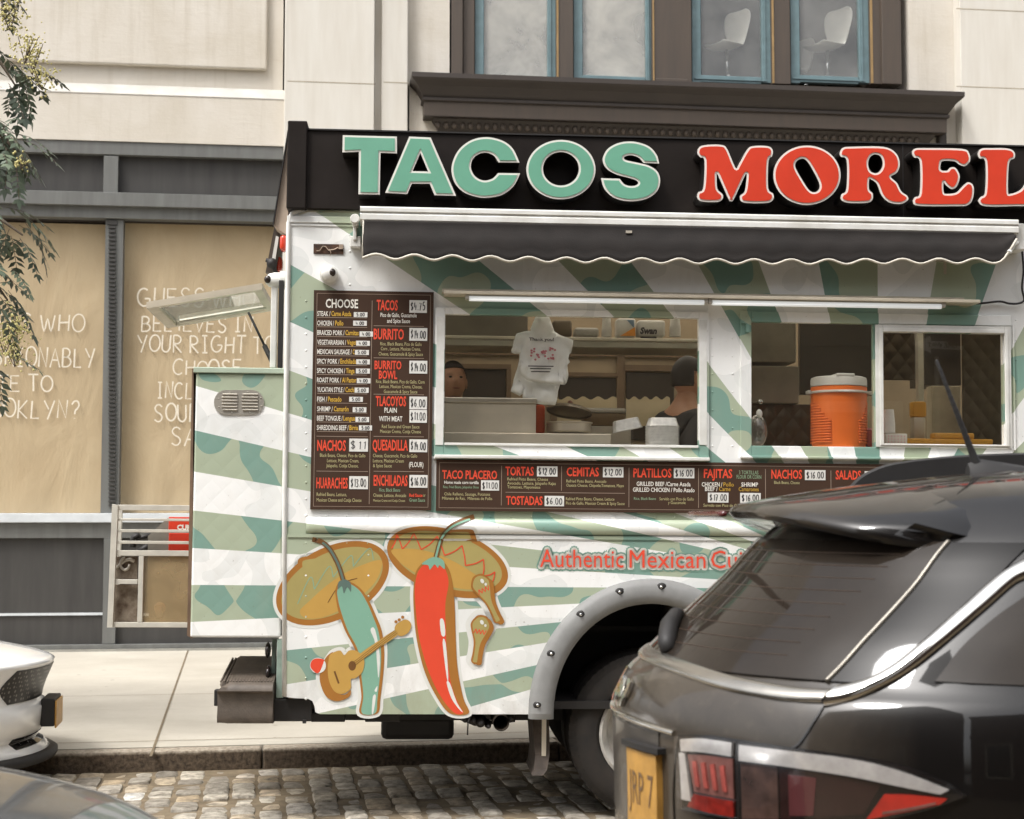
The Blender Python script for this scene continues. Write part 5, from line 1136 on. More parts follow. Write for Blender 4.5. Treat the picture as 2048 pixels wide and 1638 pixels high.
# hanging carrier bags
M_bag = mat('bag_plastic', C(240, 243, 243), .35, var=.06, scale=12, bump=1.0, bscale=16); M_pink = mat('print_pink', C(196, 122, 132), .6, var=0); M_dk = mat('print_dark', C(60, 56, 60), .6, var=0)
def bag(name, label, cx_, pts, d, seed, prints):
    b = T(cx_, max(p[1] for p in pts), d); t = thing(name, label, 'plastic bag', TR, b, 'plastic bags hanging in the window'); q = random.Random(seed)
    P = [T(x, y, d) for x, y in pts]; P = [(p.x, p.z) for p in P]; L = inset([Vector(p) for p in P], 0)
    bm = bmesh.new(); vs = [bm.verts.new((p[0], 0, p[1])) for p in P]; fs = bm.faces.new(vs); bmesh.ops.triangulate(bm, faces=[fs])
    for _ in range(4): bmesh.ops.subdivide_edges(bm, edges=[e for e in bm.edges if e.calc_length() > .022], cuts=1); bmesh.ops.triangulate(bm, faces=bm.faces[:])
    from mathutils import noise as mn
    for v in bm.verts:
        edge = v.is_boundary
        v.co.y = d - (.0 if edge else .012) + .034 * mn.noise(Vector((v.co.x * 16 + seed, 1, v.co.z * 9))) + .006 * mn.noise(Vector((v.co.x * 50, seed, v.co.z * 30)))
    mb = MB(); mb.bm(bm); o = mb.build('bag_body', M_bag, t, smooth=True); sd_ = o.modifiers.new('t', 'SOLIDIFY'); sd_.thickness = .012; sd_.offset = 1
    for (f, m_) in prints:
        mb = MB(); f(mb, d - .04); mb.build('bag_print', m_, t)
    return t
def flowers(mb, d):
    q = random.Random(4)
    for i in range(34):
        x, y = 1060 + q.random() * 50, 695 + q.random() * 26
        if 1070 < x < 1100 and y < 702: continue
        p = T(x, y, d); mb.prism([ell(p.x, p.z, .007, .006, 7)], d, d)
def lines(mb, d):
    for (x0_, x1_, y) in ((1056, 1107, 732), (1060, 1102, 737), (1062, 1100, 743)): a, b_ = T(x0_, y, d), T(x1_, y, d); mb.box((a.x, d - .0005, a.z - .003), (b_.x, d, a.z + .003))
    a, b_ = T(1058, 681, d), T(1108, 681, d); put_text(mb, 'Thank you!', a.x, b_.x, a.z, .016, d, .03)
bag('carrier_bag', 'white carrier bag with pink flower print hanging in the left service window', 1085, [(1074, 640), (1062, 664), (1036, 668), (1025, 704), (1042, 706), (1046, 690), (1040, 735), (1044, 748), (1058, 760), (1108, 768), (1128, 768), (1133, 752), (1128, 712), (1124, 690), (1134, 696), (1143, 682), (1118, 672), (1106, 664), (1098, 645), (1094, 634), (1076, 632)], .16, 3, [(flowers, M_pink), (lines, M_dk)])
bag('carrier_bag', 'plain pale carrier bag hanging behind and below the one with pink flowers', 1075, [(1042, 725), (1030, 760), (1024, 782), (1040, 790), (1048, 776), (1046, 794), (1060, 804), (1108, 808), (1112, 782), (1116, 770), (1110, 735), (1090, 725)], .23, 11, [])
# left worker and right worker built in 07
# pots on the range
def pot(name, label, px, py, d, r, h, lid_tilt, handle=True):
    b = T(px, py, d); t = thing(name, label, 'pot', TR, b); mb = MB()
    mb.lathe(b, [(r * .92, 0), (r, .01), (r, h), (r * 1.06, h + .004), (r * 1.06, h + .01), (r * .98, h + .01), (r * .97, .02)], 32, cap=False); mb.lathe(b, [(r * .92, .001), (.001, .001)], 32, cap=False); mb.build('pan', M_steel, t, smooth=True, auto=40)
    mb = MB(); c = b + Vector((0, 0, h + .07)); mb.lathe((0, 0, 0), [(r * 1.02, -.006), (r * 1.02, .006), (r * .8, .02), (r * .3, .03), (.001, .031)], 32, cap=False)
    rm = Matrix.Rotation(R(lid_tilt), 3, 'Y') @ Matrix.Rotation(R(-12), 3, 'X'); mb.v = [c + rm @ v for v in mb.v]; l = mb.build('lid', mat('lid_steel', C(150, 138, 120), .3, .8), t, smooth=True, auto=40)
    mb = MB(); mb.sphere((0, 0, .05), .016, 10, 8); mb.tube([(0, 0, .03), (0, 0, .05)], .006, 8); mb.v = [c + rm @ v for v in mb.v]; mb.build('knob', mat('brown_knob', C(120, 70, 50), .4), l, smooth=True)
    return t
pot('cooking_pan', 'shallow steel pan with its lid propped open on the range inside the left window', 1138, 866, .40, .125, .05, 8)
def slab(name, label, catg, parts, px, py, d, group=None):
    b = T(px, py, d); t = thing(name, label, catg, TR, b, group)
    for nm, f, m_ in parts: mb = MB(); f(mb, b); mb.build(nm, m_, t, smooth=True, auto=35)
    return t
M_foil = mat('foil', C(226, 226, 224), .35, .35, var=.1, scale=40, bump=.6, bscale=45)
def tray_prof(mb, b, w_, dp, h, tilt=0, n=1, step=.008, crimp=True):
    for k in range(n):
        z = k * step; rows = []; N = 40
        for (s_, zz2) in ((1.0, 0), (1.03, .0), (1.03, .004), (.98, .005), (.84, h), (.80, h + .002)):
            r_ = []
            for i in range(N):
                a = 2 * math.pi * i / N; ca, sa = math.cos(a), math.sin(a); ex = 5
                rr = (abs(ca) ** ex + abs(sa) ** ex) ** (-1 / ex); cr = 1 + (.018 if (i % 2 and crimp) else 0)
                r_.append((ca * rr * w_ / 2 * s_ * cr, sa * rr * dp / 2 * s_ * cr, z + zz2))
            rows.append(r_)
        o_ = MB(); o_.grid(rows, closed=True)
        if k == n - 1: o_.add(rows[-1], [tuple(range(N))])
        rm = Matrix.Rotation(R(tilt), 3, 'Y'); mb.add([b + rm @ v for v in o_.v], o_.f)
slab('foil_tray_stack', 'tall stack of ribbed foil trays turned upside down by the service window', 'foil tray', [('tray_stack', lambda mb, b: tray_prof(mb, b + Vector((0, .06, 0)), .17, .13, .045, 0, 14, .0085), M_foil)], 1328, 893, .06)
slab('foil_tray', 'single crimped foil tray lying tilted beside the tall stack of foil trays', 'foil tray', [('tray', lambda mb, b: tray_prof(mb, b + Vector((0, .06, .018)), .16, .12, .06, -12), M_foil)], 1258, 866, .22)
slab('hotel_pan', 'deep steel serving pan with a brown lower side behind the cooking pan', 'serving pan', [('pan', lambda mb, b: (mb.box(b + Vector((-.12, 0, 0)), b + Vector((.12, .2, .075)), .01)), mat('brown_pan', C(126, 104, 74), .4, .5)), ('pan_lid', lambda mb, b: (mb.box(b + Vector((-.125, -.005, .0755)), b + Vector((.125, .205, .105)), .012)), M_alu)], 1210, 852, .62)
inbox('pan_stand', M_steel, 1160, 852.5, 1262, 900, .6, .85)
slab('orange_bottle', 'orange plastic container tucked between the steel hood and the cooking pan', 'container', [('bottle', lambda mb, b: mb.box(b + Vector((-.03, 0, 0)), b + Vector((.022, .1, .155)), .008), mat('red_orange', C(206, 78, 34), .45)), ('cap', lambda mb, b: mb.box(b + Vector((-.02, .02, .1551)), b + Vector((.012, .08, .172)), .004), mat('red_orange', C(206, 78, 34), .45))], 1082, 866, .42)
# goods on the overhead shelf
def pack(name, label, x0_, y0_, x1_, y1_, d, m_, extra=None, catg='package', group='goods on the overhead shelf'):
    b = T((x0_ + x1_) / 2, y1_, d); t = thing(name, label, catg, TR, b, group); mb = MB(); tbox(mb, x0_, y0_, x1_, y1_, d, d + .12, .015); mb.build('pack_body', m_, t, smooth=True, auto=50)
    if extra: extra(t, d)
    return t
M_pw = mat('pack_white', C(196, 192, 184), .5, var=.08, scale=10)
def swan(t, d):
    mb = MB(); a, b_ = T(1280, 667, d - .003), T(1314, 667, d - .003); put_text(mb, 'Swan', a.x, b_.x, a.z, .035, d - .003, .05, .2); a, b_ = T(1281, 677, d - .003), T(1313, 677, d - .003); mb.box((a.x, d - .003, a.z), (b_.x, d - .0005, a.z + .012)); mb.build('pack_lettering', M_dk, t)
def orange_tri(t, d):
    for P, m_ in (([(1240, 672), (1270, 654), (1271, 672)], mat('pack_orange', C(214, 138, 44), .5)), ([(1254, 640), (1268, 640), (1268, 656)], mat('pack_blue', C(116, 140, 160), .5))):
        mb = MB(); mb.prism([tp(P, d - .003)], d - .003, d - .0005); mb.build('pack_print', m_, t)
pack('plate_pack', 'white package with an orange corner print on the overhead shelf', 1234, 636, 1272, 673.5, .78, M_pw, orange_tri)
pack('plate_pack', 'white package printed with black script lettering on the overhead shelf', 1276, 640, 1331, 673.5, .78, M_pw, swan)
pack('foam_box', 'crumpled pale bag of lids on the overhead shelf right of the hanging bags', 1150, 655, 1198, 673.5, .80, mat('pack_clear', C(160, 156, 148), .4, var=.15, scale=20))
pack('foam_box', 'brown carton on the overhead shelf just behind the hanging bags', 1106, 640, 1144, 673.5, .9, mat('carton', C(96, 84, 66), .7))
def cups(name, label, px, py, d, n, r0, step, m_, group=None):
    b = T(px, py, d); t = thing(name, label, 'cups', TR, b, group); mb = MB(); prof = []
    for k in range(n): prof += [(r0, k * step), (r0 * .985, k * step + step * .7), (r0 * .955, k * step + step * .72), (r0 * .955, k * step + step)]
    prof += [(r0 * .94, n * step), (r0 * .78, n * step + .07), (.001, n * step + .07)]
    mb.lathe(b, prof, 24, cap=False); mb.build('cup_stack', m_, t, smooth=True, auto=30); return t
cups('cup_stack', 'upright stack of pale cups between packages on the overhead shelf', 1213, 673.5, .82, 6, .030, .010, M_pw, 'goods on the overhead shelf')
cups('cup_stack', 'stack of pale cups at the right end of the overhead shelf', 1350, 673.5, .82, 6, .034, .010, M_pw, 'goods on the overhead shelf')
cups('cup_stack', 'stack of white foam cups upside down in the right sliding window', 1778, 866, .14, 7, .034, .0085, mat('foam_cup', C(214, 212, 206), .6))
def dots(t, b): pass
t = slab('napkin_box', 'small white box with pink dots under the white foam cups', 'box', [('box_body', lambda mb, b: mb.box(b + Vector((-.06, -.04, 0)), b + Vector((.06, .08, .058)), .004), M_pw)], 1789, 889, .13)
b = OFF[t.name]; mb = MB()
for i in range(6):
    for k in range(3): mb.sphere((b.x - .046 + i * .018, b.y - .041, b.z + .012 + k * .016), (.0035, .001, .0035), 6, 4)
mb.build('dot_print', M_pink, t)
slab('clear_bag', 'crumpled clear plastic bag standing left of the orange cooler', 'plastic bag', [('bag_body', lambda mb, b: mb.sphere(b + Vector((0, 0, .085)), (.055, .05, .09), 14, 10), glass('clear_plastic', (.8, .8, .78, 1), 1.2, .12, .1, dust_or_haze=.25)), ('bag_knot', lambda mb, b: mb.sphere(b + Vector((.01, 0, .18)), (.018, .02, .025), 8, 6), M_bag)], 1515, 893, .12)
slab('pink_carton', 'dark red carton with pink dots right of the orange cooler', 'box', [('box_body', lambda mb, b: mb.box(b + Vector((-.02, 0, 0)), b + Vector((.02, .06, .09)), .003), mat('red_carton', C(130, 52, 46), .5)), ('box_lid', lambda mb, b: mb.box(b + Vector((-.021, -.001, .0905)), b + Vector((.021, .061, .10)), .003), M_pink)], 1740, 893, .10)
slab('yellow_block', 'yellow plastic block with a long ridge added behind the right sliding window', 'block', [('block_base', lambda mb, b: mb.box(b + Vector((-.24, 0, 0)), b + Vector((.28, .1, .03)), .008), M_yel), ('block_ridge', lambda mb, b: (mb.box(b + Vector((-.06, .02, .0305)), b + Vector((.18, .09, .065)), .01)), M_yel)], 1890, 888, .35)  # yellow bar shape added inside where yellow shows in the glass
slab('yellow_capped_post', 'yellow capped post beside the pale panel added inside the right sliding window', 'bottle', [('bottle', lambda mb, b: mb.box(b + Vector((-.035, 0, 0)), b + Vector((.035, .07, .15)), .01), M_steel), ('cap', lambda mb, b: mb.box(b + Vector((-.04, -.005, .1505)), b + Vector((.04, .075, .24)), .012), M_yel)], 1840, 886, .5)  # yellow-topped post added inside where yellow shows in the glass
# generator behind the cage
t = thing('generator', 'red and gray generator standing behind the cage at the back of the truck', 'generator', TR, T(345, 1240, .75)); b = OFF[t.name]
mb = MB()
P = [T(x, y, .72) for x, y in ((300, 1240), (420, 1240), (420, 1036), (336, 1036), (297, 1072), (296, 1200))]; mb.prism([[(p.x, p.z) for p in P]], .70, 1.25); mb.build('housing', mat('gen_gray', C(128, 124, 114), .5, var=.15), t)
mb = MB(); tbox(mb, 337, 1034, 420, 1064, .68, .6995, .004); tbox(mb, 337, 1066, 420, 1108, .68, .6995, .004); gp = mb.build('front_panel', mat('gen_red', C(214, 62, 38), .4), t)
mb = MB(); a, c_ = T(354, 1059, .679), T(384, 1059, .679); put_text(mb, 'CUM', a.x, c_.x, a.z, .026, .678, .05); mb.build('panel_lettering', TC['W'], gp)
mb = MB(); mb.tube([T(265, 1094, .8), T(268, 1074, .8), T(280, 1070, .8)], .02, 8); mb.tube([T(272, 1078, .8), T(302, 1070, .8)], .012, 8); mb.tube([T(276, 1105, .8), T(300, 1090, .8)], .02, 8); mb.build('hose_fitting', M_black, t, smooth=True)
mb = MB(); mb.sphere(T(320, 1216, .6), (.034, .03, .034), 14, 10); mb.build('fuel_cap', mat('cap_orange', C(206, 160, 110), .4), t, smooth=True)
# ================================================================ cars
class Car:
    """body from stacked plan contours; detail end at x=0, body runs to +x"""
    def __init__(s, lev): s.lev = sorted(lev)
    def par(s, z):
        L = s.lev; n = len(L)
        if z <= L[0][0]: return L[0][1:]
        if z >= L[-1][0]: return L[-1][1:]
        i = max(k for k in range(n) if L[k][0] <= z); i = min(i, n - 2); a, b = L[i], L[i + 1]; h = b[0] - a[0]; t = (z - a[0]) / h; out = []
        for j in range(1, len(a)):
            def slope(k):
                if k <= 0: return (L[1][j] - L[0][j]) / (L[1][0] - L[0][0])
                if k >= n - 1: return (L[-1][j] - L[-2][j]) / (L[-1][0] - L[-2][0])
                s0 = (L[k][j] - L[k - 1][j]) / (L[k][0] - L[k - 1][0]); s1 = (L[k + 1][j] - L[k][j]) / (L[k + 1][0] - L[k][0])
                return 0 if s0 * s1 <= 0 else 2 * s0 * s1 / (s0 + s1)
            m0, m1 = slope(i) * h, slope(i + 1) * h
            out.append((2 * t ** 3 - 3 * t * t + 1) * a[j] + (t ** 3 - 2 * t * t + t) * m0 + (-2 * t ** 3 + 3 * t * t) * b[j] + (t ** 3 - t * t) * m1)
        return out
    def ring(s, z, n=26):
        xr, xf, w_, Lr, nr, Lf, nf = s.par(z); P = []
        for k in range(n + 1):                       # near side (y<0) to far side round the detail end
            a = R(-90 + 180 * k / n); ca, sa = abs(math.cos(a)), math.sin(a)
            P.append(Vector((xr + Lr * (1 - ca ** (2 / nr)), math.copysign(abs(sa) ** (2 / nr), sa) * w_, z)))
        for k in range(1, 8): P.append(Vector((xr + Lr + (xf - Lf - xr - Lr) * k / 8, w_, z)))
        for k in range(n + 1):
            a = R(90 - 180 * k / n); ca, sa = abs(math.cos(a)), math.sin(a)
            P.append(Vector((xf - Lf * (1 - ca ** (2 / nf)), math.copysign(abs(sa) ** (2 / nf), sa) * w_, z)))
        for k in range(1, 8): P.append(Vector((xf - Lf + (xr + Lr - xf + Lf) * k / 8, -w_, z)))
        return P
    def S(s, u, z):
        """point u metres round the contour from the centre of the detail end, positive to the near side (y<0)"""
        key = round(z, 4)
        if not hasattr(s, 'ch'): s.ch = {}
        if key not in s.ch:
            xr, xf, w_, Lr, nr, Lf, nf = s.par(z); P = []
            for k in range(181):
                a = R(90 * k / 180); P.append(Vector((xr + Lr * (1 - math.cos(a) ** (2 / nr)), -(math.sin(a) ** (2 / nr)) * w_, z)))
            P.append(Vector((xf - Lf, -w_, z))); D_ = [0]
            for a, b in zip(P, P[1:]): D_.append(D_[-1] + (b - a).length)
            s.ch[key] = (P, D_)
        P, D_ = s.ch[key]; sg = 1 if u >= 0 else -1; u = abs(u); lo, hi = 0, len(D_) - 1
        if u >= D_[-1]: v = P[-1].copy()
        else:
            while hi - lo > 1:
                md = (lo + hi) // 2
                if D_[md] <= u: lo = md
                else: hi = md
            t = (u - D_[lo]) / max(D_[hi] - D_[lo], 1e-9); v = P[lo].lerp(P[hi], t)
        return Vector((v.x, v.y * sg, v.z))
    def N(s, u, z, e=.012):
        a = s.S(u + e, z) - s.S(u - e, z); b = s.S(u, z + e) - s.S(u, z - e); n = a.cross(b)
        n = n.normalized() if n.length > 0 else Vector((-1, 0, 0))
        p = s.S(u, z)
        if n.dot(Vector((p.x - 2.2, p.y, .3))) < 0: n = -n
        return n
    def P(s, u, z, off=.004): return s.S(u, z) + s.N(u, z) * off
    def patch(s, corners, off, nu=20, nz=10):
        """patch over the surface between curves: corners = (left[(u,z)..], right[(u,z)..]) as poly-lines of equal length, interpolated"""
        l, r_ = corners; mb = MB(); rows = []
        L_ = cat(l, nz // max(1, len(l) - 1) or 1, False) if len(l) > 2 else [Vector(l[0]).lerp(Vector(l[1]), k / nz) for k in range(nz + 1)]
        R_ = cat(r_, nz // max(1, len(r_) - 1) or 1, False) if len(r_) > 2 else [Vector(r_[0]).lerp(Vector(r_[1]), k / nz) for k in range(nz + 1)]
        for a, b in zip(L_, R_): rows.append([s.P(a.x + (b.x - a.x) * k / nu, a.y + (b.y - a.y) * k / nu, off) for k in range(nu + 1)])
        mb.grid(rows)
        # turn the edges down onto the body so that the patch has thickness
        ring = rows[0] + [r2[-1] for r2 in rows[1:]] + rows[-1][::-1][1:] + [r2[0] for r2 in rows[::-1][1:-1]]
        ctr = rows[len(rows) // 2][nu // 2]
        base = []
        pr = [(L_[0].lerp(R_[0], k / nu)) for k in range(nu + 1)] + R_[1:] + [L_[-1].lerp(R_[-1], 1 - k / nu) for k in range(1, nu + 1)] + L_[::-1][1:-1]
        base = [s.P(q.x, q.y, -.004) for q in pr]
        mb.grid([ring, base], closed=True); return mb
    def bar(s, path, wd, off, prof=None, n=6):
        """raised strip along (u,z) control points: half-round across its width"""
        pth = cat(path, n, False); mb = MB(); rows = []
        for i, p in enumerate(pth):
            a = pth[max(0, i - 1)]; b = pth[min(len(pth) - 1, i + 1)]; t = (b - a).normalized(); nn = Vector((-t.y, t.x)); r_ = []
            ww = wd[0] + (wd[1] - wd[0]) * i / (len(pth) - 1) if isinstance(wd, tuple) else wd
            for (k, h) in prof or ((-1, -.004), (-.96, .4), (-.7, .85), (-.25, 1), (.25, 1), (.7, .85), (.96, .4), (1, -.004)):
                q = p + nn * (k * ww / 2); r_.append(s.P(q.x, q.y, h * off if h > 0 else h))
            rows.append(r_)
        mb.grid(rows); mb.add(rows[0], [tuple(range(len(rows[0])))]); mb.add(rows[-1], [tuple(range(len(rows[0])))]); return mb
    def body(s, zs):
        mb = MB(); rows = [s.ring(z) for z in zs]; mb.grid(rows, closed=True); n = len(rows[0])
        c = sum(rows[-1], Vector()) / n; b = len(mb.v); mb.v.append(c + Vector((0, 0, .001)))
        for k in range(n): mb.f.append([b - n + k, b - n + (k + 1) % n, b]); mb.mi.append(0)
        mb.f.append(list(range(n))[::-1]); mb.mi.append(0); return mb
def place(mb, fr): return mb
class CF(Frame): pass
def dusty_paint():
    m = NT('dusty_black_paint'); sx = m.n('ShaderNodeSeparateXYZ'); m.l(m.coord(), sx.inputs[0])
    k = m.n('ShaderNodeMapRange'); k.inputs['From Min'].default_value = .62; k.inputs['From Max'].default_value = .25; m.l(sx.outputs[0], k.inputs['Value'])   # road dust thrown up on the tailgate
    n1 = m.noise(3.5, 6, .65, dist=.8); n2 = m.noise(30, 4, .7); f = m.math('MULTIPLY', k.outputs[0], m.math('ADD', m.ramp(n1, [(.25, g(.35)), (.75, g(1))]), m.math('MULTIPLY', m.ramp(n2, [(.55, g(0)), (.75, g(1))]), .25)))
    m.l(m.mix(f, C(15, 13, 12), C(78, 70, 60)), m.b.inputs['Base Color']); m.b.inputs['Roughness'].default_value = .4; m.b.inputs['Specular IOR Level'].default_value = .15
    m.b.inputs['Coat Weight'].default_value = .85; m.l(m.math('ADD', m.math('MULTIPLY', f, .10), .03), m.b.inputs['Coat Roughness']); return m.m
M_carblk = dusty_paint()
M_cglass = mat('dark_car_glass', C(36, 31, 27), .05, var=.3, scale=3, tint=C(48, 42, 36), spec=.25)
M_gblack = mat('gloss_black', C(12, 11, 11), .05, var=0, spec=.25)
M_cchrome = mat('car_chrome', C(205, 203, 198), .12, 1.0, var=.03, scale=20)
M_plast = mat('black_plastic', C(38, 36, 35), .6, var=.1, scale=15)
def car_wheel(par, x, y, r, sg):
    b = off_of(par); mb = MB(); mb.lathe(b + Vector((x, y, r)), [(r * .62, 0), (r * .9, -.005 * 1), (r, .03), (r, .18), (r * .62, .2)], 32, 'y'); o = mb.build('wheel', M_rubber, par, smooth=True, auto=40)
    mb = MB(); yy = -.004 if sg < 0 else .204; mb.lathe(b + Vector((x, y + yy, r)), [(r * .62, 0), (r * .5, -.01 if sg < 0 else .01), (.01, -.012 if sg < 0 else .012)], 24, 'y'); mb.build('rim', M_alu, o, smooth=True, auto=40)
# ---- black SUV in front of the truck
SA = R(3.0)
SF = Frame((0.275, 4.415, 0), SA)
suv = thing('parked_car', 'glossy black SUV with chrome trim and a rear spoiler, close by at the right', 'car', SF)
SL = [  # z, xr, xf, w, Lr, nr, Lf, nf
 (.20, .14, 4.2, .80, .8, 2.4, .8, 2.6), (.34, .05, 4.34, .87, .85, 2.3, .8, 2.6), (.50, .0, 4.38, .90, .90, 2.1, .8, 2.5), (.66, .02, 4.38, .915, .93, 2.05, .8, 2.5), (.80, .02, 4.36, .92, .95, 2.0, .8, 2.5),
 (.93, .018, 4.3, .92, .96, 2.0, .8, 2.5), (1.03, .015, 4.15, .915, .96, 2.0, .9, 2.5), (1.10, .025, 3.85, .905, .96, 2.0, .9, 2.5), (1.155, .05, 3.4, .89, .96, 2.0, .9, 2.5), (1.18, .075, 3.25, .875, .96, 2.0, .9, 2.5),
 (1.21, .115, 3.1, .86, .95, 2.05, .9, 2.5), (1.30, .21, 2.95, .825, .93, 2.1, .9, 2.5), (1.42, .345, 2.72, .775, .90, 2.1, .9, 2.5), (1.52, .44, 2.5, .72, .88, 2.15, .9, 2.5), (1.60, .54, 2.3, .65, .85, 2.2, .8, 2.5),
 (1.66, .70, 2.15, .54, .6, 2.4, .6, 2.5), (1.70, .90, 2.0, .40, .4, 2.4, .4, 2.4), (1.722, 1.10, 1.8, .24, .3, 2.2, .3, 2.2), (1.73, 1.30, 1.65, .08, .15, 2, .15, 2)]
sv = Car(SL)
zs = [.20, .27, .34, .42, .5, .58, .66, .73, .8, .87, .93, .98, 1.03, 1.07, 1.10, 1.13, 1.155, 1.17, 1.18, 1.195, 1.21, 1.25, 1.30, 1.36, 1.42, 1.47, 1.52, 1.56, 1.60, 1.63, 1.66, 1.68, 1.70, 1.712, 1.722, 1.73]
mb = sv.body(zs); mb.build('body', M_carblk, suv, smooth=True)
# rear glass and the gloss pillar beside it
GN = [(.785, 1.20), (.77, 1.30), (.735, 1.416), (.70, 1.53)]
neg = lambda l: [(-u, z) for u, z in l]
def cut_(l, a): return [(u + a, z) for u, z in l]
zl = lambda l: [(-.785, 1.222), (-.77, 1.31), (-.735, 1.42), (-.70, 1.54)]
o = sv.patch((neg(GN), GN), .006, 34, 12).build('rear_window', M_cglass, suv, smooth=True, auto=50)
mb = MB()
for k in range(9):
    z = 1.25 + k * .031; mb.tube([sv.P(-.62 + i * .062, z, .0068) for i in range(21)], .0011, 4)
mb.build('heater_lines', mat('heater_line', C(78, 62, 50), .5, var=0), o)
PT = [(.925, 1.20), (.92, 1.30), (.905, 1.42), (.90, 1.53)]
sv.patch((cut_(GN, .008), PT), .004, 8, 12).build('pillar_trim', M_gblack, suv, smooth=True, auto=50)
sv.patch((neg(PT), neg(cut_(GN, .008))), .004, 8, 12).build('pillar_trim', M_gblack, suv, smooth=True, auto=50)
sv.bar([(u + .003, z) for u, z in GN], .010, .012).build('window_edge', M_alu, suv, smooth=True)
# side glass
SW = [(1.03, 1.21), (1.01, 1.282), (1.005, 1.361), (1.02, 1.42)]
SW2 = [(3.0, 1.17), (2.95, 1.25), (2.9, 1.36), (2.7, 1.51)]
sv.patch((SW, SW2), .004, 24, 12).build('side_window', M_cglass, suv, smooth=True, auto=50); sv.patch((neg(SW2), neg(SW)), .004, 24, 12).build('side_window', M_cglass, suv, smooth=True, auto=50)
# chrome: along the tailgate ledge, then up round the quarter
sv.bar([(-.83, 1.168), (-.6, 1.175), (-.3, 1.198), (-.12, 1.207), (.12, 1.207), (.32, 1.198), (.55, 1.178), (.73, 1.167), (.832, 1.168)], .030, .012).build('chrome_strip', mat('satin_ledge', C(176, 172, 164), .22, .9), suv, smooth=True)
for sg in (1, -1):
    sv.bar([(sg * u, z) for u, z in ((.838, 1.169), (.889, 1.189), (.923, 1.233), (.936, 1.297), (.932, 1.371), (.929, 1.431), (.949, 1.468), (1.03, 1.515), (1.2, 1.54), (1.8, 1.555), (2.6, 1.53))], (.05, .078), .016, n=8).build('chrome_strip', M_cchrome, suv, smooth=True)
# spoiler
mb = MB(); rows = []
for k in range(-16, 17):
    v = k / 16; y = v * .69; av = abs(v); ze = 1.627 - .12 * av ** 2.6; xe = .365 + .44 * av ** 2.6
    e = min(1, (1 - av) * 8 + .15)
    e_ = max(0, (av - .74) / .26); e_ = e_ * e_ * (3 - 2 * e_); sec_ = ([(1.12, y * .5, 1.726 - .09 * (av * .5) ** 2), (.90 + .03 * av, y * .84, 1.708 - .13 * av ** 2.6), (.70 + .14 * av ** 2, y * .96, 1.683 - .14 * av ** 2.6), (.52 + .30 * av ** 2.4, y, 1.658 - .13 * av ** 2.5), (xe + .03, y, ze + .008 * e), (xe + .006, y, ze - .004), (xe, y, ze - .016 * e), (xe + .015, y, ze - .034 * e), (xe + .06, y, ze - .040 * e), (xe + .14, y * .97, ze - .055 * e), (.64 + .22 * av ** 2, y * .93, 1.505)]); pm_ = Vector((xe + .36, y * .86, ze - .03)); rows.append([Vector(p_).lerp(pm_, e_ ** 1.5 if i_ > 3 else e_ ** 2.5) for i_, p_ in enumerate(sec_)])
mb.grid(rows); mb.add(rows[0], [tuple(range(len(rows[0])))]); mb.add(rows[-1], [tuple(range(len(rows[0])))]); mb.build('spoiler', M_carblk, suv, smooth=True, auto=60)
mb = MB(); mb.tube([(.27 + .2 * abs(k / 6 * .4) ** 3 - .004, k / 6 * .28, 1.603) for k in range(-6, 7)], .008, 8); mb.v = [v for v in mb.v]; mb.build('brake_light', mat('dark_red_lens', C(90, 24, 20), .2, coat=.5), suv, smooth=True)
# roof rails and mast aerial
for sg in (-1, 1):
    mb = MB(); rows = []; rs_ = 0 if sg > 0 else .38
    pts = [(.84 + rs_, 1.68), (.90 + rs_, 1.735), (1.03 + rs_, 1.775), (1.35 + rs_, 1.80), (1.9, 1.80), (2.2, 1.75), (2.3, 1.66)]
    if sg < 0: pts = [(1.22, 1.64), (1.28, 1.68), (1.4, 1.705), (1.6, 1.715), (1.9, 1.715), (2.2, 1.69), (2.3, 1.62)]
    for (x, z) in cat(pts, 5, False):
        y = sg * (.56 - .02 * (x - 1.2)); rows.append([(x, y - .018, 1.58), (x, y - .016, z - .006), (x, y - .008, z), (x, y + .008, z), (x, y + .016, z - .006), (x, y + .018, 1.58)])
    mb.grid(rows); mb.build('roof_rail', M_plast, suv, smooth=True, auto=50)
mb = MB(); rows = []
for i in range(9):
    t = i / 8; x = 1.04 + .24 * t; h = .04 * (1 - t) ** .8 * (1 if i else .55) + .006; w_ = .035 * math.sin(math.pi * min(1, .25 + t * .62)); rows.append([(x, -w_, 1.71), (x, -w_ * .6, 1.72 + h * .6), (x, 0, 1.72 + h), (x, w_ * .6, 1.72 + h * .6), (x, w_, 1.71)])
mb.grid(rows); mb.add(rows[0], [tuple(range(5))]); ab = mb.build('aerial', M_plast, suv, smooth=True, auto=60)
mb = MB(); a, b = Vector((1.065, 0, 1.75)), Vector((.955, .0, 2.045)); mb.tube([a, a.lerp(b, .12), a.lerp(b, .3), b, b + (b - a) * .01], [.014, .010, .008, .0045, .003], 10)
for k in range(13):
    p = a.lerp(b, .12 + .065 * k); dn = (b - a).normalized(); s_ = dn.orthogonal(); mb.tube([p - dn * .003, p + dn * .003], .0105 - k * .0004, 8)
mb.build('mast', M_plast, ab, smooth=True, auto=40)
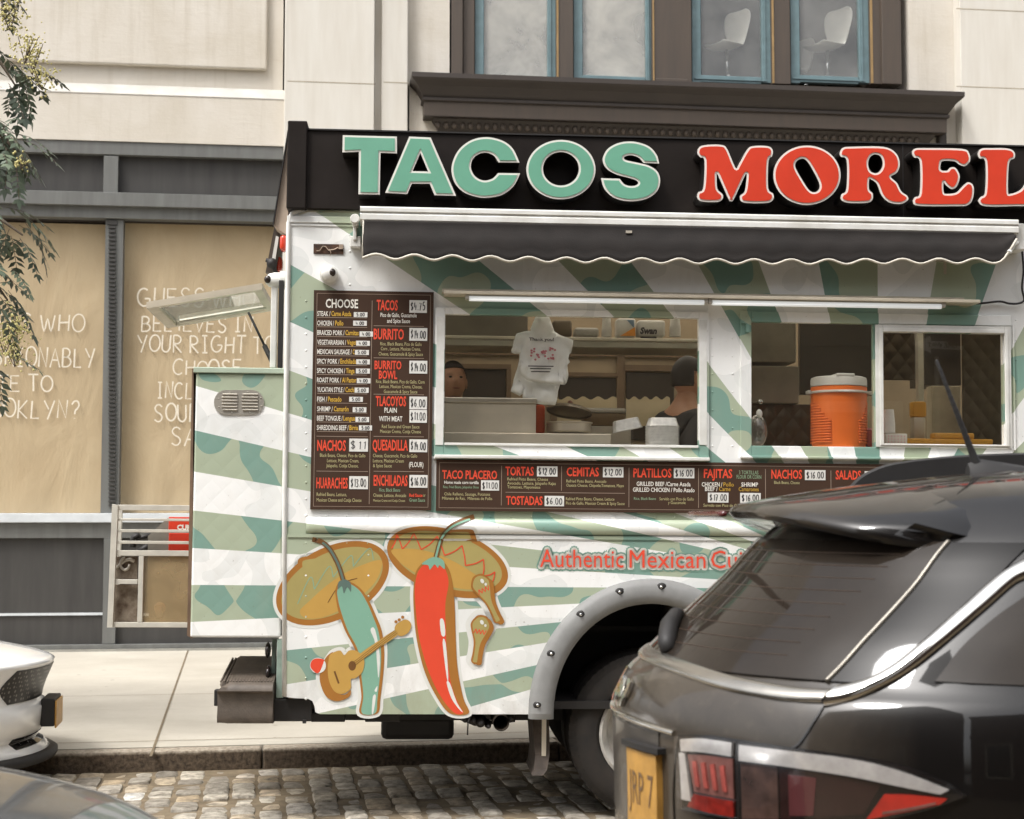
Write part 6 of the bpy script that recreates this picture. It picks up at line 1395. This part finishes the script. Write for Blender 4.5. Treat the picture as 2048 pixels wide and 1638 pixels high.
# tail lamps
M_lclear = mat('lamp_clear', C(226, 224, 220), .1, .4, var=.12, scale=30, coat=.6); M_ldark = mat('lamp_dark', C(52, 30, 28), .12, .1, var=.2, scale=20, coat=1.0); M_lred = mat('lamp_red', C(196, 44, 30), .15, var=.12, scale=25, coat=1.0); M_lpink = mat('lamp_pink', C(150, 100, 92), .15, .2, var=.2, scale=30, coat=1.0); M_lbez = mat('lamp_bezel', C(20, 18, 18), .2, coat=.8)
def lamp(sg):
    f = lambda l: [(sg * u, z) for u, z in l]
    def pt(bot, top, off, nm, m_, par, nz=5):   # lower and upper edge, each a run of (u,z)
        mb = sv.patch((f(bot), f(top)), off, nz, 18); return mb.build(nm, m_, par, smooth=True, auto=50)
    base = pt([(.46, .86), (.66, .85), (.80, .865), (1.0, .895), (1.12, .93), (1.205, .962)], [(.452, 1.042), (.57, 1.054), (.80, 1.048), (1.03, 1.034), (1.145, 1.002), (1.21, .966)], .006, 'tail_lamp', M_lbez, suv, 8)
    pt([(.475, 1.005), (.55, 1.012), (.645, 1.012)], [(.472, 1.034), (.55, 1.044), (.645, 1.044)], .016, 'lamp_band', M_lclear, base)
    pt([(.668, 1.005), (.80, 1.004), (.95, .995), (1.06, .98), (1.15, .967)], [(.668, 1.042), (.80, 1.040), (.95, 1.034), (1.06, 1.015), (1.17, .978)], .018, 'lamp_band', M_lclear, base)
    pt([(.47, .885), (.49, .885), (.505, .885)], [(.465, 1.0), (.475, 1.002), (.487, 1.002)], .014, 'lamp_band', M_lclear, base)
    pt([(.515, .91), (.58, .91), (.645, .91)], [(.495, 1.0), (.57, 1.006), (.645, 1.007)], .011, 'lamp_lens', M_lpink, base)
    for k in range(4): pt([(.525 + k * .03, .925), (.532 + k * .03, .925), (.538 + k * .03, .925)], [(.515 + k * .031, .985), (.521 + k * .031, .987), (.528 + k * .031, .988)], .016, 'lamp_element', mat('lamp_rose', C(190, 92, 82), .2, var=.2, scale=40, coat=1), base)
    pt([(.49, .87), (.57, .866), (.645, .866)], [(.515, .905), (.58, .905), (.645, .905)], .013, 'lamp_lens', mat('lamp_deep_red', C(150, 40, 32), .15, var=.3, scale=30, coat=1), base)
    pt([(.668, .865), (.72, .872), (.77, .878)], [(.668, 1.0), (.72, 1.0), (.77, .999)], .010, 'lamp_lens', mat('lamp_smoke', C(96, 74, 66), .12, .2, var=.3, scale=20, coat=1.0), base)
    pt([(.775, .878), (.85, .89), (.98, .91)], [(.775, .998), (.88, .995), (1.02, .982)], .010, 'lamp_lens', M_ldark, base)
    pt([(.985, .90), (1.07, .922), (1.15, .945)], [(1.028, .960), (1.09, .962), (1.165, .958)], .016, 'lamp_lens', M_lred, base)
    pt([(.80, .89), (.83, .893), (.86, .897)], [(.80, .985), (.835, .985), (.87, .984)], .014, 'lamp_element', mat('lamp_mauve', C(92, 46, 48), .15, coat=1), base)
    pt([(1.02, .915), (1.08, .928), (1.14, .945)], [(1.023, .921), (1.08, .934), (1.14, .95)], .0185, 'lamp_element', M_lpink, base)
    pt([(.465, .862), (.56, .862), (.648, .862)], [(.458, 1.038), (.56, 1.049), (.648, 1.049)], .024, 'lamp_cover', glass('lamp_glass', (.96, .95, .95, 1), 1.1, .02, .05, dust_or_haze=.03, dust_or_haze_c=C(150, 140, 128)), base)
    pt([(.664, .862), (.80, .868), (1.0, .898), (1.12, .932), (1.195, .962)], [(.664, 1.049), (.80, 1.044), (1.02, 1.030), (1.14, 1.0), (1.20, .966)], .026, 'lamp_cover', MATS['lamp_glass'], base)
lamp(1); lamp(-1)
# tailgate shut lines, plate, badge, wiper
for sg in (1, -1):
    sv.bar([(sg * .842, 1.158), (sg * .843, 1.114), (sg * .821, 1.06), (sg * .80, 1.045)], .007, .0025).build('shut_line', M_lbez, suv); sv.bar([(sg * .45, 1.04), (sg * .43, .96), (sg * .42, .86), (sg * .44, .70)], .007, .0025).build('shut_line', M_lbez, suv)
sv.bar([(-.42, 1.045), (-.2, 1.052), (0, 1.054), (.2, 1.052), (.43, 1.043)], .016, .010).build('tailgate_grip', M_cchrome, suv, smooth=True)
sv.patch(([(-.36, .78), (-.36, 1.035)], [(.36, .78), (.36, 1.035)]), .002, 16, 6).build('plate_recess', mat('satin_gray_paint', C(60, 56, 52), .35, coat=.5), suv, smooth=True, auto=50)
pl = sv.patch(([(.20, .775), (.20, .98)], [(.37, .775), (.37, .98)]), .018, 8, 4).build('number_plate', mat('plate_yellow', C(196, 148, 72), .45, var=.15, scale=14), suv)
mb = MB(); tmp = MB(); put_text(tmp, 'JRP 7', .215, .355, .84, .085, 0, .0); mb.add([sv.P(v.x, v.z, .0195) for v in tmp.v], tmp.f); mb.build('plate_lettering', mat('plate_blue', C(120, 92, 62), .5), pl)
sv.patch(([(.18, .985), (.18, 1.0)], [(.39, .985), (.39, 1.0)]), .025, 8, 3).build('plate_lamp', M_plast, suv)
mb = MB(); tmp = MB(); put_text(tmp, 'Jeep', -.085, .085, 0, .062, 0, .05)
for (v, k) in ((0, 0),):
    vs = [sv.P(v_.x + .06, 1.10 + v_.z, .012) for v_ in tmp.v]; mb.add(vs, tmp.f); vs2 = [sv.P(v_.x + .06, 1.10 + v_.z, .001) for v_ in tmp.v]
    nv = len(vs)
    from collections import Counter
    ec = Counter(); 
    for f_ in tmp.f:
        for i in range(len(f_)): ec[tuple(sorted((f_[i], f_[(i + 1) % len(f_)])))] += 1
    mb.add(vs + vs2, [(a_, b_, nv + b_, nv + a_) for (a_, b_), c_ in ec.items() if c_ == 1])
mb.build('badge', M_cchrome, suv)
mb = MB(); p0 = sv.P(.02, 1.185, .03); p1 = sv.P(-.05, 1.25, .03); mb.tube([sv.P(.16, 1.225, .005), sv.P(.13, 1.24, .02), sv.P(.06, 1.272, .03), sv.P(-.02, 1.30, .025), sv.P(-.07, 1.31, .015)], [.02, .026, .026, .02, .012], 12); mb.build('wiper', M_plast, suv, smooth=True)
for x in (.82, 3.4):
    for sg in (-1, 1): car_wheel(suv, x, -.915 if sg < 0 else .715, .35, sg)
# ---- white car nosing in behind the truck
WA = R(9.5 + 180)
nose = ground(96, 1500, .3); nose = Vector((-2.80, 9.55, 0))
WF = Frame(nose, WA)
wc = thing('parked_car', 'white car with a dark mesh grille, nose only, parked behind the truck by the kerb', 'car', WF)
WL = [(.15, .06, 4.5, .80, .8, 2.0, .7, 2.6), (.20, .02, 4.62, .88, .85, 2.0, .7, 2.6), (.27, .10, 4.66, .91, .85, 2.0, .7, 2.6), (.33, .045, 4.66, .92, .85, 2.0, .7, 2.6), (.46, .03, 4.66, .93, .85, 2.0, .7, 2.6), (.50, .075, 4.66, .93, .85, 2.0, .7, 2.6), (.69, .015, 4.66, .93, .85, 2.0, .7, 2.6), (.725, .0, 4.66, .93, .85, 2.0, .7, 2.6), (.755, .07, 4.64, .92, .85, 2.05, .7, 2.6), (.80, .26, 4.6, .90, .9, 2.1, .7, 2.6), (.86, .58, 4.5, .87, .9, 2.2, .7, 2.6), (.92, 1.0, 4.4, .84, .8, 2.4, .7, 2.6), (.96, 1.3, 4.2, .80, .6, 2.6, .7, 2.6), (1.05, 1.5, 3.95, .74, .5, 2.8, .6, 2.6), (1.2, 1.9, 3.55, .66, .5, 2.8, .6, 2.6), (1.33, 2.3, 3.1, .56, .4, 2.8, .5, 2.6), (1.38, 2.55, 2.85, .35, .12, 2.6, .12, 2.6)]
wv2 = Car(WL); mb = wv2.body([.15, .175, .2, .235, .27, .30, .33, .39, .46, .48, .50, .56, .63, .69, .71, .725, .74, .755, .775, .80, .83, .86, .89, .92, .94, .96, 1.0, 1.05, 1.12, 1.2, 1.27, 1.33, 1.36, 1.38])
M_cw = mat('white_car_paint', C(242, 242, 240), .25, var=.02, coat=.8); mb.build('body', M_cw, wc, smooth=True)
def wpatch(l, r_, off, nm, m_, par=None, nu=14, nz=8): return wv2.patch((l, r_), off, nu, nz).build(nm, m_, par or wc, smooth=True, auto=50)
def mesh_grille():
    m = NT('grille_mesh'); v = m.n('ShaderNodeTexVoronoi'); v.inputs['Scale'].default_value = 38; v.inputs['Randomness'].default_value = 0; m.l(m.coord(), v.inputs['Vector'])
    m.l(m.ramp(v.outputs['Distance'], [(.28, C(120, 116, 112)), (.36, C(24, 23, 23))]), m.b.inputs['Base Color']); m.b.inputs['Roughness'].default_value = .35; return m.m
wpatch([(-.50, .505), (-.60, .60), (-.52, .70)], [(.50, .505), (.60, .60), (.52, .70)], .006, 'grille', mesh_grille(), nz=10)
for sg in (1, -1): wpatch([(sg * 1.02, .70), (sg * 1.02, .77)], [(sg * 1.3, .73), (sg * 1.28, .78)], .006, 'headlight', M_gblack)
wpatch([(-.42, .235), (-.44, .30)], [(.42, .235), (.44, .30)], .005, 'lower_intake', M_gblack)
wv2.bar([(-1.0, .19), (-.5, .185), (0, .185), (.5, .185), (1.0, .19)], .03, .06).build('splitter', M_plast, wc, smooth=True)
mb = MB(); mb.box((-.03, -.16, .335), (.05, .16, .50), .008); pb = mb.build('plate_bracket', M_plast, wc)
mb = MB(); mb.box((-.042, -.155, .325), (-.031, .155, .485), .004); mb.build('number_plate', MATS['plate_yellow'], wc)
wpatch([(-.45, 1.03), (-.40, 1.25)], [(.45, 1.03), (.40, 1.25)], .005, 'windscreen', M_cglass)
for x in (.95, 3.6):
    for sg in (-1, 1): car_wheel(wc, x, -.93 if sg < 0 else .73, .34, sg)
# ---- dark blue-gray car, nearest the camera at the lower left
DF = Frame((-0.60, 3.52, -.02), R(9.5 + 180))
dc = thing('parked_car', 'dark blue-gray car showing only a slice of bonnet at the lower left', 'car', DF)
DL = [(.18, .12, 4.5, .80, .8, 2.4, .7, 2.6), (.4, .0, 4.6, .88, .8, 2.4, .7, 2.6), (.6, .02, 4.6, .90, .85, 2.3, .7, 2.6), (.78, .06, 4.58, .90, .9, 2.3, .7, 2.6), (.88, .14, 4.5, .88, .95, 2.2, .7, 2.6), (.95, .28, 4.4, .86, .95, 2.2, .7, 2.6), (1.0, .48, 4.3, .83, .95, 2.2, .7, 2.6), (1.04, .80, 4.2, .79, .9, 2.2, .7, 2.6), (1.075, 1.15, 4.1, .74, .6, 2.4, .7, 2.6), (1.15, 1.35, 3.95, .70, .5, 2.6, .6, 2.6), (1.3, 1.7, 3.6, .64, .5, 2.6, .6, 2.6), (1.42, 2.05, 3.2, .54, .4, 2.6, .5, 2.6), (1.46, 2.3, 2.9, .35, .15, 2.4, .15, 2.4)]
dv = Car(DL); mb = dv.body([.18, .3, .4, .5, .6, .7, .78, .84, .88, .92, .95, .98, 1.0, 1.02, 1.04, 1.06, 1.075, 1.11, 1.15, 1.22, 1.3, 1.37, 1.42, 1.45, 1.46])
mb.build('body', mat('blue_gray_paint', C(74, 80, 86), .3, .3, var=.06, scale=3, coat=.7), dc, smooth=True)
dv.patch(([(-.5, 1.12), (-.44, 1.36)], [(.5, 1.12), (.44, 1.36)]), .005, 14, 8).build('windscreen', M_cglass, dc, smooth=True, auto=50)
for sg in (1, -1): dv.patch(([(sg * .55, .72), (sg * .56, .82)], [(sg * 1.0, .76), (sg * .96, .84)]), .006, 10, 5).build('headlight', M_lclear, dc, smooth=True, auto=50)
dv.patch(([(-.45, .45), (-.47, .68)], [(.45, .45), (.47, .68)]), .006, 12, 6).build('grille', M_gblack, dc, smooth=True, auto=50)
for x in (.9, 3.6):
    for sg in (-1, 1): car_wheel(dc, x, -.90 if sg < 0 else .70, .34, sg)
# ================================================================ people at work inside the truck
M_skin = mat('skin', C(176, 128, 98), .5, var=.04, scale=20); M_hair = mat('dark_hair', C(34, 28, 25), .6, var=.1, scale=60, bump=.4, bscale=120)
def skin_body(name, joints, edges, m_, parent, lvl=2):
    o_ = off_of(parent); me = bpy.data.meshes.new(name); me.from_pydata([Vector(j[0]) - o_ for j in joints], edges, []); o = bpy.data.objects.new(name, me); col.objects.link(o)
    sk = o.modifiers.new('s', 'SKIN'); sk.use_smooth_shade = True; ss = o.modifiers.new('u', 'SUBSURF'); ss.levels = lvl; ss.render_levels = lvl
    for v, j in zip(me.skin_vertices[0].data, joints): v.radius = j[1] if isinstance(j[1], tuple) else (j[1], j[1])
    me.skin_vertices[0].data[0].use_root = True
    dg = bpy.context.evaluated_depsgraph_get(); m2 = bpy.data.meshes.new_from_object(o.evaluated_get(dg)); bpy.data.objects.remove(o); bpy.data.meshes.remove(me); m2.name = name
    if not m2.materials: m2.materials.append(m_)
    else: m2.materials[0] = m_
    for p in m2.polygons: p.use_smooth = True
    r_ = bpy.data.objects.new(name, m2); col.objects.link(r_); r_.parent = parent; return r_
def head_bm(c, yaw, s_=1.0, pitch=0):
    """a head about .23 m tall with brow, nose, lips, chin and ears; faces -y before yaw"""
    bm = bmesh.new(); bmesh.ops.create_uvsphere(bm, u_segments=36, v_segments=26, radius=1)
    for v in bm.verts:
        x, y, z = v.co; f = max(0, -y)
        w_ = 1 - .20 * max(0, -z) ** 1.3; v.co = Vector((x * .078 * w_, y * .098 * (1 - .10 * max(0, -z)) , z * .118))
        X, Y, Z = v.co
        if f > .2:
            g_ = lambda cx, cz, sx, sz: math.exp(-((X - cx) / sx) ** 2 - ((Z - cz) / sz) ** 2)
            Y -= .026 * g_(0, -.022, .011, .016) + .014 * g_(0, .0, .008, .022)               # nose
            Y += .012 * (g_(.031, .012, .016, .012) + g_(-.031, .012, .016, .012))             # eye sockets
            Y -= .007 * (g_(.030, .032, .022, .008) + g_(-.030, .032, .022, .008))             # brow
            Y -= .007 * g_(0, -.052, .024, .006) + .007 * g_(0, -.064, .02, .006); Y += .005 * g_(0, -.058, .024, .003)
            Y -= .010 * g_(0, -.092, .022, .016)
            v.co.y = Y
    for sg in (-1, 1):
        r_ = bmesh.ops.create_uvsphere(bm, u_segments=10, v_segments=8, radius=1)
        for v in r_['verts']: v.co = Vector((sg * .079 + v.co.x * .010, .008 + v.co.y * .020, -.005 + v.co.z * .032))
    M_ = Matrix.Rotation(R(yaw), 3, 'Z') @ Matrix.Rotation(R(pitch), 3, 'X')
    for v in bm.verts: v.co = Vector(c) + M_ @ (v.co * s_)
    return bm, M_
def person(name, label, headpx, d, yaw, shirt, arms, cap=None, pitch=0, group=None):
    hc = T(*headpx, d); fz = Zb + .06; H = hc.z + .115 - fz; t = thing(name, label, 'person', TR, (hc.x, d, fz)); M_ = Matrix.Rotation(R(yaw), 3, 'Z')
    L = lambda x, y, z: Vector((hc.x, d, fz)) + M_ @ Vector((x, y, z)); k = H / 1.70
    nk = hc.z - fz
    J = [(L(0, .03, .92 * k), (.15 * k, .11 * k)), (L(0, .03, 1.15 * k), (.14, .105)), (L(0, .04, nk - .27), (.165, .11)), (L(0, .03, nk - .17), (.09, .08)), (L(0, .015, nk - .09), .052), (L(0, .0, nk - .03), .05)]
    E = [(0, 1), (1, 2), (2, 3), (3, 4), (4, 5)]
    for sg in (-1, 1):
        b = len(J); J += [(L(sg * .10, .03, .86 * k), .088), (L(sg * .11, .02, .48 * k), .06), (L(sg * .11, .04, .09), .042), (L(sg * .115, -.10, .03), (.04, .028))]; E += [(0, b), (b, b + 1), (b + 1, b + 2), (b + 2, b + 3)]
        b = len(J); sh_ = L(sg * .19, .04, nk - .25); el, wr = arms[0 if sg < 0 else 1]
        el = L(*el); wr = L(*wr); J += [(sh_, .062), (el, .042), (wr, .028), (wr + (wr - el).normalized() * .07, (.036, .018))]; E += [(2, b), (b, b + 1), (b + 1, b + 2), (b + 2, b + 3)]
        tip = J[-1][0]; dr = (wr - el).normalized(); sd_ = dr.cross(Vector((0, 0, 1))).normalized()
        for i in range(4):
            c = len(J); p0 = tip + sd_ * (i - 1.5) * .017; p1 = p0 + dr * .035 + Vector((0, 0, -.006)); p2 = p1 + dr * (.026, .03, .028, .02)[i] + Vector((0, 0, -.022)); J += [(p0, .009), (p1, .008), (p2, .0065)]; E += [(b + 3, c), (c, c + 1), (c + 1, c + 2)]
        c = len(J); p0 = wr + dr * .03 + sd_ * .028 * sg; J += [(p0 + dr * .02 + sd_ * .012 * sg, .010), (p0 + dr * .05 + sd_ * .016 * sg + Vector((0, 0, -.01)), .0085)]; E += [(b + 2, c), (c, c + 1)]
    o = skin_body('body', J, E, M_skin, t)
    bm, Mh = head_bm(hc, yaw, 1.0, pitch); me2 = bmesh.new(); me2.from_mesh(o.data); tmp = bpy.data.meshes.new('x'); 
    for v in bm.verts: v.co -= off_of(t)
    for f in bm.faces: f.smooth = True
    bm.to_mesh(tmp); me2.from_mesh(tmp); me2.to_mesh(o.data); me2.free(); bm.free(); bpy.data.meshes.remove(tmp)
    # hair cap over the top and back of the head
    mb = MB(); bm = bmesh.new(); bmesh.ops.create_uvsphere(bm, u_segments=32, v_segments=22, radius=1)
    dl = [v for v in bm.verts if (v.co.y < -.25 and v.co.z < .50) or (v.co.z < -.45) or (v.co.z < .15 and v.co.y < .05)]
    bmesh.ops.delete(bm, geom=dl, context='VERTS')
    for v in bm.verts: v.co = Vector(hc) + Mh @ Vector((v.co.x * .086, .004 + v.co.y * .106, v.co.z * .127 + .003))
    mb.bm(bm); h = mb.build('hair', M_hair, t, smooth=True); sm = h.modifiers.new('t', 'SOLIDIFY'); sm.thickness = .012; sm.offset = -1
    for sg in (-1, 1):
        mb = MB(); c = Vector(hc) + Mh @ Vector((sg * .031, -.082, .012)); mb.sphere(c, (.011, .009, .006), 10, 6); mb.build('eye', mat('eye_dark', C(44, 36, 32), .2, var=0), t, smooth=True)
    mb = MB(); rows = []
    for i in range(9):
        x = (i - 4) / 4 * .024; c0 = Vector(hc) + Mh @ Vector((x, -.0955 + .006 * (x / .024) ** 2, -.058 + .002 * (x / .024) ** 2)); hh = .004 * (1 - (x / .026) ** 2)
        rows.append([c0 + Vector((0, 0, hh)), c0 - Vector((0, 0, hh))])
    mb.grid(rows); mb.build('mouth', mat('lip', C(132, 78, 66), .5, var=0), t)
    # shirt: sleeves to the elbow
    Js = [(L(0, .03, .88 * k), (.17 * k, .13 * k)), (L(0, .03, 1.15 * k), (.158, .122)), (L(0, .04, nk - .265), (.18, .122)), (L(0, .03, nk - .165), (.098, .088))]; Es = [(0, 1), (1, 2), (2, 3)]
    for sg in (-1, 1):
        b = len(Js); el = L(*arms[0 if sg < 0 else 1][0]); sh_ = L(sg * .19, .04, nk - .25); Js += [(sh_, .076), (sh_.lerp(el, .8), .062)]; Es += [(2, b), (b, b + 1)]
    skin_body('shirt', Js, Es, shirt, t)
    Jt = [(L(0, .03, .98 * k), (.158 * k, .122 * k))]; Et = []
    for sg in (-1, 1): b = len(Jt); Jt += [(L(sg * .10, .03, .84 * k), .10), (L(sg * .11, .02, .48 * k), .075), (L(sg * .11, .04, .07), .062)]; Et += [(0, b), (b, b + 1), (b + 1, b + 2)]
    skin_body('trousers', Jt, Et, M_black, t)
    return t
M_blk = mat('black_shirt', C(40, 36, 34), .85, var=.1, scale=12); M_grn = mat('gray_shirt', C(96, 92, 84), .85, var=.1, scale=12)
person('person', 'dark-haired cook facing out behind the steel hood in the left service window', (906, 764), .85, 10, M_grn, [((-.26, -.05, 1.02), (-.16, -.28, .98)), ((.26, -.05, 1.02), (.16, -.28, .98))], pitch=-8)
person('person', 'cook in a black shirt turned away, elbow out, beside the foil trays', (1377, 757), .42, 118, M_blk, [((-.16, .30, 1.16), (-.10, .20, .96)), ((.27, -.04, 1.05), (.18, -.26, 1.0))])
# ================================================================ street tree at the left edge
M_leaf = None
def leaf_mat():
    m = NT('leaf'); at = m.n('ShaderNodeAttribute'); at.attribute_name = 'tone'
    c = m.ramp(at.outputs['Fac'], [(0, C(58, 68, 54)), (.5, C(80, 92, 74)), (1, C(112, 124, 98))]); m.l(c, m.b.inputs['Base Color']); m.b.inputs['Roughness'].default_value = .5
    m.b.inputs['Subsurface Weight'].default_value = 0; return m.m
M_leaf = leaf_mat(); M_bark = mat('bark', C(98, 86, 72), .9, var=.3, scale=14, bump=.6, bscale=40); M_flow = mat('yellow_flower', C(206, 196, 132), .7, var=.15, scale=40)
tb = Vector((-5.0, 10.55, .12))
tree = thing('street_tree', 'leafy tree with feathery leaves and yellow flower sprays at the left edge', 'tree', WORLD, tb)
q = random.Random(21)
tr = MB(); tr.tube([tb, tb + Vector((.02, 0, .9)), tb + Vector((-.03, -.03, 1.9)), tb + Vector((.05, -.05, 2.9))], [.13, .10, .09, .08], 12)
tr_o = None
crown = MB(); tone = []; fl = MB(); tw = MB()
def px_at(px, py, dep): d = ray(px, py); return CAMP + d * (dep / d.y)
def leaf(base, dr, L, droop, tn):
    """pinnate leaf: a stalk with paired leaflets"""
    p = Vector(base); dr = Vector(dr).normalized(); side = dr.cross(Vector((0, 0, 1))); side = side.normalized() if side.length > .05 else Vector((1, 0, 0)); n = 7; pts = [p.copy()]
    for i in range(n):
        dr = (dr + Vector((0, 0, -droop))).normalized(); p2 = p + dr * (L / n); up = side.cross(dr).normalized()
        for sg in (-1, 1):
            ll = L * .30 * (1 - .35 * abs(i - 2) / 5) * q.uniform(.8, 1.15); wd = ll * .42; dd = (side * sg * .85 + dr * .55 + up * q.uniform(-.35, .2) + Vector((0, 0, -.25))).normalized(); nn = (dd.cross(up).normalized() + up * q.uniform(-.3, .3)).normalized()
            a = p2; b = p2 + dd * ll * .45 + nn * wd * .5; c = p2 + dd * ll; e = p2 + dd * ll * .4 - nn * wd * .5
            crown.add([a, b, c, e], [(0, 1, 2, 3)]); tone.append(min(1, max(0, tn + q.uniform(-.25, .25))))
        p = p2; pts.append(p.copy())
    dd = dr; nn = side; crown.add([p, p + dd * L * .12 + nn * L * .06, p + dd * L * .28, p + dd * L * .12 - nn * L * .06], [(0, 1, 2, 3)]); tone.append(tn)
    tw.tube([pts[0], pts[3], pts[-1]], .0022, 4)
def spray(c, s_, n=60):
    for i in range(n):
        v = Vector((q.gauss(0, .4), q.gauss(0, .35), q.gauss(.35, .45))) * s_; fl.sphere(c + v, q.uniform(.005, .0095), 5, 3)
    for i in range(6):
        v = Vector((q.gauss(0, .4), q.gauss(0, .3), q.uniform(.3, 1))) * s_; tw.tube([c - Vector((0, 0, s_ * .5)), c + v], .0025, 4)
# boughs that reach into the picture
boughs = [([(-260, -60), (-80, 30), (-15, 100), (30, 170)], 10.0, .8), ([(-240, 160), (-80, 215), (-12, 255), (30, 300)], 9.9, 1.1), ([(-240, 330), (-80, 400), (-10, 430), (45, 470)], 9.8, .8), ([(-240, 470), (-100, 520), (-25, 545), (15, 600)], 9.8, .6), ([(-240, 620), (-110, 660), (-50, 690), (-5, 735)], 9.8, .45),
          ([(-260, -200), (-120, -120), (-50, -70), (0, -20)], 10.2, .8)]
for P, dep, dens in boughs:
    w_ = [px_at(x, y, dep + .5 * (1 - i / 3)) for i, (x, y) in enumerate(P)]
    sp = [tb + Vector((.05, -.05, 2.9 if w_[0].z > 3.2 else 1.9 + .3 * dens))] + w_
    if w_[0].z < sp[0].z: sp[0] = tb + Vector((.03, -.04, max(1.5, w_[0].z - .2)))
    tr.tube(sp, [.05, .032, .022, .014, .006], 8)
    for i in range(int(30 * dens)):
        k = q.uniform(.9, 3); j = int(k); b = w_[min(j, 3)].lerp(w_[min(j + 1, 3)], k - j) if j < 3 else w_[3]
        b = b + Vector((q.gauss(0, .06), q.gauss(0, .12), q.gauss(0, .07)))
        leaf(b, (q.uniform(-.5, .9), q.uniform(-.8, .8), q.uniform(-.8, .25)), q.uniform(.22, .36), .12, q.uniform(.1, .7))
for (x, y, s_, n) in ((65, 130, .13, 120), (85, 165, .10, 80), (20, 40, .14, 120), (40, 330, .06, 36), (10, 690, .13, 150), (35, 670, .10, 90), (30, 720, .09, 60), (5, 20, .15, 80), (50, 110, .12, 80), (-30, 640, .12, 80)): spray(px_at(x, y, 9.75), s_, n)
# the rest of the crown, above and to the left of the frame
for i in range(420):
    a = q.uniform(0, 2 * math.pi); r_ = q.random() ** .5 * 1.5; z = q.uniform(2.6, 5.6); k = 1 - ((z - 4.0) / 2.0) ** 2
    b = tb + Vector((r_ * math.cos(a) * max(.3, k) - .25, r_ * math.sin(a) * max(.3, k), z))
    d = b - CAMP
    if d.x / d.y * 3107 + 1024 > -25: continue
    leaf(b, (math.cos(a), math.sin(a), q.uniform(-.6, .3)), q.uniform(.24, .38), .1, q.uniform(.1, .8))
for i in range(9):
    a = i * .7; tr.tube([tb + Vector((.05, -.05, 2.8)), tb + Vector((.45 * math.cos(a) - .1, .5 * math.sin(a), 3.7)), tb + Vector((1.0 * math.cos(a) - .3, 1.0 * math.sin(a), 4.7))], [.05, .028, .008], 7)
tr.build('trunk', M_bark, tree, smooth=True)
o = crown.build('crown', M_leaf, tree, normals=False); at = o.data.attributes.new('tone', 'FLOAT', 'FACE'); at.data.foreach_set('value', tone)
fl.build('flower_spray', M_flow, tree, smooth=True, normals=False)['kind'] = 'stuff'; tw.build('twigs', M_bark, tree, normals=False)['kind'] = 'stuff'
# ================================================================ the far side of the street, behind the viewer (seen in reflections)
OF = Frame(KF.world((26, -15.0, 0)), R(9.5 + 180))
M_brick = mat('brick_far', C(92, 70, 58), .85, var=.2, scale=3, bump=.2); M_lime = mat('limestone_far', C(176, 168, 152), .8, var=.1, scale=2); M_wind = mat('window_dark', C(40, 42, 44), .08, var=0)
def far_house(x0_, x1_, h, m_, label, nf):
    t = thing('row_building', label, 'building', OF, (x0_, 0, 0)); mb = MB(); mb.box((x0_, 0, 0), (x1_, 8, h)); mb.box((x0_, -.25, h - .5), (x1_, -.001, h + .1)); mb.box((x0_, -.15, 3.9), (x1_, -.001, 4.3)); mb.build('wall', m_, t)
    n = int((x1_ - x0_) / 2.2)
    for f in range(nf):
        for i in range(n):
            x = x0_ + (i + .5) * (x1_ - x0_) / n; z = .9 if f == 0 else 4.8 + (f - 1) * 3.3
            mb = MB(); mb.box((x - .6, -.06, z - .12), (x + .6, -.002, z)); mb.box((x - .62, -.06, z + .001), (x - .5, -.002, z + 2.1)); mb.box((x + .5, -.06, z + .001), (x + .62, -.002, z + 2.1)); mb.box((x - .62, -.06, z + 2.101), (x + .62, -.002, z + 2.25)); wd = mb.build('window', M_lime, t)
            mb = MB(); mb.box((x - .499, -.03, z + .001), (x + .499, -.003, z + 2.1)); mb.build('pane', M_wind, wd)
far_house(-14, 1.7, 6.0, M_lime, 'gray stone building across the street behind the viewer, far to the right', 1)
far_house(2, 14, 5.6, M_lime, 'pale stone building across the street behind the viewer, next to the low brick one', 1)
far_house(14.3, 27, 8.2, M_brick, 'low brown brick building across the street behind the viewer, directly opposite the truck', 1)
far_house(30, 44, 19.0, M_brick, 'brick corner building across the street behind the viewer, left of a gap', 5)
# one-way sign behind the viewer, mirrored in the sliding window
def mirror_pt(px, py, back):
    d = ray(px, py); n = TR.ey; p = hit(px, py, TR.o, n); r_ = d - n * (2 * d.dot(n)); return p + r_ * back
sp_ = mirror_pt(1876, 690, 13.0); fc = Frame(sp_, TA + R(160))
ow = thing('one_way_sign', 'black and white one way arrow sign on a steel post across the street', 'road sign', Frame((sp_.x, sp_.y, 0), TA + R(160)))
mb = MB(); mb.tube([(0, .03, 0), (0, .03, sp_.z + .5)], .03, 10); mb.build('post', M_alu, ow)
mb = MB(); mb.box((-.46, -.004, sp_.z - .16), (.46, .004, sp_.z + .16), .003); pn = mb.build('sign_plate', mat('sign_face_black', C(30, 30, 32), .4), ow)
mb = MB(); mb.prism([[(-.42, sp_.z - .05), (.12, sp_.z - .05), (.12, sp_.z - .12), (.42, sp_.z), (.12, sp_.z + .12), (.12, sp_.z + .05), (-.42, sp_.z + .05)]], -.0065, -.0045); mb.build('arrow', TC['W'], pn)
mb = MB(); put_text(mb, 'ONE WAY', -.32, .18, sp_.z - .033, .066, -.008, .03); mb.build('sign_lettering', MATS['sign_face_black'], pn)
